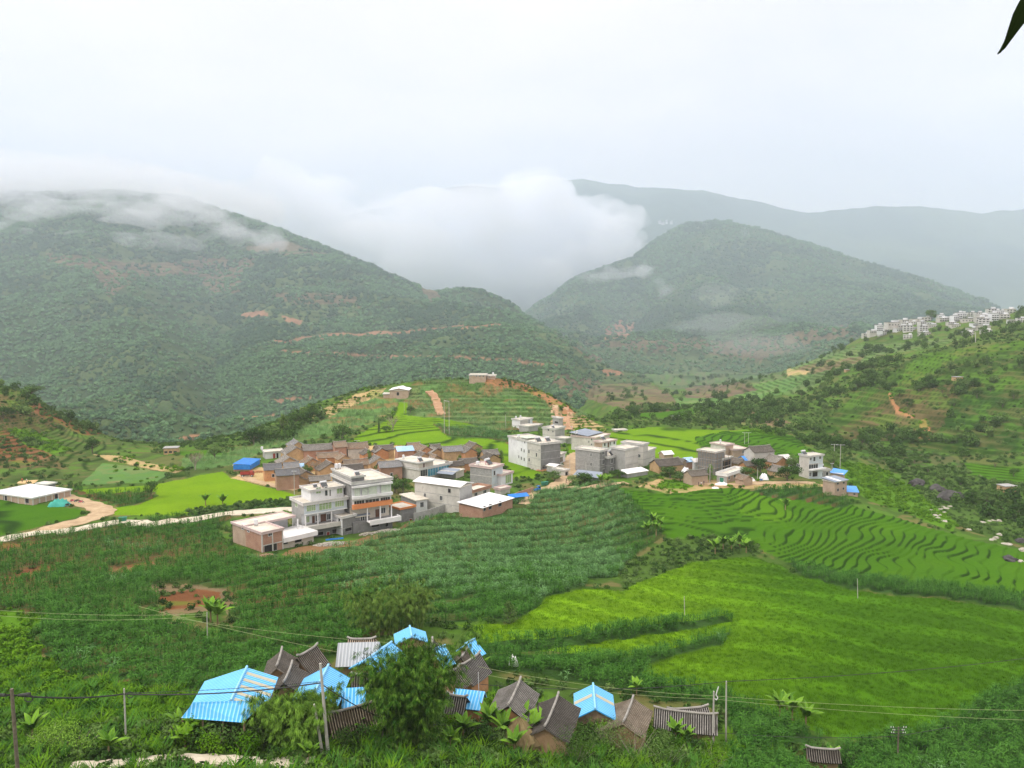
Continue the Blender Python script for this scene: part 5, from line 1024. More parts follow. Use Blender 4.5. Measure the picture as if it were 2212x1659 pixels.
for (R_, x, y, o_, ln, wd, hr, wl, rf, wk, lb) in OLD:
    ln *= 1.22; wd *= 1.24; hr *= 1.08
    ang = TH if o_ == 'H' else TH - R(90) + R(8)
    r0, r1, zr = ridge_from(R_(x, y), hr, ln, ang)
    gable('village_house', lb, r0, r1, hr, wd / 2, wd / 2, wd * .27, wl, rf, 'old tile-roofed houses of the village', .45, wins=WIN[wk], Yz=zr, ridge=None if rf in ('steel_white', 'parapet', 'blue_pale', 'metal_blue_deep') else 'ridge_tile')
# ------------------------------------------------------------------ near hamlet at the foot of the viewpoint
FG = 'roofs of the near hamlet'
mottled('mud_old', (.26, .17, .09), (.38, .26, .15), .5, c3=(.17, .11, .06), bump=.3)
tiles('tile_near', (.055, .053, .05), (.42, .41, .39), (.09, .085, .07))
tiles('tile_near_dark', (.038, .035, .03), (.27, .25, .22), (.065, .055, .042))
tiles('tile_near_brown', (.07, .055, .04), (.46, .40, .32), (.09, .07, .045))
def R10(x, y): return ((2900 + x / 1.8495) * .54004, (2600 + y / 1.8495) * .54004)
nm = 'farmhouse'
gable(nm, 'large light blue metal roof with tan strips, leftmost of the near hamlet', R5(745,700), R5(580,1045), 5.0, R5(1105,715), R5(350,770), 1.4, 'mud_old', 'metal_blue', FG, strips=[(.12,.2,-1),(.32,.4,-1),(.52,.6,-1),(.72,.8,-1),(.9,.97,-1)], ridge='metal')
H = lambda *a, **k: gable(nm, *a, FG, **k)
gable(nm, 'dark tile roof touching the large blue roof, its ridge pointing at the viewer', R5(1110,510), R5(1050,700), 4.8, R5(1300,625), R5(985,552), 1.5, 'mud_old', 'tile_near_dark', FG)
gable(nm, 'dark mottled tile roof between the large blue roof and the leaning poles', R5(1215,655), R5(1125,865), 4.3, R5(1510,712), 2.2, 1.9, 'mud_old', 'tile_near_dark', FG)
gable(nm, 'steep dark tile roof left of the grey metal roof', R5(1475,470), R5(1270,590), 4.8, R5(1590,700), 3.0, 2.3, 'mud_old', 'tile_near_dark', FG)
gable(nm, 'wide grey corrugated metal roof in the back of the near hamlet', R5(1690,445), R5(2120,432), 5.1, R5(1560,700), 3, 2.2, 'mud_old', 'metal_grey', FG, ridge=None)
gable(nm, 'thin tile ridge showing behind the grey metal roof', R5(1790,405), R5(2080,400), 4.5, 2.2, 2.2, 1.2, 'mud_old', 'tile_near_brown', FG)
gable(nm, 'blue metal roof just behind the tall white pole', R5(1590,680), R5(1450,960), 4.6, R5(1820,800), R5(1350,790), 1.6, 'mud_old', 'metal_blue', FG, ridge='metal')
gable(nm, 'plain blue lean-to roof right of the tall white pole', R5(1740,915), R5(1980,900), 3.8, R5(1610,1150), .8, 1.4, 'mud_old', 'metal_blue', FG, ridge=None)
gable(nm, 'dark tile roof behind the plain blue lean-to', R5(1830,775), R5(2200,755), 4.0, R5(1800,925), 2.4, 1.7, 'mud_orange', 'tile_near_dark', FG)
gable(nm, 'long brown tile roof with white-tipped rows at the foot of the bamboo', R5(1580,1190), R5(2200,1010), 3.7, R5(1660,1440), 2.5, 2.1, 'mud_old', 'tile_near_brown', FG)
gable(nm, 'blue gable roof highest in the near hamlet, behind the bamboo top', R6(620,275), R6(640,380), 4.8, R6(785,330), R6(450,335), 1.0, 'mud_old', 'metal_blue', FG, ridge='metal')
gable(nm, 'blue roof glimpsed left of the bamboo crown', R6(430,440), R6(150,640), 4.5, 2.6, 2.6, 1.4, 'mud_old', 'metal_blue', FG, ridge='metal')
gable(nm, 'small dark tile roof between two blue roofs', R6(855,405), R6(840,520), 4.5, R6(990,470), R6(765,440), 1.2, 'mud_old', 'tile_near_dark', FG)
gable(nm, 'blue roof right of the bamboo crown with a hanging corner', R6(985,475), R6(855,520), 4.3, R6(1020,690), 2, 1.8, 'mud_old', 'metal_blue', FG, ridge='metal')
gable(nm, 'blue roof at the far right of the hamlet back row', R6(1295,408), R6(1200,455), 4.5, R6(1395,565), 2, 1.6, 'mud_old', 'metal_blue', FG, ridge='metal')
gable(nm, 'broken golden tile roof under the far right blue roof', R6(1215,500), R6(1150,600), 3.8, R6(1300,550), 2, 1.4, 'mud_old', 'tile_near_brown', FG)
gable(nm, 'large grey tile roof right of the bamboo', R6(1350,548), R6(1145,685), 4.6, R6(1290,890), 3, 2.4, 'mud_orange', 'tile_near', FG)
gable(nm, 'brown-grey tile roof tucked under the large grey one', R6(1130,690), R6(1010,760), 4.0, R6(1190,915), 2, 1.8, 'mud_old', 'tile_near_dark', FG)
gable(nm, 'small blue roof over an orange mud wall', R6(1085,915), R6(1400,948), 4.0, R6(1290,1140), 1, 1.2, 'mud_orange', 'metal_blue', FG, ridge=None, over=.3)
gable(nm, 'grey tile roof at the right foot of the bamboo', R6(1010,975), R6(1215,1010), 3.7, R6(1060,1165), 2, 1.8, 'mud_old', 'tile_near', FG)
gable(nm, 'broad grey tile gable behind the straw stack', R6(1770,822), R6(1640,1100), 4.8, R6(1980,948), R6(1560,885), 1.7, 'mud_orange', 'tile_near', FG)
gable(nm, 'dark brown tile gable right of the straw stack', R7(330,685), R7(195,1010), 4.3, R7(560,805), R7(125,775), 1.4, 'mud_old', 'tile_near_dark', FG)
gable(nm, 'small bright blue gable roof with two tan strips', R7(670,582), R7(690,825), 4.3, R7(865,682), R7(478,668), 1.4, 'wood', 'metal_blue', FG, strips=[(.52,.64,-1),(.52,.64,1)], ridge='metal')
gable(nm, 'grey-brown tile gable right of the small bright blue roof', R7(1065,715), R7(965,965), 4.2, R7(1265,842), R7(840,795), 1.4, 'mud_old', 'tile_near_brown', FG)
gable(nm, 'long striped white and black tile roof beside the tapped pole', R7(1270,818), R7(1895,888), 3.5, R7(1240,1012), 2.2, 1.7, 'mud_old', 'tile_near', FG)
gable(nm, 'pale tile roof peeping behind the long striped roof', R7(1400,832), R7(1800,802), 3.4, R7(1480,880), 2, 1.2, 'mud_old', 'tile_near', FG)
gable('field_hut', 'lone mud hut with a patched dark tile roof in the maize, bottom right', R10(600,720), R10(850,740), 3.2, R10(605,800), 1.8, 1.2, 'mud_old', 'tile_near_dark', 'field huts')
# skirt roof under the large blue roof
zs = at_h(*R5(600,1045), 4.6).z; q0 = [on_z(R5(190,1062), zs), on_z(R5(960,1035), zs), on_z(R5(705,1272), zs - 1.3), on_z(R5(65,1222), zs - 1.3)]
rt = empty('lean_to_roof', (q0[0] + q0[1]) / 2, math.atan2(q0[1].y - q0[0].y, q0[1].x - q0[0].x), 'wide blue sheet lean-to in front of the large blue roof', 'lean-to roof', FG)
iv = Matrix.Translation(rt.location) @ Matrix.Rotation(rt.rotation_euler.z, 4, 'Z'); iv = iv.inverted()
ql = [iv @ p for p in q0]; MB().slab(ql, .12).build('sheet', M('metal_blue'), rt); m = MB()
for f in (0, .33, .66, 1): a = ql[3].lerp(ql[2], f); m.bar(a - Vector((0,-.4,.1)), a - Vector((0,-.4,4.4)), .12)
m.build('post', M('wood'), rt); clear(rt.location.x, rt.location.y - 2, 6)
# ------------------------------------------------------------------ roads and lanes draped on the ground
def spline(pts, n=6):
    out = []
    for i in range(len(pts) - 1):
        p0, p1, p2, p3 = pts[max(i-1, 0)], pts[i], pts[i+1], pts[min(i+2, len(pts)-1)]
        for k in range(n):
            t = k / n; out.append(.5 * ((2*p1) + (p2-p0)*t + (2*p0-5*p1+4*p2-p3)*t*t + (3*p1-p0-3*p2+p3)*t**3))
    return out + [pts[-1]]
def ribbon(name, px, width, mat, lift=.22, ymin=0, keep=True):
    pts = spline([G.hit(*p, ymin) for p in px]); m = MB(); rows_ = []
    L = [Vector((p.x, p.y, 0)) for p in pts]
    for i, p in enumerate(L):
        d = (L[min(i+1, len(L)-1)] - L[max(i-1, 0)]); n = Vector((-d.y, d.x, 0)).normalized(); w_ = width * (1 + .12 * math.sin(i * 1.7))
        row = []
        for k in range(7):
            q = p + n * w_ * (k / 6 - .5); row.append(q)
        zc = max(G.height(q.x, q.y) for q in row); zs = [max(G.height(q.x, q.y), zc - .5) + lift for q in row]
        rows_.append([Vector((q.x, q.y, z)) for q, z in zip(row, zs)])
        if keep: clear(p.x, p.y, width * .5)
    vs = [q for r_ in rows_ for q in r_]; n_ = len(vs)
    vs += [q - Vector((0, 0, .9)) for q in vs]; fs = []
    for i in range(len(rows_) - 1):
        for k in range(6): a = i * 7 + k; fs.append((a, a + 1, a + 8, a + 7))
        for k in (0, 6): a = i * 7 + k; fs.append((a, a + 7, a + 7 + n_, a + n_) if k == 0 else (a + 7, a, a + n_, a + 7 + n_))
    m.add(vs, fs); o = m.build(name, M(mat)); o['kind'] = 'structure'; return o
ribbon('road', [(-300,1235),(-80,1190),(0,1168),(60,1156),(160,1142),(250,1130),(330,1130),(420,1119),(500,1110),(580,1104),(650,1100)], 6.0, 'road_concrete')
ribbon('dirt_road', [(130,1072),(175,1085),(215,1098),(222,1108),(190,1122),(120,1140),(60,1158)], 7, 'dirt', .16)
ribbon('dirt_lane', [R1(190,590), R1(330,660), R1(500,700), R1(700,745), R1(860,770)], 3.4, 'dirt')
ribbon('dirt_lane', [R3(600,1060), R3(730,985), R3(800,930), R3(830,860), R3(845,780), R3(850,710), R3(900,660), R3(950,630)], 6.5, 'dirt')
ribbon('dirt_lane', [(1130,1090), R3(420,1090), R3(560,1045), R3(720,1042), R3(900,1050), R3(1100,1030), R3(1300,1010), R3(1500,985)], 3.4, 'dirt')
ribbon('dirt_lane', [R4(400,810), R4(560,825), R4(700,840), R4(900,830), R4(1080,822), R4(1300,815), R4(1500,815), R4(1640,825)], 4, 'dirt')
ribbon('dirt_track', [(926,846),(938,858),(945,872),(948,884),(954,897)], 5, 'red_dirt', .3, 380)
ribbon('dirt_track', [(1212,848),(1218,858),(1212,868),(1200,876),(1198,882)], 4, 'dirt', .35, 380)
ribbon('dirt_track', [(1200,882),(1222,881),(1236,882),(1232,892),(1220,902),(1205,912)], 4, 'red_dirt', .35, 380)
ribbon('path', [(150,1662),(300,1650),(400,1644),(480,1646),(560,1652),(680,1650)], 2.6, 'road_concrete', .25)
# ------------------------------------------------------------------ plant prototypes
def leafquad(m, base, d, up, L, W, bend=.35, seg=2, mi=0):
    """a bent blade leaf; base point, direction d, droops as it goes"""
    d = Vector(d).normalized(); side = d.cross(Vector((0, 0, 1)));
    if side.length < .05: side = Vector((1, 0, 0))
    side.normalize(); pts = []; p = Vector(base); dd = d.copy()
    for i in range(seg + 1):
        w_ = W * (1 - (i / seg) ** 2 * .85) * (.6 + .4 * min(1, i * 2 / seg)) / 2; pts.append((p - side * w_, p + side * w_))
        p = p + dd * (L / seg); dd = (dd - Vector((0, 0, bend))).normalized()
    vs = [q for pr in pts for q in pr]
    m.add(vs, [(2*i, 2*i+1, 2*i+3, 2*i+2) for i in range(seg)], mi)
def proto(name, m, mats, smooth=False):
    me = bpy.data.meshes.new(name); me.from_pydata(m.v, [], m.f)
    for q in (mats if isinstance(mats, (list, tuple)) else [mats]): me.materials.append(q)
    if any(m.mi): me.polygons.foreach_set('material_index', m.mi)
    if smooth: me.polygons.foreach_set('use_smooth', [True] * len(me.polygons))
    me.update(); return bpy.data.objects.new(name, me)
leafmat('maize_leaf', (.016, .070, .008), (.08, .215, .03))
leafmat('rice_leaf', (.085, .20, .004), (.11, .235, .006), 3.0)
leafmat('maize_leaf_pale', (.045, .125, .035), (.17, .34, .115))
leafmat('rice_leaf_dark', (.045, .125, .003), (.065, .165, .005), 3.0)
leafmat('bright_leaf', (.04, .125, .006), (.14, .29, .015))
leafmat('tree_leaf', (.018, .055, .010), (.08, .16, .03))
leafmat('tree_leaf_light', (.05, .11, .025), (.14, .23, .06))
leafmat('bamboo_leaf', (.022, .075, .008), (.21, .38, .05), 1.5, .38, .66)
leafmat('bamboo_leaf_light', (.07, .14, .02), (.22, .32, .07))
leafmat('banana_leaf', (.05, .14, .012), (.19, .36, .035))
leafmat('backlit_leaf', (.006, .012, .003), (.012, .022, .005))  # near-black leaf: its backlit darkness is put into the colour
leafmat('dry_leaf', (.16, .12, .06), (.30, .24, .12))
leafmat('pale_leaf', (.09, .20, .055), (.20, .34, .12))
leafmat('forest_leaf', (.06, .14, .065), (.14, .26, .11))
leafmat('forest_leaf_blue', (.035, .09, .05), (.085, .165, .08))
mottled('bark', (.10, .08, .06), (.20, .17, .13), 3); mottled('bark_pale', (.26, .23, .18), (.38, .34, .27), 3)
def maize_proto(sd, mat, hgt=1.9, nst=3, nl=6):
    r = random.Random(sd); m = MB()
    for k in range(nst):
        bx, by = r.uniform(-.55, .55), r.uniform(-.55, .55); hh = hgt * r.uniform(.8, 1.1)
        m.bar((bx, by, 0), (bx, by, hh), .02, .012, 3)
        for i in range(nl):
            a = r.random() * 6.28; z = hh * (.25 + .7 * i / nl)
            leafquad(m, (bx, by, z), (math.cos(a), math.sin(a), 1.0), 0, r.uniform(.7, 1.0), .14, .55, 3)
    return proto('maize_plant', m, M(mat))
def tuft_proto(sd, mat, n=16, hh=.7, rad=.5, w=.05, lean=.5):
    r = random.Random(sd); m = MB()
    for i in range(n):
        a = r.random() * 6.28; q = r.random() ** .5 * rad; b = r.random() * 6.28
        leafquad(m, (q*math.cos(a), q*math.sin(a), 0), (lean*math.cos(b), lean*math.sin(b), 1), 0, hh * r.uniform(.7, 1.2), w, .25, 2)
    return proto('tuft', m, M(mat))
def crown_points(r, n, rx, rz, lumps=5):
    ctr = [(r.uniform(-.45, .45) * rx, r.uniform(-.45, .45) * rx, r.uniform(-.3, .5) * rz, r.uniform(.45, .75)) for _ in range(lumps)]
    out = []
    while len(out) < n:
        c = r.choice(ctr); v = Vector((r.gauss(0, 1), r.gauss(0, 1), r.gauss(0, 1))).normalized(); q = c[3] * r.uniform(.65, 1.0)
        out.append((Vector((c[0] + v.x * q * rx, c[1] + v.y * q * rx, c[2] + v.z * q * rz)), v))
    return out
def leafball(m, r, n, rx, rz, cz, size, mi=0, lumps=5):
    for p, v in crown_points(r, n, rx, rz, lumps):
        p = p + Vector((0, 0, cz)); t = Vector((r.gauss(0, 1), r.gauss(0, 1), r.gauss(0, 1))).normalized()
        nn = (v + t * .55).normalized(); a = nn.orthogonal().normalized(); b = nn.cross(a)
        an = r.random() * 6.28; a, b = a * math.cos(an) + b * math.sin(an), b * math.cos(an) - a * math.sin(an); s_ = size * r.uniform(.6, 1.3)
        m.add([p - a * s_, p + b * s_ * .55, p + a * s_, p - b * s_ * .55], [(0, 1, 2, 3)], mi)
def bush_proto(sd, mat, n=110, rx=1, rz=.7, size=.22):
    r = random.Random(sd); m = MB(); leafball(m, r, n, rx, rz, rz * .55, size); return proto('bush', m, M(mat))
def forest_proto(sd, mat, rx=1, rz=.8):
    r = random.Random(sd); m = MB(); bm = bmesh.new(); bmesh.ops.create_icosphere(bm, subdivisions=2, radius=.62)
    off = r.random() * 50
    cs_ = np.array([v.co[:] for v in bm.verts]); n = fbm(cs_[:, 0] * 2.4 + off, cs_[:, 1] * 2.4 + cs_[:, 2] * 2, 3)
    vs = [(v.co.x * rx * (1 + .8 * k), v.co.y * rx * (1 + .8 * k), .55 * rz + v.co.z * rz * (1 + .8 * k)) for v, k in zip(bm.verts, n)]
    m.add(vs, [tuple(v.index for v in f.verts) for f in bm.faces]); bm.free()
    leafball(m, r, 70, rx, rz, rz * .6, .20, lumps=4); return proto('forest_tree', m, M(mat))
# ------------------------------------------------------------------ instancer: one object of kind stuff
def scatter(name, pts, scl, idx, protos, label=None, tilt=.12):
    n = len(pts)
    if n == 0: return
    me = bpy.data.meshes.new(name); me.vertices.add(n); me.vertices.foreach_set('co', np.asarray(pts, np.float32).ravel())
    a = me.attributes.new('scl', 'FLOAT', 'POINT'); a.data.foreach_set('value', np.asarray(scl, np.float32))
    a = me.attributes.new('idx', 'INT', 'POINT'); a.data.foreach_set('value', np.asarray(idx, np.int32))
    rot = np.zeros((n, 3), np.float32); rot[:, 2] = rng.random(n) * 6.283; rot[:, :2] = rng.normal(0, tilt, (n, 2))
    a = me.attributes.new('rot', 'FLOAT_VECTOR', 'POINT'); a.data.foreach_set('vector', rot.ravel())
    o = bpy.data.objects.new(name, me); C.objects.link(o); o['kind'] = 'stuff'
    if label: o['label'] = label
    ng = bpy.data.node_groups.new(name + '_spread', 'GeometryNodeTree')
    ng.interface.new_socket('Geometry', in_out='INPUT', socket_type='NodeSocketGeometry'); ng.interface.new_socket('Geometry', in_out='OUTPUT', socket_type='NodeSocketGeometry')
    N = ng.nodes; gi = N.new('NodeGroupInput'); go = N.new('NodeGroupOutput'); ip = N.new('GeometryNodeInstanceOnPoints')
    ng.links.new(gi.outputs[0], ip.inputs['Points']); jn = N.new('GeometryNodeJoinGeometry')
    for p in reversed(protos):
        oi = N.new('GeometryNodeObjectInfo'); oi.inputs['Object'].default_value = p; oi.inputs['As Instance'].default_value = True
        ng.links.new(oi.outputs['Geometry'], jn.inputs[0])
    ng.links.new(jn.outputs[0], ip.inputs['Instance']); ip.inputs['Pick Instance'].default_value = True
    for nm_, ty, sk in (('idx', 'INT', 'Instance Index'), ('rot', 'FLOAT_VECTOR', 'Rotation'), ('scl', 'FLOAT', 'Scale')):
        na = N.new('GeometryNodeInputNamedAttribute'); na.data_type = ty; na.inputs['Name'].default_value = nm_
        src = [s_ for s_ in na.outputs if s_.enabled and s_.name == 'Attribute'][0]
        if sk == 'Rotation':
            e = N.new('FunctionNodeEulerToRotation'); ng.links.new(src, e.inputs[0]); ng.links.new(e.outputs[0], ip.inputs[sk])
        else: ng.links.new(src, ip.inputs[sk])
    ng.links.new(ip.outputs[0], go.inputs[0]); md = o.modifiers.new('spread', 'NODES'); md.node_group = ng
    return o
# ------------------------------------------------------------------ single trees, bamboo and banana plants
def tree_meshes(sd, mat, kind='round'):
    r = random.Random(sd); tr = MB(); tr.bar((0, 0, -.06), (.02, .01, .3), .035, .024, 7)
    tips = []
    for i in range(7):
        a = i * .9 + r.random(); q = r.uniform(.16, .34); e = Vector((q * math.cos(a), q * math.sin(a), r.uniform(.5, .8)))
        s_ = Vector((.02, .01, .28 + .03 * i)); tr.bar(s_ - Vector((0,0,.03)), e, .014, .004, 5); tips.append(e)
    tr.bar((.02, .01, .28), (.03, 0, .8), .022, .006, 6)
    cr = MB(); n, sz = 900, .030
    if kind == 'round':
        for e in tips + [Vector((0, 0, .82))]: leafball_at(cr, r, 130, e, r.uniform(.17, .25), r.uniform(.12, .18), sz)
        leafball_at(cr, r, 200, Vector((0, 0, .58)), .36, .25, sz)
    elif kind == 'tall':
        for i in range(8): leafball_at(cr, r, 110, Vector((r.uniform(-.12, .12), r.uniform(-.12, .12), .3 + .085 * i)), .2 - .012 * i, .13, sz)
    elif kind == 'cone':
        for i in range(9): f = i / 8; leafball_at(cr, r, 90, Vector((0, 0, .12 + .8 * f)), .22 * (1 - f) + .03, .09, sz)
    elif kind == 'spread':
        for i in range(11):
            a = i * 2.4; q = .42 * (i / 11) ** .5; leafball_at(cr, r, 95, Vector((q * math.cos(a), q * math.sin(a), .72 + .12 * math.cos(q * 4) + r.uniform(-.05, .05))), .17, .09, sz)
    elif kind == 'bare':
        for e in tips:
            for j in range(12):
                f = e + Vector((r.gauss(0, .11), r.gauss(0, .11), r.uniform(.02, .22))); tr.bar(e * .85 + Vector((0,0,.03)), f, .006, .002, 3)
            leafball_at(cr, r, 34, e + Vector((0, 0, .1)), .2, .15, .018)
    def mk(nm, m, mt):
        me = bpy.data.meshes.new(nm); me.from_pydata(m.v, [], m.f); me.materials.append(M(mt)); me.update(); return me
    return mk('trunk', tr, 'bark_pale' if kind == 'bare' else 'bark'), mk('crown', cr, mat)
def leafball_at(m, r, n, c, rx, rz, size):
    for _ in range(n):
        v = Vector((r.gauss(0, 1), r.gauss(0, 1), r.gauss(0, 1))).normalized(); q = r.uniform(.45, 1.05) 
        p = c + Vector((v.x * q * rx, v.y * q * rx, v.z * q * rz)); t = Vector((r.gauss(0, 1), r.gauss(0, 1), r.gauss(0, 1))).normalized()
        nn = (v + t * .6).normalized(); a = nn.orthogonal().normalized(); b = nn.cross(a); s_ = size * r.uniform(.6, 1.4)
        m.add([p - a * s_, p + b * s_ * .6, p + a * s_, p - b * s_ * .6], [(0, 1, 2, 3)])
TP = {}
for k_, (mt, kd) in {'dark': ('tree_leaf', 'round'), 'light': ('tree_leaf_light', 'round'), 'spread': ('tree_leaf', 'spread'), 'tall': ('tree_leaf_light', 'tall'), 'cone': ('tree_leaf', 'cone'), 'bare': ('dry_leaf', 'bare'), 'dark2': ('tree_leaf', 'round'), 'bambooish': ('bamboo_leaf_light', 'tall')}.items():
    TP[k_] = tree_meshes(len(TP) + 40, mt, kd)
TREE_N = {}
def tree_at(p, hgt, wid, kind, label, name='tree', group=None, rz=None):
    r = empty(name, p - Vector((0, 0, hgt * .17)), random.random() * 6.28 if rz is None else rz, label, 'tree', group)
    for nm_, me in zip(('trunk', 'crown'), TP[kind]):
        o = bpy.data.objects.new(nm_, me); C.objects.link(o); o.parent = r; o.scale = (wid, wid, hgt)
    return r
def tree(px, hgt, wid, kind, label, name='tree', group=None, ymin=0):
    p = G.hit(*px, ymin); clear(p.x, p.y, wid * .2); return tree_at(p, hgt, wid, kind, label, name, group)
VT = 'trees among the village houses'
for (px, hh, ww, kd, lb) in [
 ((740,951),10,12,'dark','large round dark tree above the old quarter, below the bright paddy'),
 ((548,962),11,13,'dark2','broad dark tree at the left foot of the knoll slope'),
 ((585,950),9,11,'light','lighter bushy tree just right of the broad dark one on the knoll foot'),
 ((612,938),13,12,'bambooish','tall feathery tree in the middle of the knoll foot row'),
 ((640,925),12,12,'dark','dark tree second from the right in the knoll foot row'),
 ((668,912),9,10,'dark2','rightmost dark tree of the knoll foot row'),
 (R1(1720,510),9,6,'tall','tall bright tree beside the slate-roofed brick house'),
 (R1(1890,610),7,9,'spread','flat-topped tree behind the wavy-balcony house'),
 (R1(1090,590),8,9,'bare','bare brown tree in the middle of the old quarter'),
 (R1(960,610),6,7,'light','pale bush-like tree at the foot of the bare brown one'),
 (R1(2010,800),8,9,'light','leafy tree behind the right wall of the wavy-balcony house'),
 (R2(330,1110),7,8,'dark','dark tree in front of the blue-curtained house stairs'),
 (R2(1225,710),7,8,'light','bright round tree left of the pink-striped house roof'),
 (R2(1490,730),6,6,'tall','small tree at the back corner of the pink-striped house'),
 (R2(1000,790),6,6,'bambooish','feathery light tree between two dim roofs'),
 (R2(1005,700),5,5,'light','low leafy tree under the long slate roof'),
 (R2(48,385),9,5,'cone','little dark cone-shaped tree standing in the paddy edge'),
 (R2(130,378),4,6,'dark','low round shrub tree right of the cone-shaped one'),
 (R2(215,365),10,10,'bare','ragged thin tree leaning right in the bright paddy'),
 (R2(425,150),5,6,'dark','lone dark shrub tree below the knoll track'),
 (R3(1000,1000),6,9,'dark2','dark shrub tree at the lane corner below the grey lean-to'),
 (R3(880,1010),5,7,'light','light shrub tree left of the lane corner'),
 (R3(640,960),5,8,'light','low bushy tree in the garden under the tall cement block'),
 (R3(1400,920),4,8,'dark','dark bush tree under the grey wing'),
 (R4(1085,730),8.5,9.5,'dark','very large spreading tree in front of the whitewashed hall'),
 (R4(1350,800),8,11,'dark2','big dense tree left of the pale three-storey house'),
 (R4(1395,700),9,7,'light','tall pale tree behind the big dense one'),
 (R4(590,800),8,6,'tall','slim tree left of the green-door brick house'),
 (R4(200,770),6,10,'dark','dark tree in the garden right of the road group'),
 (R4(300,800),5,8,'light','low garden tree left of the stone-footed brick house'),
 (R4(1800,640),8,9,'light','broad light tree under the right twin power poles'),
 (R4(950,770),6,8,'dark','dark tree between the brick shed and the blue tarpaulins'),
 (R8(880,745),9,8,'dark','dark round tree on the left spur slope'),
 (R8(1035,560),10,7,'dark2','dark tree on the ridge line of the left spur'),
 (R8(985,545),11,3,'tall','thin upright tree on the ridge line of the left spur'),
 (R8(1850,900),10,9,'bare','pale bare tree at the paddy head left of the village'),
 (R8(1435,1150),7,6,'dark','small dark tree at the tip of the maize patch in the left paddy'),
 (R8(2040,790),8,9,'light','light ragged tree on the flat behind the left paddy'),
 (R8(640,370),9,11,'dark','dark tree on the upper ridge of the left spur'),
 (R8(300,200),8,14,'light','bright leafy tree on the left spur summit'),
 (R8(40,420),8,12,'dark','dark tree at the left frame edge of the spur'),
 (R6(1660,250),5.5,5,'tall','single light shrub tree at the edge of the near bright paddy'),
]: tree(px, hh, ww, kd, lb, group=VT)
ORD = 'first second third fourth fifth sixth seventh eighth ninth tenth eleventh twelfth thirteenth fourteenth fifteenth sixteenth seventeenth eighteenth nineteenth twentieth twenty-first twenty-second twenty-third twenty-fourth twenty-fifth twenty-sixth twenty-seventh twenty-eighth twenty-ninth thirtieth thirty-first thirty-second thirty-third thirty-fourth thirty-fifth thirty-sixth thirty-seventh thirty-eighth thirty-ninth fortieth forty-first forty-second forty-third forty-fourth forty-fifth forty-sixth forty-seventh forty-eighth forty-ninth fiftieth fifty-first fifty-second fifty-third fifty-fourth fifty-fifth fifty-sixth fifty-seventh fifty-eighth fifty-ninth sixtieth'.split()
HS = sorted([(1730,860),(1752,868),(1790,850),(1830,822),(1850,838),(1872,812),(1900,842),(1912,818),(1935,800),(1942,858),(1960,880),(1985,846),(2010,822),(2035,850),(2060,878),(2085,838),(2110,860),(2140,846),(2165,880),(2190,862),(1862,960),(1890,968),(1915,952),(1945,978),(1975,1002),(2005,1022),(2040,1040),(2075,1052),(2100,1078),(2130,1090),(2165,1108),(2195,1120),(2150,1010),(2190,1030),(1600,905),(1640,908),(1560,898),(1690,900),(1480,890),(1430,885)])
rr = random.Random(5)
for i, px in enumerate(HS):
    k_ = rr.choice(['dark', 'dark2', 'light', 'spread']); w_ = rr.uniform(5, 9)
    tree(px, w_ * rr.uniform(.75, 1.05), w_, k_, {'dark': 'dark', 'dark2': 'dark leafy', 'light': 'paler green', 'spread': 'flat-topped'}[k_] + ' tree of the creek valley and right hillside, ' + ORD[i] + ' from the left', group='trees of the creek valley and right hillside')
# bamboo
def bamboo(p, hgt, wid, culms, mat, label, lean=(0, 0), sd=1, per=70, L=.38, extra=(), droop=.75, arch=1.0):
    r = random.Random(sd); root = empty('bamboo_clump', p, 0, label, 'bamboo', 'bamboo clumps near the hamlet'); tr = MB(); cr = MB()
    cl = [(r.random() * 6.28, r.random() ** .6, r.uniform(.72, 1.0)) for _ in range(culms)]
    paths = []
    for a, q, hh in cl:
        b = Vector((.32 * wid * q * math.cos(a), .32 * wid * q * math.sin(a), -.3)); out = Vector((math.cos(a), math.sin(a), 0)) * wid * .34 * q * arch + Vector((lean[0], lean[1], 0)) * hh
        paths.append([b + out * (t ** 2.2) + Vector((0, 0, hgt * hh * (1 - (1 - t) ** 1.35) * (1 - .12 * q * t * t))) for t in (0, .2, .4, .55, .7, .8, .9, 1)])
    for e in extra: paths.append([Vector(q) for q in e])
    for pth in paths:
        n = len(pth)
        for i in range(n - 1): tr.bar(pth[i], pth[i+1], .055 * (1 - i / n) + .008, .055 * (1 - (i + 1) / n) + .008, 4)
        for _ in range(per):
            t = r.uniform(.06, 1) ** .85 * (n - 1.001); i = int(t); f = t - i; c = pth[i].lerp(pth[i+1], f)
            o = Vector((r.gauss(0, 1), r.gauss(0, 1), r.gauss(-.1, .5))) * (.45 + .5 * r.random()) * (wid / 8)
            d0 = Vector((o.x, o.y, -.2)).normalized()
            for k in range(16):
                d = (d0 + Vector((r.gauss(0, .45), r.gauss(0, .45), -droop + r.gauss(0, .3)))).normalized(); leafquad(cr, c + o + Vector((r.gauss(0, .12), r.gauss(0, .12), r.gauss(0, .1))), d, 0, L * r.uniform(.7, 1.3), L * .125, .3, 2)
    tr.build('stalks', M('bamboo_leaf_light'), root); cr.build('foliage', M(mat), root); clear(p.x, p.y, wid * .22); return root
pb = G.hit(888, 1608)
sx = pb.y / F_V
def rel(vx, vy, dy=0): q = P(vx, vy, pb.y + dy); return q - pb
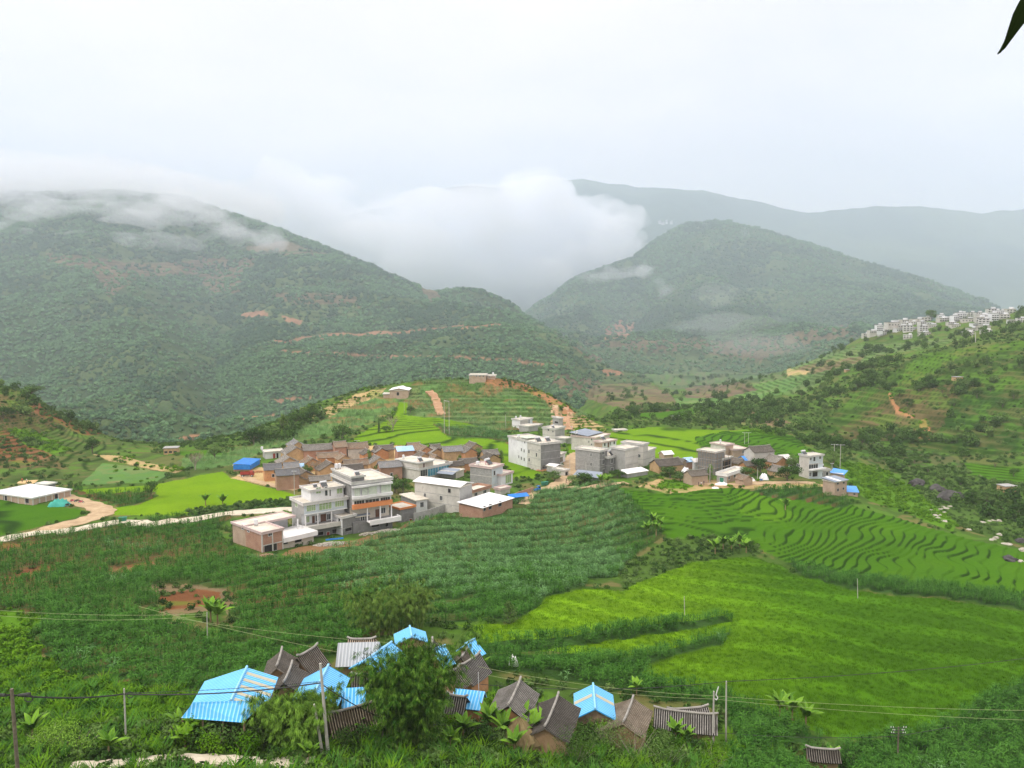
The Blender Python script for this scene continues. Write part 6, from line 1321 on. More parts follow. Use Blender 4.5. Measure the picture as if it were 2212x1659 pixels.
bamboo(pb, 12.0, 9.2, 60, 'bamboo_leaf', 'huge dark bamboo clump in the middle of the near hamlet', (-.2, 0), 3, 46, .52,
       extra=[[rel(900,1590), rel(925,1500), rel(950,1440), rel(975,1400), rel(1000,1370), rel(1025,1348), rel(1045,1335), rel(1058,1332)], [rel(900,1590), rel(930,1500), rel(960,1450), rel(985,1415), rel(1010,1390), rel(1035,1375), rel(1050,1360)], [rel(890,1590), rel(870,1500), rel(840,1440), rel(815,1420), rel(790,1425), rel(775,1440), rel(765,1455)]])
p = G.hit(632, 1614); bamboo(p, 6.4, 7.5, 34, 'bamboo_leaf', 'smaller dark bamboo clump behind the two leaning poles', (-.6, 0), 8, 40, .5)
p = G.hit(712, 1590); bamboo(p, 7.2, 3.8, 9, 'bamboo_leaf', 'thin bamboo sprays right of the tall white pole', (.4, 0), 9, 20, .45)
p = G.hit(812, 1372); bamboo(p, 9.5, 12, 30, 'bamboo_leaf_light', 'feathery yellow-green bamboo behind the grey metal roof', (1, 0), 12, 26, .6)
p = G.hit(890, 1358); bamboo(p, 8, 7, 16, 'bamboo_leaf_light', 'feathery bamboo above the highest blue roof', (.5, 0), 14, 24, .6)
# bananas
def banana_meshes(sd, n=9, L=2.3, droop=.30):
    r = random.Random(sd); st = MB(); st.bar((0, 0, -.3), (.05, .03, 1.5), .15, .09, 7); lf = []
    for i in range(n):
        a = i * 2.4 + r.uniform(-.3, .3); el = r.uniform(.7, 3.2); d = Vector((math.cos(a), math.sin(a), el)).normalized(); m = MB(); side = d.cross(Vector((0, 0, 1))).normalized()
        p = Vector((.05, .03, 1.35 + .05 * (i % 3))); W = .42 * r.uniform(.8, 1.15); seg = 6; LL = L * r.uniform(.8, 1.15); c0, l0, r0 = [], [], []
        for k in range(seg + 1):
            t = k / seg; w_ = W * (math.sin(math.pi * min(1, .06 + t * .98)) ** .6) * (0.12 if k == 0 else 1)
            c0.append(p.copy()); dn = Vector((0, 0, -w_ * .45)); j = r.uniform(.85, 1.1); l0.append(p - side * w_ * j + dn * j); r0.append(p + side * w_ * j + dn)
            p = p + d * (LL / seg); d = (d - Vector((0, 0, droop * (.4 + t)))).normalized()
        m.add(c0 + l0 + r0, [(k, k+1, seg+1+k+1, seg+1+k) for k in range(seg)] + [(k+1, k, 2*(seg+1)+k, 2*(seg+1)+k+1) for k in range(seg)])
        m.path([q + Vector((0, 0, .01)) for q in c0], .018, 4, 1); lf.append(m)
    return st, lf
BAN = []
for sd in (1, 2, 3):
    st, lf = banana_meshes(sd, (8, 10, 9)[sd - 1]); me = bpy.data.meshes.new('stem'); me.from_pydata(st.v, [], st.f); me.materials.append(M('dry_leaf')); ls = []
    for m in lf:
        q = bpy.data.meshes.new('leaf'); q.from_pydata(m.v, [], m.f); q.materials.append(M('banana_leaf')); q.materials.append(M('pale_leaf')); q.polygons.foreach_set('material_index', m.mi); ls.append(q)
    BAN.append((me, ls))
def banana(px, s_, label, p=None):
    p = G.hit(*px) if p is None else p; r = empty('banana_plant', p, random.random() * 6.28, label, 'banana plant', 'banana plants around the near hamlet'); me, ls = random.choice(BAN)
    o = bpy.data.objects.new('stem', me); C.objects.link(o); o.parent = r; o.scale = (s_, s_, s_)
    for q in ls: o = bpy.data.objects.new('leaf', q); C.objects.link(o); o.parent = r; o.scale = (s_, s_, s_)
BL = sorted([(392,1592,.9),(430,1606,1.0),(462,1600,1.1),(520,1596,1.1),(400,1618,.8),(1000,1600,1.0),(1055,1590,1.15),(1088,1600,1.1),(1128,1592,1.2),(1150,1608,1.2),(1178,1600,1.1),(972,1618,.8),(1460,1602,.9),(1482,1610,.8),(775,1594,.9),(668,1648,.7),(70,1600,.9),(235,1638,.9),(1685,1546,1.1),(1712,1556,1.15),(1740,1572,1.2),(1700,1535,.9),(1800,1652,.8),(1225,1636,.8),(1040,1455,.9),(1375,1500,.8),(1110,1630,.9)])
for i, (x, y, s_) in enumerate(BL): banana((x, y), s_ * 1.0, ('large' if s_ >= 1.1 else 'small' if s_ < .9 else 'mid-sized') + ' banana plant round the near hamlet, ' + ORD[i] + ' from the left')
BL2 = sorted([(1545,1196),(1562,1188),(1580,1192),(1598,1184),(1612,1194),R3(1195,1010), R3(1275,1010), R3(1810,1490), R3(1750,1600), R2(1000,660), R2(260,1110), R2(230,1060), (470,1350), (455,1345), R8(1950,1240), R8(2110,1250), R4(100,1290), R4(60,1330), R4(1330,1080) ])
for i, px in enumerate(BL2): banana(px, 1.3, 'banana plant on the village slopes, ' + ORD[i] + ' from the left of those away from the hamlet')
# broad olive shrubs at the bottom edge
for (px, s_, mt, lb) in [((1370,1640),(5.2,3.0),'tree_leaf_light','wide olive twiggy shrub below the grey-brown gable'), ((1245,1650),(3.0,2.8),'tree_leaf','dark round shrub right of the straw stack'), ((1310,1612),(3.2,2.6),'tree_leaf_light','olive shrub below the small bright blue roof'),((1440,1655),(3.4,2.2),'tree_leaf','low dark shrub at the foot of the long striped roof'),((470,1572),(1.9,1.6),'tree_leaf','round papaya-like shrub before the blue lean-to'),((1540,1650),(3.6,1.4),'bright_leaf','reedy bright clump right of the tapped pole'),((105,1615),(3.0,1.5),'bamboo_leaf','dark arching reed clump left of the concrete path'),((165,1622),(2.8,1.4),'bamboo_leaf','second dark arching reed clump beside the concrete path')]:
    p = G.hit(*px); r = random.Random(int(px[0])); root = empty('shrub', p, 0, lb, 'shrub', 'shrubs along the bottom edge'); m = MB()
    leafball(m, r, 2600, s_[0], s_[1], s_[1] * .55, .085, lumps=9); m.build('foliage', M(mt), root); t = MB()
    for k in range(14):
        a = r.random() * 6.28; q = r.uniform(.2, .8) * s_[0]; t.bar((0, 0, -.2), (q * math.cos(a), q * math.sin(a), s_[1] * r.uniform(.7, 1.25)), .04, .012, 4)
    t.build('branches', M('bark_pale'), root)

SHM = []
for sd, mt in ((61, 'tree_leaf_light'), (62, 'tree_leaf'), (63, 'bright_leaf')):
    r = random.Random(sd); m = MB(); leafball(m, r, 1300, 1.0, .8, .42, .07, lumps=8); me = bpy.data.meshes.new('foliage'); me.from_pydata(m.v, [], m.f); me.materials.append(M(mt)); me.update()
    t = MB()
    for k in range(7): a = k * .9; t.bar((0, 0, -.2), (.6 * math.cos(a), .6 * math.sin(a), .9), .03, .01, 4)
    mt_ = bpy.data.meshes.new('branches'); mt_.from_pydata(t.v, [], t.f); mt_.materials.append(M('bark')); SHM.append((me, mt_))
SB = sorted([(405,1606,2.6),(440,1612,2.2),(476,1610,2.8),(512,1612,2.2),(548,1606,2.8),(590,1600,2.2),(380,1600,2.2),(460,1626,1.8),(530,1628,1.8),(742,1606,1.8),(770,1606,2.0),(812,1604,1.8),(930,1590,2.2),(975,1585,2.0),(1012,1592,2.2),(1045,1606,2.2),(1078,1612,2.0),(1160,1612,2.4),(1195,1606,2.4),(1228,1608,2.2),(1262,1592,2.0),(1292,1590,2.2),(1325,1598,2.2),(1350,1592,2.0),(1395,1602,2.2),(1430,1606,1.8),(1500,1622,1.8),(1525,1628,1.6),(1760,1660,1.6),(1830,1658,1.8),(640,1545,1.6),(1060,1530,1.6),(960,1500,1.6),(420,1560,1.6),(385,1575,2.0)])
for i, (x, y, s_) in enumerate(SB):
    p = G.hit(x, y); o = empty('shrub', p, i * 1.3, ('broad' if s_ > 2.1 else 'small' if s_ < 1.8 else 'mid-sized') + ' leafy shrub against the near hamlet walls, ' + ORD[i] + ' from the left', 'shrub', 'shrubs against the near hamlet walls'); a, b = SHM[i % 3]
    for n_, me in (('foliage', a), ('branches', b)): c = bpy.data.objects.new(n_, me); C.objects.link(c); c.parent = o; c.scale = (s_, s_, s_ * .95)
# ------------------------------------------------------------------ poles and wires
def pole(base, top, r, label, mat='pole_concrete', arms=(), R_=None, name='utility_pole', ymin=0, Y=None, group='utility poles', taper=.7, insul=False):
    b = G.hit(*base, ymin) if Y is None else P(*base, Y); t = P(*top, b.y); o = empty(name, b, 0, label, 'pole', group); tl = t - b; L_ = tl.length
    MB().bar((0, 0, 0) if False else tl * (-.8 / L_), tl, r, r * taper, 8).build('shaft', M(mat), o)
    for (f, hw_, dz) in arms:
        c = tl * f; a = MB().box(c.x - hw_, c.x + hw_, c.y - .04, c.y + .04, c.z - .04, c.z + .04).build('crossarm', M('metal_dark' if insul else 'bright_metal'), o)
        im = MB()
        for q in ((-.95, -.6, .6, .95) if not insul else (-.95, -.65, .65, .95)): im.bar((c.x + hw_ * q, c.y, c.z + .07), (c.x + hw_ * q, c.y, c.z + .24), .06, .03, 6)
        im.build('insulator', M('parapet_white'), a)
    return b, t
def wire(a, b, sag, r=.025, label='wire', mat='metal_dark', name='wire'):
    pts = []; n = 18
    for i in range(n + 1): t = i / n; pts.append(a.lerp(b, t) - Vector((0, 0, sag * 4 * t * (1 - t))))
    o = MB().path(pts, r, 4).build(name, M(mat)); tag(o, label, 'wire', 'overhead wires'); return o
pA = pole((41,1700), (25,1488), .16, 'thick dark wooden pole at the left frame edge carrying cable drums', 'bark', Y=64, taper=.9)
pB = pole((272,1597), (268,1487), .11, 'slim concrete pole with a coil of black cable')
pC = pole((709,1631), (692,1433), .19, 'tallest white concrete pole leaning left in front of the hamlet')
pD = pole((697,1630), (679,1521), .17, 'short bare stub pole left of the tallest white pole', name='stub_pole')
pE = pole((827,1610), (826,1552), .13, 'small dark pole with cable clamps at the bamboo foot', 'bark')
pF = pole((1037,1568), (1033,1452), .05, 'thin grey metal antenna pole between the tile roofs', 'bright_metal', name='antenna_pole')
pG = pole((1540,1620), (1542,1493), .15, 'concrete pole with a bent white bracket beside the long striped roof')
pH = pole((1568,1602), (1569,1471), .13, 'tall concrete pole right of the one with the bent bracket')
pI = pole((1939,1652), (1941,1570), .13, 'dark pole with three arms of white insulators in the maize', 'bark', arms=((.97,1.1,0),(.90,.8,0),(.83,1.0,0)), insul=True)
pJ = pole((448,1383), (447,1322), .09, 'grey pole beside the banana plant in the dark maize')
pK = pole((1479,1331), (1478,1288), .08, 'thin pole standing in the bright paddy')
pL = pole((1853,1293), (1852,1250), .08, 'thin pole in the maize strip at the right')
q = pG[1]; rr_ = empty('wire_bracket', q, 0, 'bent white bracket on the top of the concrete pole', 'bracket'); MB().path([Vector((0,0,-.9)), Vector((.35,0,-1.2)), Vector((.55,0,-.9)), Vector((.3,0,-.5)), Vector((.45,0,.1)), Vector((.6,0,.6))], .07, 6).build('arm', M('parapet_white'), rr_)
for (b_, t_, rad, arms, lb) in [
 (R1(822,830), R1(818,540), .14, ((.97,.8,0),), 'slender pole at the left shoulder of the green-windowed house'),
 (R1(1566,380), R1(1562,178), .12, ((.96,1.2,0),), 'pole with a crossarm before the grey-walled house'),
 (R2(822,392), R2(820,0), .16, (), 'left pole of the tall pair in the bright paddy'),
 (R2(880,405), R2(877,8), .16, (), 'right pole of the tall pair in the bright paddy'),
 (R2(347,158), R2(346,20), .08, (), 'thin pole on the knoll foot path'),
 (R2(1549,335), R2(1548,172), .12, (), 'pole left of the pale hill-foot house'),
 (R3(851,537), R3(850,308), .13, ((.97,.6,0),), 'pole furthest up the dirt road'),
 (R3(896,648), R3(895,375), .13, ((.97,.7,0),), 'middle pole of the three along the dirt road'),
 (R3(939,690), R3(938,470), .13, (), 'pole touching the grey corner house'),
 (R3(1022,915), R3(1018,732), .12, (), 'pole in front of the grey lean-to roof'),
 (R3(829,955), R3(827,655), .08, (), 'thin pale pole in the dirt road bend'),
 (R4(588,822), R4(592,632), .15, (), 'white pole before the scaffolded house'),
 (R4(1056,790), R4(1060,675), .13, (), 'pole at the foot of the large spreading tree'),
 (R4(930,432), R4(932,318), .10, ((.96,1.2,0),), 'left pole of the pale pair in the far paddy'),
 (R4(968,432), R4(970,318), .10, ((.96,1.2,0),), 'right pole of the pale pair in the far paddy'),
 (R4(1810,600), R4(1814,433), .15, ((.97,1.6,0),), 'left pole of the twin with crossarms at the village edge'),
 (R4(1868,692), R4(1876,435), .15, ((.97,1.8,0),), 'right pole of the twin with crossarms at the village edge'),
 (R4(1795,755), R4(1790,620), .12, ((.96,.6,0),), 'short pole beside the brick outhouse tarpaulin'),
 ((1077,812), (1077,778), .14, (), 'left pole of the pair on the knoll summit'),
 ((1082,812), (1082,778), .14, (), 'right pole of the pair on the knoll summit'),
 ((695,902), (694,880), .12, (), 'lone pole on the knoll ridge above the trees'),
]: pole(b_, t_, rad, lb, arms=arms)
b1 = P(*R2(820,8), G.hit(*R2(822,392)).y); b2 = P(*R2(877,16), G.hit(*R2(880,405)).y)
MB().bar(b1, b2, .10).build('crossbeam', M('bright_metal')); o = bpy.data.objects['crossbeam']; tag(o, 'crossbeam joining the tall pair of poles in the bright paddy', 'crossbeam')
W_ = lambda vx, vy, Y: P(vx, vy, Y)
kb = 'black cable '
wire(W_(-200,1494,60), W_(22,1501,64), .15, .085, kb + 'bundle entering from the left frame edge')
wire(W_(22,1501,64), W_(268,1499,pB[0].y), .35, .075, kb + 'bundle between the thick wooden pole and the slim pole')
wire(W_(268,1499,pB[0].y), W_(692,1475,pC[0].y), .5, .075, kb + 'bundle crossing the large blue roof')
wire(W_(268,1497,pB[0].y + .2), W_(692,1472,pC[0].y + .2), .22, .03, 'thin second cable just above the bundle crossing the blue roof')
wire(W_(694,1477,pC[0].y), W_(826,1552,pE[0].y), .25, .05, kb + 'running down from the tall white pole to the bamboo foot')
wire(W_(826,1556,pE[0].y), W_(1568,1584,pH[0].y), .6, .035, kb + 'strung low behind the straw stack')
wire(W_(1568,1584,pH[0].y), W_(1941,1590,pI[0].y), .4, .035, kb + 'between the tall right pole and the insulator pole')
wire(W_(1941,1590,pI[0].y), W_(2420,1480,160), .8, .04, kb + 'leaving the insulator pole to the right')
wire(W_(1037,1478,104), W_(1569,1472,pH[0].y), .9, .04, kb + 'passing above the small bright blue roof')
wire(W_(1569,1472,pH[0].y), W_(2420,1390,150), 1.2, .045, kb + 'climbing right from the tall right pole across the paddy')
for i, (a, b) in enumerate([((380,1335,116),(1040,1400,116)),((300,1310,118),(1033,1462,106)),((1033,1440,106),(1542,1503,110)),((1033,1455,106),(1542,1510,110)),((1542,1503,110),(2420,1535,112)),((1542,1510,110),(2420,1560,112)),((0,1330,120),(447,1330,118)),((-100,1310,122),(447,1326,118))]):
    wire(W_(*a), W_(*b), .7, .022, 'thin pale wire over the maize, ' + ORD[i] + ' counted from the upper left', 'rice_wire')
for nm_, c, lb in (('cable_coil', W_(281,1499,pB[0].y), 'black coil of spare cable hanging on the slim pole'), ('cable_coil', W_(62,1506,64), 'loose cable loop beside the thick wooden pole')):
    o = empty(nm_, c, 0, lb, 'cable coil', 'cable coils'); MB().path([Vector((.33*math.cos(t), .03*math.sin(3*t), -.1 + .33*math.sin(t))) for t in np.linspace(0, 6.4, 18)], .045, 5).build('loop', M('metal_dark'), o)
o = empty('cable_drum', W_(14,1501,63.7), 0, 'black cable splice boxes on the thick wooden pole', 'cable box'); MB().bar((-1,0,0), (-.1,0,-.03), .13, .15, 8).build('sleeve', M('metal_dark'), o); MB().bar((1.0,0,-.03), (2.0,0,.1), .12, .14, 8).build('sleeve', M('metal_dark'), o)
# ------------------------------------------------------------------ straw stack
p = G.hit(1122, 1613); o = empty('straw_stack', p, 0, 'tall conical straw stack with leaning sticks between two tile gables', 'haystack'); m = MB(); r = random.Random(4); n = 40
rings = [(0, 2.3), (.7, 2.35), (1.3, 2.1), (1.9, 1.6), (2.6, 1.0), (3.2, .45), (3.6, .08)]
vs = [(q * (1 + .09 * r.gauss(0, 1)) * math.cos(2*math.pi*i/n), q * (1 + .09 * r.gauss(0, 1)) * math.sin(2*math.pi*i/n), z + .06 * r.gauss(0, 1)) for z, q in rings for i in range(n)]
m.add(vs, [(j*n+i, j*n+(i+1)%n, (j+1)*n+(i+1)%n, (j+1)*n+i) for j in range(len(rings)-1) for i in range(n)])
for _ in range(500):
    a = r.random() * 6.28; t = r.random(); q = 2.35 * (1 - t) + .1; z = 3.5 * t; leafquad(m, (q*math.cos(a), q*math.sin(a), z + .1), (math.cos(a), math.sin(a), -1.0), 0, .7, .07, .2, 2)
m.build('straw', M('dry_leaf'), o); m = MB()
for i in range(9): a = -2.6 + i * .3; m.bar((2.9*math.cos(a), 2.9*math.sin(a), -.2), (.1*math.cos(a), .1*math.sin(a), 3.5), .04, .03)
m.build('stick', M('wood'), o); clear(p.x, p.y, 2.4)
# ------------------------------------------------------------------ stones, bins, sheets
def rock(p, s_, mat, label, name='boulder', group=None, sd=1, flat=.7):
    bm = bmesh.new(); bmesh.ops.create_icosphere(bm, subdivisions=3, radius=1); off = sd * 7.7
    a = np.array([v.co[:] for v in bm.verts]); n = fbm(a[:, 0] * 1.2 + off, a[:, 1] * 1.2 + a[:, 2] * 1.1 - off, 4)
    for v, k in zip(bm.verts, n): v.co = Vector((v.co.x * s_[0], v.co.y * s_[1], v.co.z * s_[2])) * (1 + .7 * k)
    me = bpy.data.meshes.new(name); bm.to_mesh(me); bm.free(); me.materials.append(M(mat)); o = bpy.data.objects.new(name, me); C.objects.link(o); o.location = p; o.rotation_euler = (0, 0, sd); tag(o, label, 'rock', group); clear(p.x, p.y, max(s_) * .9); return o
def R11(x, y): return ((3300 + x / 2.3706) * .54004, (1600 + y / 2.3706) * .54004)
for i, (q, s_, mt, lb) in enumerate([(R11(870,805),(11,8,6),'dark_rock','long black boulder at the head of the creek'),(R11(1080,860),(8,7,6),'dark_rock','black boulder in the middle of the creek group'),(R11(1200,945),(12,8,8),'dark_rock','largest black boulder above the stream bed'),(R11(1400,935),(5,4,3),'dark_rock','small dark boulder right of the largest black one'),
   (R11(1750,1515),(5,4,2.6),'dark_rock','grey-black rock in the far right paddy'),(R11(1830,1530),(4,3,1.2),'pale_stone','flat pale rock beside the grey-black one'),(R11(1870,1430),(3,3,2),'pale_stone','grey rock at the right frame edge of the paddy'),(R11(1860,1350),(4,4,3),'dark_rock','dark rock by the stream at the right frame edge'),(R11(470,655),(3,2.5,1.5),'pale_stone','pale rock on the bank above the black boulders')]):
    p = G.hit(*q, 180); s_ = tuple(k * .42 for k in s_); rock(p, s_, mt, lb, sd=i + 1, group='boulders by the creek')
for i, q in enumerate(sorted([(1020,1050),(1060,1080),(1100,1040),(1130,1070),(1090,1100),(1150,1030),(1180,1010),(1070,1120),(1120,1150),(1040,1100),(1500,1165),(1560,1150),(1600,1145),(1360,1230),(1650,1280),(1620,1310),(1590,1330),(1740,1370),(1700,1365),(1650,1150),(1000,1075),(1120,1015)])):
    p = G.hit(*R11(*q), 180); rock(p, (rr.uniform(.5, 1.3), rr.uniform(.5, 1.0), rr.uniform(.3, .6)), 'pale_stone', 'pale stone in the stream bed, ' + ORD[i] + ' from the left', 'stone', 'pale stones of the stream bed', sd=i + 20)
def heap(q, rx, ry, n, label, R_=R1, mat='pale_stone', sz=.2):
    p = G.hit(*R_(*q)); r = random.Random(n); m = MB()
    for _ in range(n):
        a = r.random() * 6.28; t = r.random() ** .6; c = Vector((rx * t * math.cos(a), ry * t * math.sin(a), .5 * (1 - t) + .1)); s_ = sz * r.uniform(.5, 1.2)
        vs = [c + Vector((sx_ * s_ * r.uniform(.7, 1.2), sy_ * s_ * r.uniform(.7, 1.2), sz_ * s_ * r.uniform(.5, .9))) for sx_ in (-1, 1) for sy_ in (-1, 1) for sz_ in (-1, 1)]
        m.add(vs, [(0,1,3,2),(4,6,7,5),(0,4,5,1),(2,3,7,6),(0,2,6,4),(1,5,7,3)])
    o = m.build('stone_heap', M(mat)); o.location = p; tag(o, label, 'stone heap', 'heaps of building stone', 'stuff'); o.rotation_euler = (0, 0, .35); clear(p.x, p.y, rx); return o
heap((1240,1420), 4.5, 2.0, 200, 'heap of pale building stones before the green-windowed house'); heap((1930,1262), 4.2, 1.4, 150, 'long heap of pale stones below the wavy-balcony house'); heap((1700,1300), 2.6, 1.4, 90, 'small heap of pale stones beside the grey shed'); heap((490,1560), 2.2, 1.4, 70, 'bricks and rubble at the corner of the unfinished brick house', mat='brick_red'); heap((870,705), 2.6, 1.5, 70, 'white rubble beside the lane pole', mat='parapet_white'); heap((380,560), 3.0, 2.0, 90, 'broken bricks in the yard by the blue-tarped shack', mat='mud_orange')
heap((520,835), 3.4, 2.2, 120, 'brick and timber rubble under the tall cement block', R3, 'mud_orange'); heap((420,820), 2, 1.2, 40, 'pale rubble left of the timber pile', R3)
MB().box(-2.4, 2.4, -.25, .25, 0, .3).build('blue_beam', M('blue_tarp')); o = bpy.data.objects['blue_beam']; p = G.hit(*R1(1300,1390)); o.location = p + Vector((0, 0, .75)); o.rotation_euler = (0, 0, .35); tag(o, 'blue bundled tarpaulin lying on the pale stone heap', 'tarpaulin roll')
def crumple(q, R_, w_, d_, h_, mat, label, name='tarpaulin', n=14):
    p = G.hit(*R_(*q)); r = random.Random(int(q[0])); vs = []
    for i in range(n):
        for j in range(n):
            u_, v_ = i / (n-1) * 2 - 1, j / (n-1) * 2 - 1; z = h_ * max(0, 1 - max(abs(u_), abs(v_)) ** 2.5) * (1 + .5 * r.gauss(0, .4)) 
            vs.append((u_ * w_ * (1 + .06 * r.gauss(0, 1)), v_ * d_ * (1 + .06 * r.gauss(0, 1)), z if 0 < i < n-1 and 0 < j < n-1 else -.1))
    m = MB(); m.add(vs, [(i*n+j, (i+1)*n+j, (i+1)*n+j+1, i*n+j+1) for i in range(n-1) for j in range(n-1)]); o = m.build(name, M(mat), smooth=True); o.location = p; tag(o, label, 'tarpaulin', 'covers and sacks lying about'); clear(p.x, p.y, max(w_, d_)); return o
crumple((705,838), R4, 2.6, 1.2, 1.0, 'steel_white', 'crumpled white sheet over sand before the green-door house'); crumple((352,738), R4, 2.0, 1.8, 2.4, 'steel_white', 'white cover heaped against the stone-footed brick house'); crumple((1120,780), R4, 1.6, 1.4, 2.0, 'steel_white', 'white cover beside the blue motorbike')
crumple((1000,795), R4, 1.2, 1.0, 1.0, 'steel_white', 'small white cover right of the brick shed'); crumple((215,1320), R1, 2.0, 1.3, 1.2, 'steel_white', 'torn white plastic at the left wall of the brick house'); crumple((645,868), R4, 1.2, .9, .5, 'steel_white', 'small white sheet on the earth bank'); crumple((565,1235), R8, 3.0, 2.0, 1.9, 'teal', 'teal tarpaulin over a machine beside the long concrete building')
crumple((1690,670), R6, .8, .6, 1.2, 'steel_white', 'white sack standing in the maize right of the hamlet')
def bin_(q, R_, label, ymin=0):
    p = G.hit(*R_(*q), ymin); o = empty('rubbish_bin', p, .3, label, 'rubbish bin', 'green rubbish bins'); m = MB(); m.add([(-.5,-.45,.15),(.5,-.45,.15),(.5,.45,.15),(-.5,.45,.15),(-.65,-.6,1.25),(.65,-.6,1.25),(.65,.6,1.25),(-.65,.6,1.25)], [(0,3,2,1),(4,5,6,7),(0,1,5,4),(1,2,6,5),(2,3,7,6),(3,0,4,7)]); m.build('body', M('door_green'), o)
    MB().box(-.72,.72,-.68,.68,1.253,1.38).build('lid', M('door_green'), o); w_ = MB()
    for x in (-.4, .4): MB().bar((x,.5,.15), (x+.1,.5,.15), .16, .16, 10).build('wheel', M('metal_dark'), o)
bin_((1150,1390), R8, 'green rubbish bin by the concrete road, left of two'); bin_((1180,1388), R8, 'green rubbish bin by the concrete road, right of two'); bin_((1992,1015), R2, 'green rubbish bin near the blue tricycle, left one'); bin_((2030,1010), R2, 'green rubbish bin near the blue tricycle, right one')
# awning over the yard
p = G.hit(*R2(1700,1215)); o = empty('awning', p, .42, 'long blue awning on posts beside the white-roofed brick shed', 'awning'); MB().slab([(-3.6,-1.1,2.1),(3.6,-1.1,2.1),(3.6,1.1,2.9),(-3.6,1.1,2.9)], .08).build('sheet', M('blue_tarp'), o)
for x in (-3.4, 0, 3.4): MB().bar((x, -1, -1), (x, -1, 2.1), .07).build('post', M('wood'), o)
# ------------------------------------------------------------------ vehicles
def wheel(parent, x, y, r, w_=.16):
    t = MB().bar((x, y - w_/2, r), (x, y + w_/2, r), r, r, 14).build('wheel', M('metal_dark'), parent); MB().bar((x, y - w_/2 - .01, r), (x, y + w_/2 + .01, r), r * .5, r * .5, 10).build('rim', M('bright_metal'), t)
p = G.hit(*R2(1930,1085)); o = empty('tricycle_truck', p, .9, 'blue cargo tricycle parked beside the brick yard wall', 'cargo tricycle'); m = MB()
m.box(-1.7,.4,-.65,.65,.62,.72).box(-1.7,.4,-.65,-.6,.72,1.1).box(-1.7,.4,.6,.65,.72,1.1).box(-1.7,-1.65,-.6,.6,.72,1.1).box(.35,.4,-.6,.6,.72,1.25); m.build('cargo_bed', M('blue_tarp'), o)
MB().box(.42,.95,-.4,.4,.5,.85).box(.95,1.35,-.45,.45,.35,1.2).build('cab', M('blue_tarp'), o); MB().box(.45,.9,-.35,.35,.853,1.0).build('seat', M('metal_dark'), o); MB().add([(1.0,-.5,1.2),(1.0,.5,1.2),(.75,.5,1.9),(.75,-.5,1.9),(1.05,-.5,1.2),(1.05,.5,1.2),(.8,.5,1.9),(.8,-.5,1.9)], [(0,1,2,3),(7,6,5,4),(0,4,5,1),(2,6,7,3),(1,5,6,2),(0,3,7,4)]).build('windscreen', M('glass_dark'), o)
MB().box(-.3,1.0,-.55,.55,1.92,1.97).build('canopy', M('blue_tarp'), o); wheel(o, 1.35, 0, .32); wheel(o, -1.0, .62, .34); wheel(o, -1.0, -.62, .34)
p = G.hit(*R1(262,612)); o = empty('truck', p, .15, 'old red cargo truck parked under the blue-tarped shack', 'truck'); m = MB()
m.box(-2.4,1.0,-1.0,1.0,1.0,1.12).box(-2.4,1.0,-1.0,-.94,1.12,1.9).box(-2.4,1.0,.94,1.0,1.12,1.9).box(-2.4,-2.34,-.94,.94,1.12,1.9).box(.94,1.0,-.94,.94,1.12,2.1); m.build('cargo_bed', M('door_red'), o)
MB().box(1.1,2.6,-.95,.95,.6,1.5).add([(1.1,-.95,1.5),(2.6,-.95,1.5),(2.6,.95,1.5),(1.1,.95,1.5),(1.15,-.85,2.2),(2.2,-.85,2.2),(2.2,.85,2.2),(1.15,.85,2.2)], [(4,5,6,7),(0,1,5,4),(1,2,6,5),(2,3,7,6),(3,0,4,7)]).build('cab', M('door_red'), o)
MB().add([(2.56,-.75,1.58),(2.56,.75,1.58),(2.28,.72,2.12),(2.28,-.72,2.12)], [(0,1,2,3)]).build('windscreen', M('glass_dark'), o); MB().box(-2.3,2.4,-.4,.4,.6,.99).build('chassis', M('metal_dark'), o)
for x in (-1.5, 1.9):
    for y in (-.85, .85): wheel(o, x, y, .45, .25)
def bike(q, R_, rz, label, mat='pink_paint'):
    p = G.hit(*R_(*q)); o = empty('motorbike', p, rz, label, 'motorbike', 'motorbikes parked in the village'); wheel(o, -.6, 0, .3, .1); wheel(o, .65, 0, .3, .1)
    MB().add([(-.5,-.14,.45),(.35,-.14,.4),(.35,.14,.4),(-.5,.14,.45),(-.7,-.1,.8),(.3,-.16,.85),(.3,.16,.85),(-.7,.1,.8)], [(0,3,2,1),(4,5,6,7),(0,1,5,4),(1,2,6,5),(2,3,7,6),(3,0,4,7)]).build('body', M(mat), o); MB().box(-.65,.1,-.13,.13,.853,.93).build('seat', M('metal_dark'), o)
    MB().bar((.65,0,.3), (.4,0,1.0), .05).bar((.4,-.35,1.05), (.4,.35,1.05), .03).build('handlebar', M('metal_dark'), o)
bike((690,1205), R8, .4, 'red motorbike in the dirt yard, nearest the long concrete building'); bike((735,1205), R8, .9, 'dark motorbike in the middle of the yard row', 'metal_dark'); bike((770,1215), R8, .2, 'red motorbike at the right end of the yard row'); bike((640,1245), R8, 1.2, 'black motorbike beside the teal tarpaulin', 'metal_dark'); bike((1095,800), R4, .2, 'blue motorbike beside the white cover', 'blue_tarp')
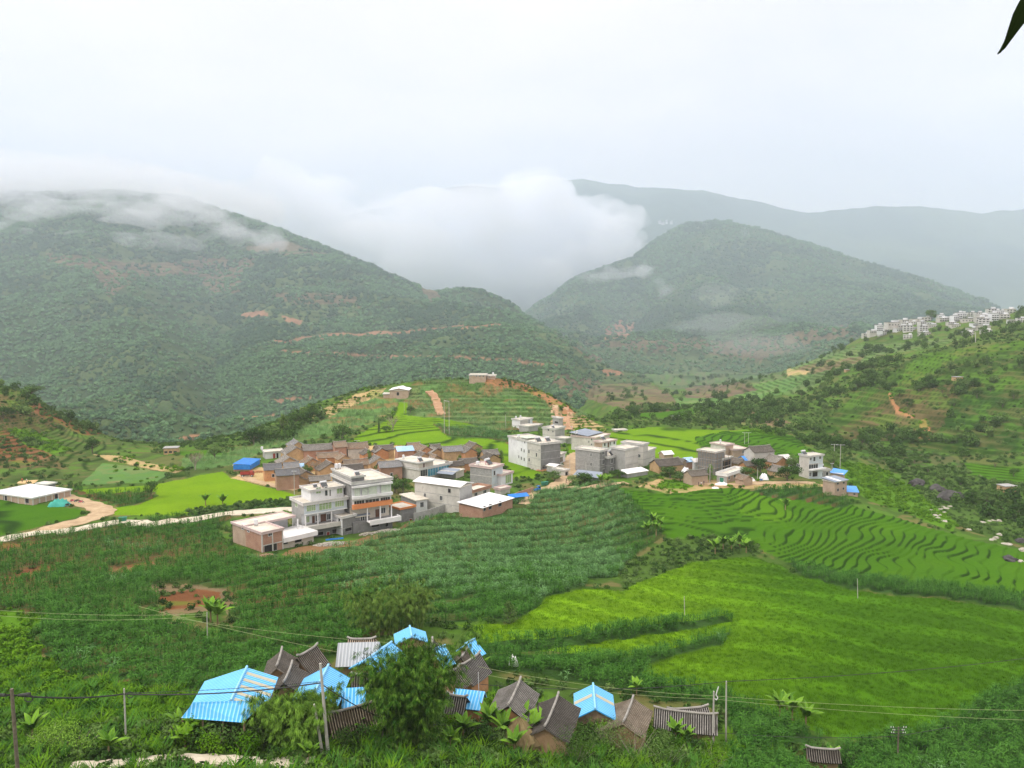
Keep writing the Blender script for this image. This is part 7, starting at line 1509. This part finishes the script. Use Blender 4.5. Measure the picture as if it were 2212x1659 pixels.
# ------------------------------------------------------------------ people
def person(p, rz, label, shirt, trousers, pose='stand'):
    """one skinned body: joints, radii"""
    J = {'pel': (0,0,.95), 'wai': (0,0,1.12), 'che': (0,0,1.32), 'nec': (0,0,1.48), 'hed': (0,.01,1.62), 'top': (0,0,1.72), 'hl': (-.09,0,.9), 'hr': (.09,0,.9), 'kl': (-.10,-.06 if pose == 'walk' else 0,.5), 'kr': (.10,.12 if pose == 'walk' else 0,.5), 'fl': (-.10,.10 if pose == 'walk' else 0,.07), 'fr': (.10,.02,.07),
         'tl': (-.10,-.06,.03), 'tr': (.10,-.14,.03), 'sl': (-.19,0,1.42), 'sr': (.19,0,1.42), 'el': (-.25,.02,1.15), 'er': (.25,.02,1.15), 'wl': (-.25,-.08,.92), 'wr': (.25,-.08,.92), 'dl': (-.25,-.12,.82), 'dr': (.25,-.12,.82)}
    if pose == 'work': J.update(er=(.28,-.2,1.2), wr=(.2,-.42,1.15), dr=(.18,-.5,1.15), el=(-.28,-.2,1.2), wl=(-.2,-.42,1.1), dl=(-.18,-.5,1.08), hed=(0,-.05,1.61), top=(0,-.08,1.71))
    Rr = dict(pel=.14,wai=.12,che=.15,nec=.055,hed=.10,top=.06,hl=.09,hr=.09,kl=.06,kr=.06,fl=.045,fr=.045,tl=.035,tr=.035,sl=.065,sr=.065,el=.045,er=.045,wl=.03,wr=.03,dl=.035,dr=.035)
    E = [('pel','wai'),('wai','che'),('che','nec'),('nec','hed'),('hed','top'),('pel','hl'),('hl','kl'),('kl','fl'),('fl','tl'),('pel','hr'),('hr','kr'),('kr','fr'),('fr','tr'),('che','sl'),('sl','el'),('el','wl'),('wl','dl'),('che','sr'),('sr','er'),('er','wr'),('wr','dr')]
    ks = list(J); me = bpy.data.meshes.new('person'); me.from_pydata([J[k] for k in ks], [(ks.index(a), ks.index(b)) for a, b in E], []); o = bpy.data.objects.new('person', me); C.objects.link(o)
    o.modifiers.new('skin', 'SKIN'); sv = me.skin_vertices[0].data
    for i, k in enumerate(ks): sv[i].radius = (Rr[k], Rr[k]); 
    sv[0].use_root = True; ss = o.modifiers.new('sub', 'SUBSURF'); ss.levels = ss.render_levels = 1
    dg = bpy.context.evaluated_depsgraph_get(); m2 = bpy.data.meshes.new_from_object(o.evaluated_get(dg)); o.modifiers.clear(); o.data = m2
    for k in (shirt, trousers, 'skin_tone', 'hair'): m2.materials.append(M(k))
    for f in m2.polygons:
        c = f.center; f.material_index = 3 if c.z > 1.66 or (c.z > 1.56 and c.y > .03) else 2 if c.z > 1.47 or (abs(c.x) > .12 and c.z < 1.02 and c.z > .7 and pose != 'work') or (pose == 'work' and c.y < -.3) else 0 if c.z > .98 else 1
        f.use_smooth = True
    o.location = p; o.rotation_euler = (0, 0, rz); tag(o, label, 'person', 'people about the village'); return o
mottled('skin_tone', (.42, .26, .18), (.46, .29, .20), 3); mottled('hair', (.015, .012, .01), (.03, .025, .02), 3); mottled('red_cloth', (.50, .03, .02), (.62, .06, .04), 3); mottled('dark_cloth', (.03, .03, .05), (.06, .06, .09), 3); mottled('white_cloth', (.6, .6, .6), (.7, .7, .7), 3)
person(G.hit(*R3(897,828)) + Vector((0,0,.2)), 0, 'person in red walking down the dirt road', 'red_cloth', 'dark_cloth', 'walk'); person(G.hit(*R3(786,992)) + Vector((0,0,.2)), 2, 'person in dark clothes walking at the lower bend of the dirt road', 'dark_cloth', 'dark_cloth', 'walk')
st_ = SITE.A + Vector((0, 0, SITE.h - .1)); 
person(st_ + SITE.ex * 1.5 + SITE.ey * 3, .5, 'worker in red on the yellow formwork roof', 'red_cloth', 'dark_cloth', 'work'); person(st_ + SITE.ex * 3.2 + SITE.ey * 1.5, 2, 'worker in white on the yellow formwork roof', 'white_cloth', 'dark_cloth', 'work')
for i, (q, s_) in enumerate([((505,850), 'white_cloth'), ((530,840), 'dark_cloth'), ((478,850), 'dark_cloth')]): person(G.hit(*R4(*q)) + Vector((0,0,.1)), i * 2, ('villager in white', 'villager in dark clothes right of the one in white', 'villager in dark clothes left of the one in white')[i] + ' standing on the earth bank', s_, 'dark_cloth')
# ------------------------------------------------------------------ far hillside village
def Rv(x, y): return ((3200 + x / 2.3705) * .54004, (1100 + y / 2.3705) * .54004)
def far_proto(k):
    r = random.Random(k); w_, d_, h_ = [(12,9,9),(15,9,6),(9,9,11),(13,8,7),(18,9,5.5),(10,8,4.5)][k]; o = empty('village_house', (0,0,0)); C.objects.unlink(o)
    m = MB().box(-w_/2, w_/2, -d_/2, d_/2, -6, h_); parts = [('wall', m, 'plaster_white' if k in (2, 5) else 'parapet' if k == 0 else 'concrete_pale')]
    m = MB().box(-w_/2-.5, w_/2+.5, -d_/2-.6, d_/2+.4, h_, h_+.5); parts.append(('roof', m, 'parapet' if k % 2 else 'concrete_dark'))
    if k != 5: parts.append(('roof_room', MB().box(w_*.1, w_*.42, -d_*.2, d_*.45, h_+.5, h_+3.2), 'plaster_white'))
    for s_ in range(max(1, int(h_ // 3))):
        z = s_ * 3 + .9
        for j in range(3 if w_ < 14 else 4):
            n_ = 3 if w_ < 14 else 4; x = -w_/2 + w_ * (j + .5) / n_; parts.append(('window', MB().box(x - 1.1, x + 1.1, -d_/2 - .08, -d_/2 - .01, z, z + 1.5), 'glass_dark'))
        if s_: parts.append(('balcony', MB().box(-w_/2-.2, w_/2+.2, -d_/2-1.3, -d_/2-.1, s_*3-.2, s_*3+.5), 'parapet_white'))
    return [(n, mm, mt) for n, mm, mt in parts]
FPM = []
for k in range(6):
    L_ = []
    for n_, mm, mt in far_proto(k):
        me = bpy.data.meshes.new(n_); me.from_pydata(mm.v, [], mm.f); me.materials.append(M(mt)); L_.append((n_, me))
    FPM.append(L_)
FV = [(625,575),(680,540),(700,565),(745,520),(775,560),(800,530),(850,490),(870,470),(905,475),(925,520),(960,500),(985,425),(1000,470),(1020,520),(1020,590),(1060,460),(1075,500),(1100,430),(1130,420),(1150,470),(1160,520),(1175,560),(1190,420),(1225,455),(1250,480),(1330,400),(1350,430),(1390,400),(1430,400),(1430,460),(1465,480),(1460,430),(1500,410),(1540,400),(1575,390),(1585,430),(1620,380),(1640,420),(1650,470),(1690,385),(1705,430),(1735,400),(1740,460),(1765,410),(1640,520),(1730,500),(1760,540),(1810,360),(1830,420),(1860,380),(1905,370),(1930,400),(1925,350),(1985,350),(2010,440),(2040,440),(1590,560),(2090,440)]
FV = sorted(FV); rf_ = random.Random(9); bigw = 'far hillside village'
for i, q in enumerate(FV):
    vx, vy = Rv(q[0], q[1] + 12); p = G.hit(vx, vy, 560)
    if p.y > 1000 or p.y < 600: p = P(vx, vy, 760 + .2 * (600 - q[1]))
    k = rf_.randrange(6); o = empty('far_house', p, rf_.uniform(-.5, .35), ('tall white' if k == 2 else 'white two-storey' if k in (0, 3) else 'long pale grey' if k in (1, 4) else 'small white') + ' house of the far hillside village, ' + ORD[i] + ' from its left end', 'house', 'houses of the far hillside village'); s_ = rf_.uniform(.5, .74)
    for n_, me in FPM[k]: c = bpy.data.objects.new(n_, me); C.objects.link(c); c.parent = o; c.scale = (s_, s_, s_ * .85)
    clear(p.x, p.y, 7)
p = G.hit(*Rv(1240, 412), 560); tree_at(p, 15, 15, 'dark', 'big dark tree rising in the middle of the far hillside village', 'tree', VT)
pole(Rv(1634,640), Rv(1632,530), .3, 'left pole of the far pair below the hillside village', ymin=400); pole(Rv(1664,640), Rv(1665,540), .3, 'right pole of the far pair below the hillside village', ymin=400)
k5 = []
for n_, mm, mt in far_proto(5): me = bpy.data.meshes.new(n_); me.from_pydata(mm.v, [], mm.f); me.materials.append(M({'wall': 'mud_tan', 'roof': 'concrete'}.get(n_, mt))); k5.append((n_, me))
for (vx, vy, s_, lb, ymin) in [(*Rv(1490,1000), .5, 'lone yellow hut on the right hillside terraces', 300), ((1459), 908, .55, 'lone white-roofed shed in the valley fields', 400), (371, 979, .6, 'lone shed with a white roof behind the left paddy', 300), (*Rv(445,915), .35, 'tiny white hut on the bare spur', 500), (*R11(1720,865), .55, 'low stone hut in the creek fields', 250)]:
    p = G.hit(vx, vy, ymin); o = empty('hut', p, .2, lb, 'hut', 'lone huts in the fields')
    for n_, me in k5: c = bpy.data.objects.new(n_, me); C.objects.link(c); c.parent = o; c.scale = (s_,) * 3
    clear(p.x, p.y, 4)
for i, (vx, vy) in enumerate([(1425,482),(1432,484),(1440,482),(1450,483),(1456,511),(1462,511)]):
    Yh = 4250 if i < 4 else 2880
    p = P(vx, vy - 1, Yh); o = empty('far_house', p, 0, 'tiny pale house on the high ridge, ' + ORD[i] + ' from the left', 'house', 'houses on the high ridge')
    for n_, me in FPM[i % 3]: c = bpy.data.objects.new(n_, me); C.objects.link(c); c.parent = o; c.scale = (1.1,) * 3
# ------------------------------------------------------------------ leaf hanging near the lens
pts = [(2162,113,1),(2166,100,0),(2172,80,0),(2179,58,0),(2188,30,0),(2199,8,0),(2216,-22,0),(2240,-60,0),(2262,-95,0),(2290,-130,0)]; rt_ = [(2162,113),(2172,104),(2185,86),(2200,66),(2214,48),(2236,16),(2256,-14),(2276,-50),(2288,-88),(2290,-130)]
m = MB(); n = len(pts); Lf = [P(a, b, 1.2 + .006 * math.sin(i)) for i, (a, b, _) in enumerate(pts)]; Rt = [P(a, b, 1.2 + .012) for a, b in rt_]; Md = [(a + b) / 2 + Vector((0, .008, 0)) for a, b in zip(Lf, Rt)]
m.add(Lf + Md + Rt, [(i, i+1, n+i+1, n+i) for i in range(n-1)] + [(n+i, n+i+1, 2*n+i+1, 2*n+i) for i in range(n-1)])
o = empty('overhanging_leaf', Md[-1], 0, 'dark pointed leaf hanging into the top right corner', 'leaf'); mm = MB(); mm.add([Vector(v) - Md[-1] for v in m.v], m.f); lf = mm.build('blade', M('backlit_leaf'), o, smooth=True)
md = lf.modifiers.new('thick', 'SOLIDIFY'); md.thickness = .0006; MB().path([q - Md[-1] - Vector((0, .001, 0)) for q in Md] + [Vector((.06, 0, .10)), Vector((.2, 0, .22))], .0012, 5).build('midrib', M('backlit_leaf'), o)
KP = np.array(KEEP) if KEEP else np.zeros((0, 3))
def keepout(x, y, extra=0.0):
    ok = np.ones(len(x), bool)
    for (cx, cy, r_) in KP: ok &= (x - cx) ** 2 + (y - cy) ** 2 > (r_ + extra) ** 2
    return ok
def sample(sheet, dens):
    """random points on a sheet; dens = expected count per square metre for every grid cell"""
    Xs, Ys, Zs = sheet.X, sheet.Y, sheet.Z
    ar = np.abs((Xs[:-1, 1:] - Xs[:-1, :-1]) * (Ys[1:, :-1] - Ys[:-1, :-1])); lam = ar * dens[:-1, :-1]
    cnt = rng.poisson(lam); i, j = np.nonzero(cnt); rep = np.repeat(np.arange(len(i)), cnt[i, j]); i, j = i[rep], j[rep]
    a, b = rng.random(len(i)), rng.random(len(i))
    def bl(A): return (A[i, j] * (1 - a) + A[i+1, j] * a) * (1 - b) + (A[i, j+1] * (1 - a) + A[i+1, j+1] * a) * b
    return bl(Xs), bl(Ys), bl(Zs), i, j
def inframe(x, y, z, mx=260, my=200):
    vx, vy = proj(x, y, z); return (vx > -mx) & (vx < 2212 + mx) & (vy > -my) & (vy < 1659 + my)
VXc, VYc = proj(G.X, G.Y, G.Z); near_ok = (VXc > -330) & (VXc < 2540) & (VYc < 1900)
# maize
d = np.where((KIND == 2) & near_ok, np.where(Y < 135, 1.3, np.where(Y < 190, 1.15, .85)), 0) * (1 - .96 * bare)
x, y, z, i, j = sample(G, d); ok = keepout(x, y); x, y, z = x[ok], y[ok], z[ok]
mp_ = [maize_proto(s_, 'maize_leaf') for s_ in (1, 2, 3)] + [maize_proto(s_, 'maize_leaf_pale') for s_ in (4, 5)]; n_maize = len(x)
pvx, pvy = proj(x, y, z); pal = sstep(1360, 1180, pvy) * sstep(560, 800, pvx) * sstep(1420, 1300, pvx) + .8 * fbm(x / 20, y / 20, 3) > rng.random(len(x)) * .9 + .1
scatter('maize_crop', np.stack([x, y, z - .1], 1), rng.uniform(.75, 1.15, len(x)), np.where(pal, rng.integers(3, 5, len(x)), rng.integers(0, 3, len(x))), mp_, 'dense dark green maize rows on the slopes below the village')
# pale maize on the knoll and left spur
d = np.where((KIND == 5) & near_ok, .22, 0); x, y, z, i, j = sample(G, d); ok = keepout(x, y); x, y, z = x[ok], y[ok], z[ok]
scatter('pale_maize_crop', np.stack([x, y, z - .1], 1), rng.uniform(.8, 1.3, len(x)), rng.integers(0, 2, len(x)), [maize_proto(11, 'pale_leaf', nst=4, nl=5), maize_proto(12, 'pale_leaf', nst=4, nl=5)], 'pale green maize covering the knoll slopes')
# rice
d = np.where((KIND == 1) & near_ok & (Y < 235) & (STEP == 0), np.where(Y < 150, 2.6, 1.8), 0); x, y, z, i, j = sample(G, d); ok = keepout(x, y, -.5); x, y, z, i, j = x[ok], y[ok], z[ok], i[ok], j[ok]
dark = (rng.random(len(x)) < np.clip((.100 - COL[i, j, 0]) / .06, 0, 1)).astype(int); n_rice = len(x)
scatter('rice_crop', np.stack([x, y, z - .05], 1), rng.uniform(.8, 1.2, len(x)), dark * 2 + rng.integers(0, 2, len(x)), [tuft_proto(1, 'rice_leaf', 12, .42, .45, .045, .4), tuft_proto(2, 'rice_leaf', 12, .42, .45, .045, .4), tuft_proto(3, 'rice_leaf_dark', 12, .42, .45, .045, .4), tuft_proto(4, 'rice_leaf_dark', 12, .42, .45, .045, .4)], 'smooth bright green rice in the flooded fields')
# shrubs, weeds and grass on uncultivated ground
den = sstep(-.15, .25, fbm(X / 9 + 50, Y / 9, 3))
d = np.where(near_ok & (Y < 620), np.select([KIND == 7, KIND == 4, KIND == 0, KIND == 3], [.6, .28, .05 + .10 * den, np.where(Y > 350, .006, .015) + .02 * (den > .85)], 0), 0)
d = np.where(Y < 120, d * 2.2, d); d = np.where((Y < 60), 0, d)
x, y, z, i, j = sample(G, d); ok = keepout(x, y, .6) | ((y < 125) & keepout(x, y, -1.4)); x, y, z, i, j = x[ok], y[ok], z[ok], i[ok], j[ok]
br = np.where(COL[i, j, 1] > .155, 0, np.where(rng.random(len(x)) < .4, 1, 2)); sc = rng.uniform(.5, 1.15, len(x)) * np.where(y > 300, 1.35, 1)
scatter('undergrowth', np.stack([x, y, z], 1), sc, br * 2 + rng.integers(0, 2, len(x)), [bush_proto(1, 'bright_leaf'), bush_proto(2, 'bright_leaf'), bush_proto(3, 'tree_leaf_light'), bush_proto(4, 'tree_leaf_light'), bush_proto(5, 'tree_leaf'), bush_proto(6, 'tree_leaf')], 'shrubs and weeds on banks and fallow ground'); n_bush = len(x)
# tall grass in front
d = np.where((Y > 62) & (Y < 104) & np.isin(KIND, (0, 4)) & near_ok, .55, 0); x, y, z, i, j = sample(G, d); ok = keepout(x, y, -.3); x, y, z = x[ok], y[ok], z[ok]
scatter('tall_grass', np.stack([x, y, z], 1), rng.uniform(.7, 1.3, len(x)), rng.integers(0, 3, len(x)), [tuft_proto(21, 'bright_leaf', 36, 1.6, .45, .09, .9), tuft_proto(22, 'maize_leaf', 40, 1.7, .5, .09, 1.0), tuft_proto(23, 'bright_leaf', 30, 1.2, .5, .08, .8)], 'tall grass and reeds along the nearest bank')
# woods of the near hills (dark clumps of the creek valley and right spur)
cl = fbm(X / 38, Y / 38, 4) + .25 * fbm(X / 9, Y / 9, 2)
wood = pip(VXc, VYc, [(1300,905),(1340,880),(1600,870),(1700,830),(1850,745),(1960,770),(1900,800),(1960,830),(1850,870),(1760,930),(1820,950),(1960,925),(2060,965),(2212,1010),(2300,1180),(2212,1200),(2110,1160),(2040,1110),(1960,1080),(1900,1040),(1850,1000),(1740,965),(1500,915)]) & (Y > 230)
wood2 = pip(VXc, VYc, [(1960,840),(2060,790),(2212,770),(2540,760),(2540,1100),(2212,1030),(2060,1000)]) & (Y > 300)
d = np.where(wood & np.isin(KIND, (0, 3, 4)), sstep(-.05, .22, cl) * .028 + .002, 0) + np.where(wood2, sstep(.12, .3, cl) * .02 + .0008, 0) + np.where(pip(VXc, VYc, [(520,985),(560,940),(680,880),(700,905),(640,945),(560,985)]) & (Y > 380), .03, 0) + np.where(pip(VXc, VYc, [(0,830),(150,860),(230,930),(130,930),(50,900),(0,900)]) & (Y > 300), .012, 0)
d = d + np.where(pip(VXc, VYc, [(1860,738),(2212,668),(2320,690),(2250,735),(1900,765)]) & (Y > 600) & (Y < 1000), .006, 0) + np.where((Y > 600) & (Y < 1500) & (VXc > 1250) & (VXc < 1850), .0016 * sstep(-.1, .2, cl) + .0004, 0)
d = np.where(near_ok, d, 0); d = np.where(KIND == 1, 0, d)
x, y, z, i, j = sample(G, d); ok = keepout(x, y, 2); x, y, z = x[ok], y[ok], z[ok]; n_wood = len(x)
fp_ = [forest_proto(s_, 'forest_leaf') for s_ in (1, 2, 3)] + [forest_proto(s_, 'forest_leaf_blue') for s_ in (4, 5)]
tp_ = [bush_proto(31, 'tree_leaf', 260, 1, .95, .17), bush_proto(32, 'tree_leaf', 260, 1, 1.05, .17), bush_proto(33, 'tree_leaf_light', 240, 1, .9, .17)]
scatter('valley_woods', np.stack([x, y, z - .3], 1), rng.uniform(1.6, 4.2, len(x)), rng.choice([0, 1, 0, 1, 2], len(x)), tp_, 'dark thickets of trees filling the creek valley')
# forests of the mountains
def forest(sheet, name, label, base=4.2, kmask=(0,), dmax=1.0, far=.0042):
    s_ = np.maximum(base, sheet.Y * far); vis = (sheet.vx > -260) & (sheet.vx < 2470)
    den = np.clip(.72 + .9 * fbm(sheet.X / 90, sheet.Y / 90, 4), .22, 1)
    d = np.where(vis & (sheet.kind == 0), den, np.where(sheet.kind == 1, .28, 0)) / s_ ** 2 * 1.15
    n = sheet.Y.shape[0]; d[int(n * .965):] = 0
    x, y, z, i, j = sample(sheet, d); ok = inframe(x, y, z, 250, 100); x, y, z = x[ok], y[ok], z[ok]
    g_ = G.heights(x, y); ok = z > g_ - 1; x, y, z = x[ok], y[ok], z[ok]
    sc = np.maximum(base, y * far) * rng.uniform(.45, .95, len(x)); dk = fbm(x / 130, y / 130, 3) + rng.normal(0, .12, len(x))
    scatter(name, np.stack([x, y, z - sc * .1], 1), sc, np.where(dk > .06, rng.integers(3, 5, len(x)), rng.integers(0, 3, len(x))), fp_, label); return len(x)
nf = [forest(S1, 'forest', 'wooded green slopes of the left mountain'), forest(S2, 'ridge_forest', 'hazy woods of the middle mountain', 5.6, far=.0034)]
print('COUNTS', n_maize, n_rice, n_bush, n_wood, nf)
# ------------------------------------------------------------------ haze and low cloud
def volmat(name, col, dens, aniso=0.0, bounds=None):
    m = bpy.data.materials.new(name); m.use_nodes = True; t = m.node_tree; t.nodes.clear()
    o = t.nodes.new('ShaderNodeOutputMaterial'); v = t.nodes.new('ShaderNodeVolumePrincipled')
    v.inputs['Color'].default_value = (*col, 1); v.inputs['Density'].default_value = dens; v.inputs['Anisotropy'].default_value = aniso
    t.links.new(v.outputs[0], o.inputs['Volume']); m.cycles.homogeneous_volume = True; MATS[name] = m; return m
def boxmesh(name, a, b, mat):
    bm = bmesh.new(); r = bmesh.ops.create_cube(bm, size=1)
    for v in bm.verts: v.co = Vector([(a[i] + b[i]) / 2 + v.co[i] * (b[i] - a[i]) for i in range(3)])
    me = bpy.data.meshes.new(name); bm.to_mesh(me); bm.free(); me.materials.append(mat)
    o = bpy.data.objects.new(name, me); C.objects.link(o); return o
hz = boxmesh('haze', (-14000, -400, -320), (14000, 15200, 1250), volmat('haze_air', (.92, .95, 1.0), 1.05e-4)); hz['kind'] = 'stuff'
vm = boxmesh('valley_mist', (-6000, 640, -310), (6500, 7200, 1180), volmat('mist_air', (.64, .80, 1.0), 1.65e-4)); vm['kind'] = 'stuff'
def puff(name, blobs, dens, seed=0, res=4, lump=.28):
    """a bank of overlapping round billows, each one lumpy closed surface, merged to one skin"""
    V, Fc, off = [], [], 0
    bm = bmesh.new()
    r_ = random.Random(seed)
    for (vx, vy, Yd, rx, ry, rz) in blobs:
        c = P(vx, vy, Yd); s = Yd / F_V
        t = bmesh.new(); bmesh.ops.create_icosphere(t, subdivisions=res, radius=1)
        ox, oy = r_.random() * 90, r_.random() * 90
        co_ = np.array([v.co[:] for v in t.verts])
        n = fbm(co_[:, 0] * 1.6 + ox + co_[:, 2] * .7, co_[:, 1] * 1.6 + oy + co_[:, 2] * 1.3, 5, .62) + .6 * fbm(co_[:, 2] * 2.2 + ox, co_[:, 0] * 2.2 + oy, 4, .6)
        k_ = 1 + lump * n * 1.6
        for v, q in zip(t.verts, k_): v.co = Vector((v.co.x * rx * s * q + c.x, v.co.y * ry * q + c.y, v.co.z * rz * s * q + c.z))
        me = bpy.data.meshes.new('t'); t.to_mesh(me); t.free(); bm.from_mesh(me); bpy.data.meshes.remove(me)
    me = bpy.data.meshes.new(name); bm.to_mesh(me); bm.free()
    me.materials.append(volmat(name + '_vapour', (.97, .98, 1.0), dens))
    o = bpy.data.objects.new(name, me); C.objects.link(o); o['kind'] = 'stuff'
    md = o.modifiers.new('skin', 'REMESH'); md.mode = 'VOXEL'; md.voxel_size = max(Yd * .003, 5)
    return o

def outline_puffs(core, edge, n, seed, rmin, rmax, Yd):
    """core billows plus many small ones strung along the ragged rim (pixel polyline)"""
    r_ = random.Random(seed); out = list(core)
    for _ in range(n):
        i = r_.randrange(len(edge) - 1); t = r_.random(); a, b = edge[i], edge[i+1]; s_ = r_.uniform(rmin, rmax)
        out.append((a[0] + (b[0]-a[0]) * t + r_.gauss(0, rmax * .35), a[1] + (b[1]-a[1]) * t + r_.gauss(0, rmax * .3), Yd + r_.uniform(-180, 180), s_ * r_.uniform(1, 1.6), s_ * Yd / F_V * 1.2, s_ * r_.uniform(.6, .9)))
    return out
puff('cloud_bank', outline_puffs([
 (900,540,3300,150,400,60),(1040,515,3300,130,420,62),(1140,495,3300,95,350,68),(1230,520,3300,70,300,55),(1000,580,3200,180,400,50),(1150,585,3200,120,320,40),(760,510,3300,130,400,75),(650,450,3300,120,400,60),(1250,560,3200,60,220,35)],
 [(560,400),(700,405),(850,460),(940,462),(1020,452),(1090,425),(1150,402),(1185,430),(1210,470),(1265,450),(1300,490),(1340,480),(1345,540),(1300,590),(1190,630),(1120,640),(1000,620)], 95, 3, 14, 42, 3250), .0065, 3, lump=.55, res=3)
puff('cloud_wisps', outline_puffs([], [(1120,640),(1180,640),(1240,600),(1330,560),(1300,520),(1180,420),(1110,412),(1030,445),(940,455),(850,440),(700,390)], 50, 6, 12, 34, 3150), .0022, 6, lump=.7, res=3)
puff('hill_fog', outline_puffs([(60,425,2060,130,90,26),(210,415,2080,120,90,26),(340,428,2060,110,90,24),(-120,420,2080,120,90,28),(130,450,2000,120,80,18),(430,462,2000,60,70,16),(150,478,1950,120,110,24),(300,470,1950,100,110,28),(40,500,1900,80,90,26),(240,512,1850,90,80,14)],
 [(-200,440),(0,450),(100,460),(200,440),(300,450),(400,440),(470,470),(540,510),(600,530),(480,500),(350,520),(250,530),(100,500),(0,520)], 70, 11, 10, 30, 1900), .0048, 5, lump=.6, res=3)
puff('summit_cloud', outline_puffs([(-200,405,2230,200,260,36),(60,400,2230,180,260,34),(260,402,2230,160,260,32),(420,415,2200,90,200,24)],
 [(-300,430),(-100,425),(50,435),(200,420),(330,425),(430,430),(520,445),(590,470),(540,430),(470,405),(300,385),(0,380)], 90, 13, 12, 32, 2200), .006, 15, lump=.6, res=3)
puff('cloud_fringe', outline_puffs([], [(1150,400),(1190,430),(1215,468),(1265,448),(1300,485),(1338,478),(1350,520),(1340,560),(1290,600)], 60, 19, 5, 17, 3150), .006, 21, lump=.7, res=3)
puff('mist_wisp', outline_puffs([(1330,595,2250,45,60,8)], [(1250,600),(1330,580),(1390,585),(1420,605),(1450,640)], 26, 17, 6, 16, 2180), .0035, 8, lump=.6, res=3)
puff('smoke_haze', [(1560,700,1500,90,120,22),(1640,740,1350,90,120,22),(1540,640,1900,40,80,25),(1605,515,2600,10,60,22)], .0009, 9, lump=.5)
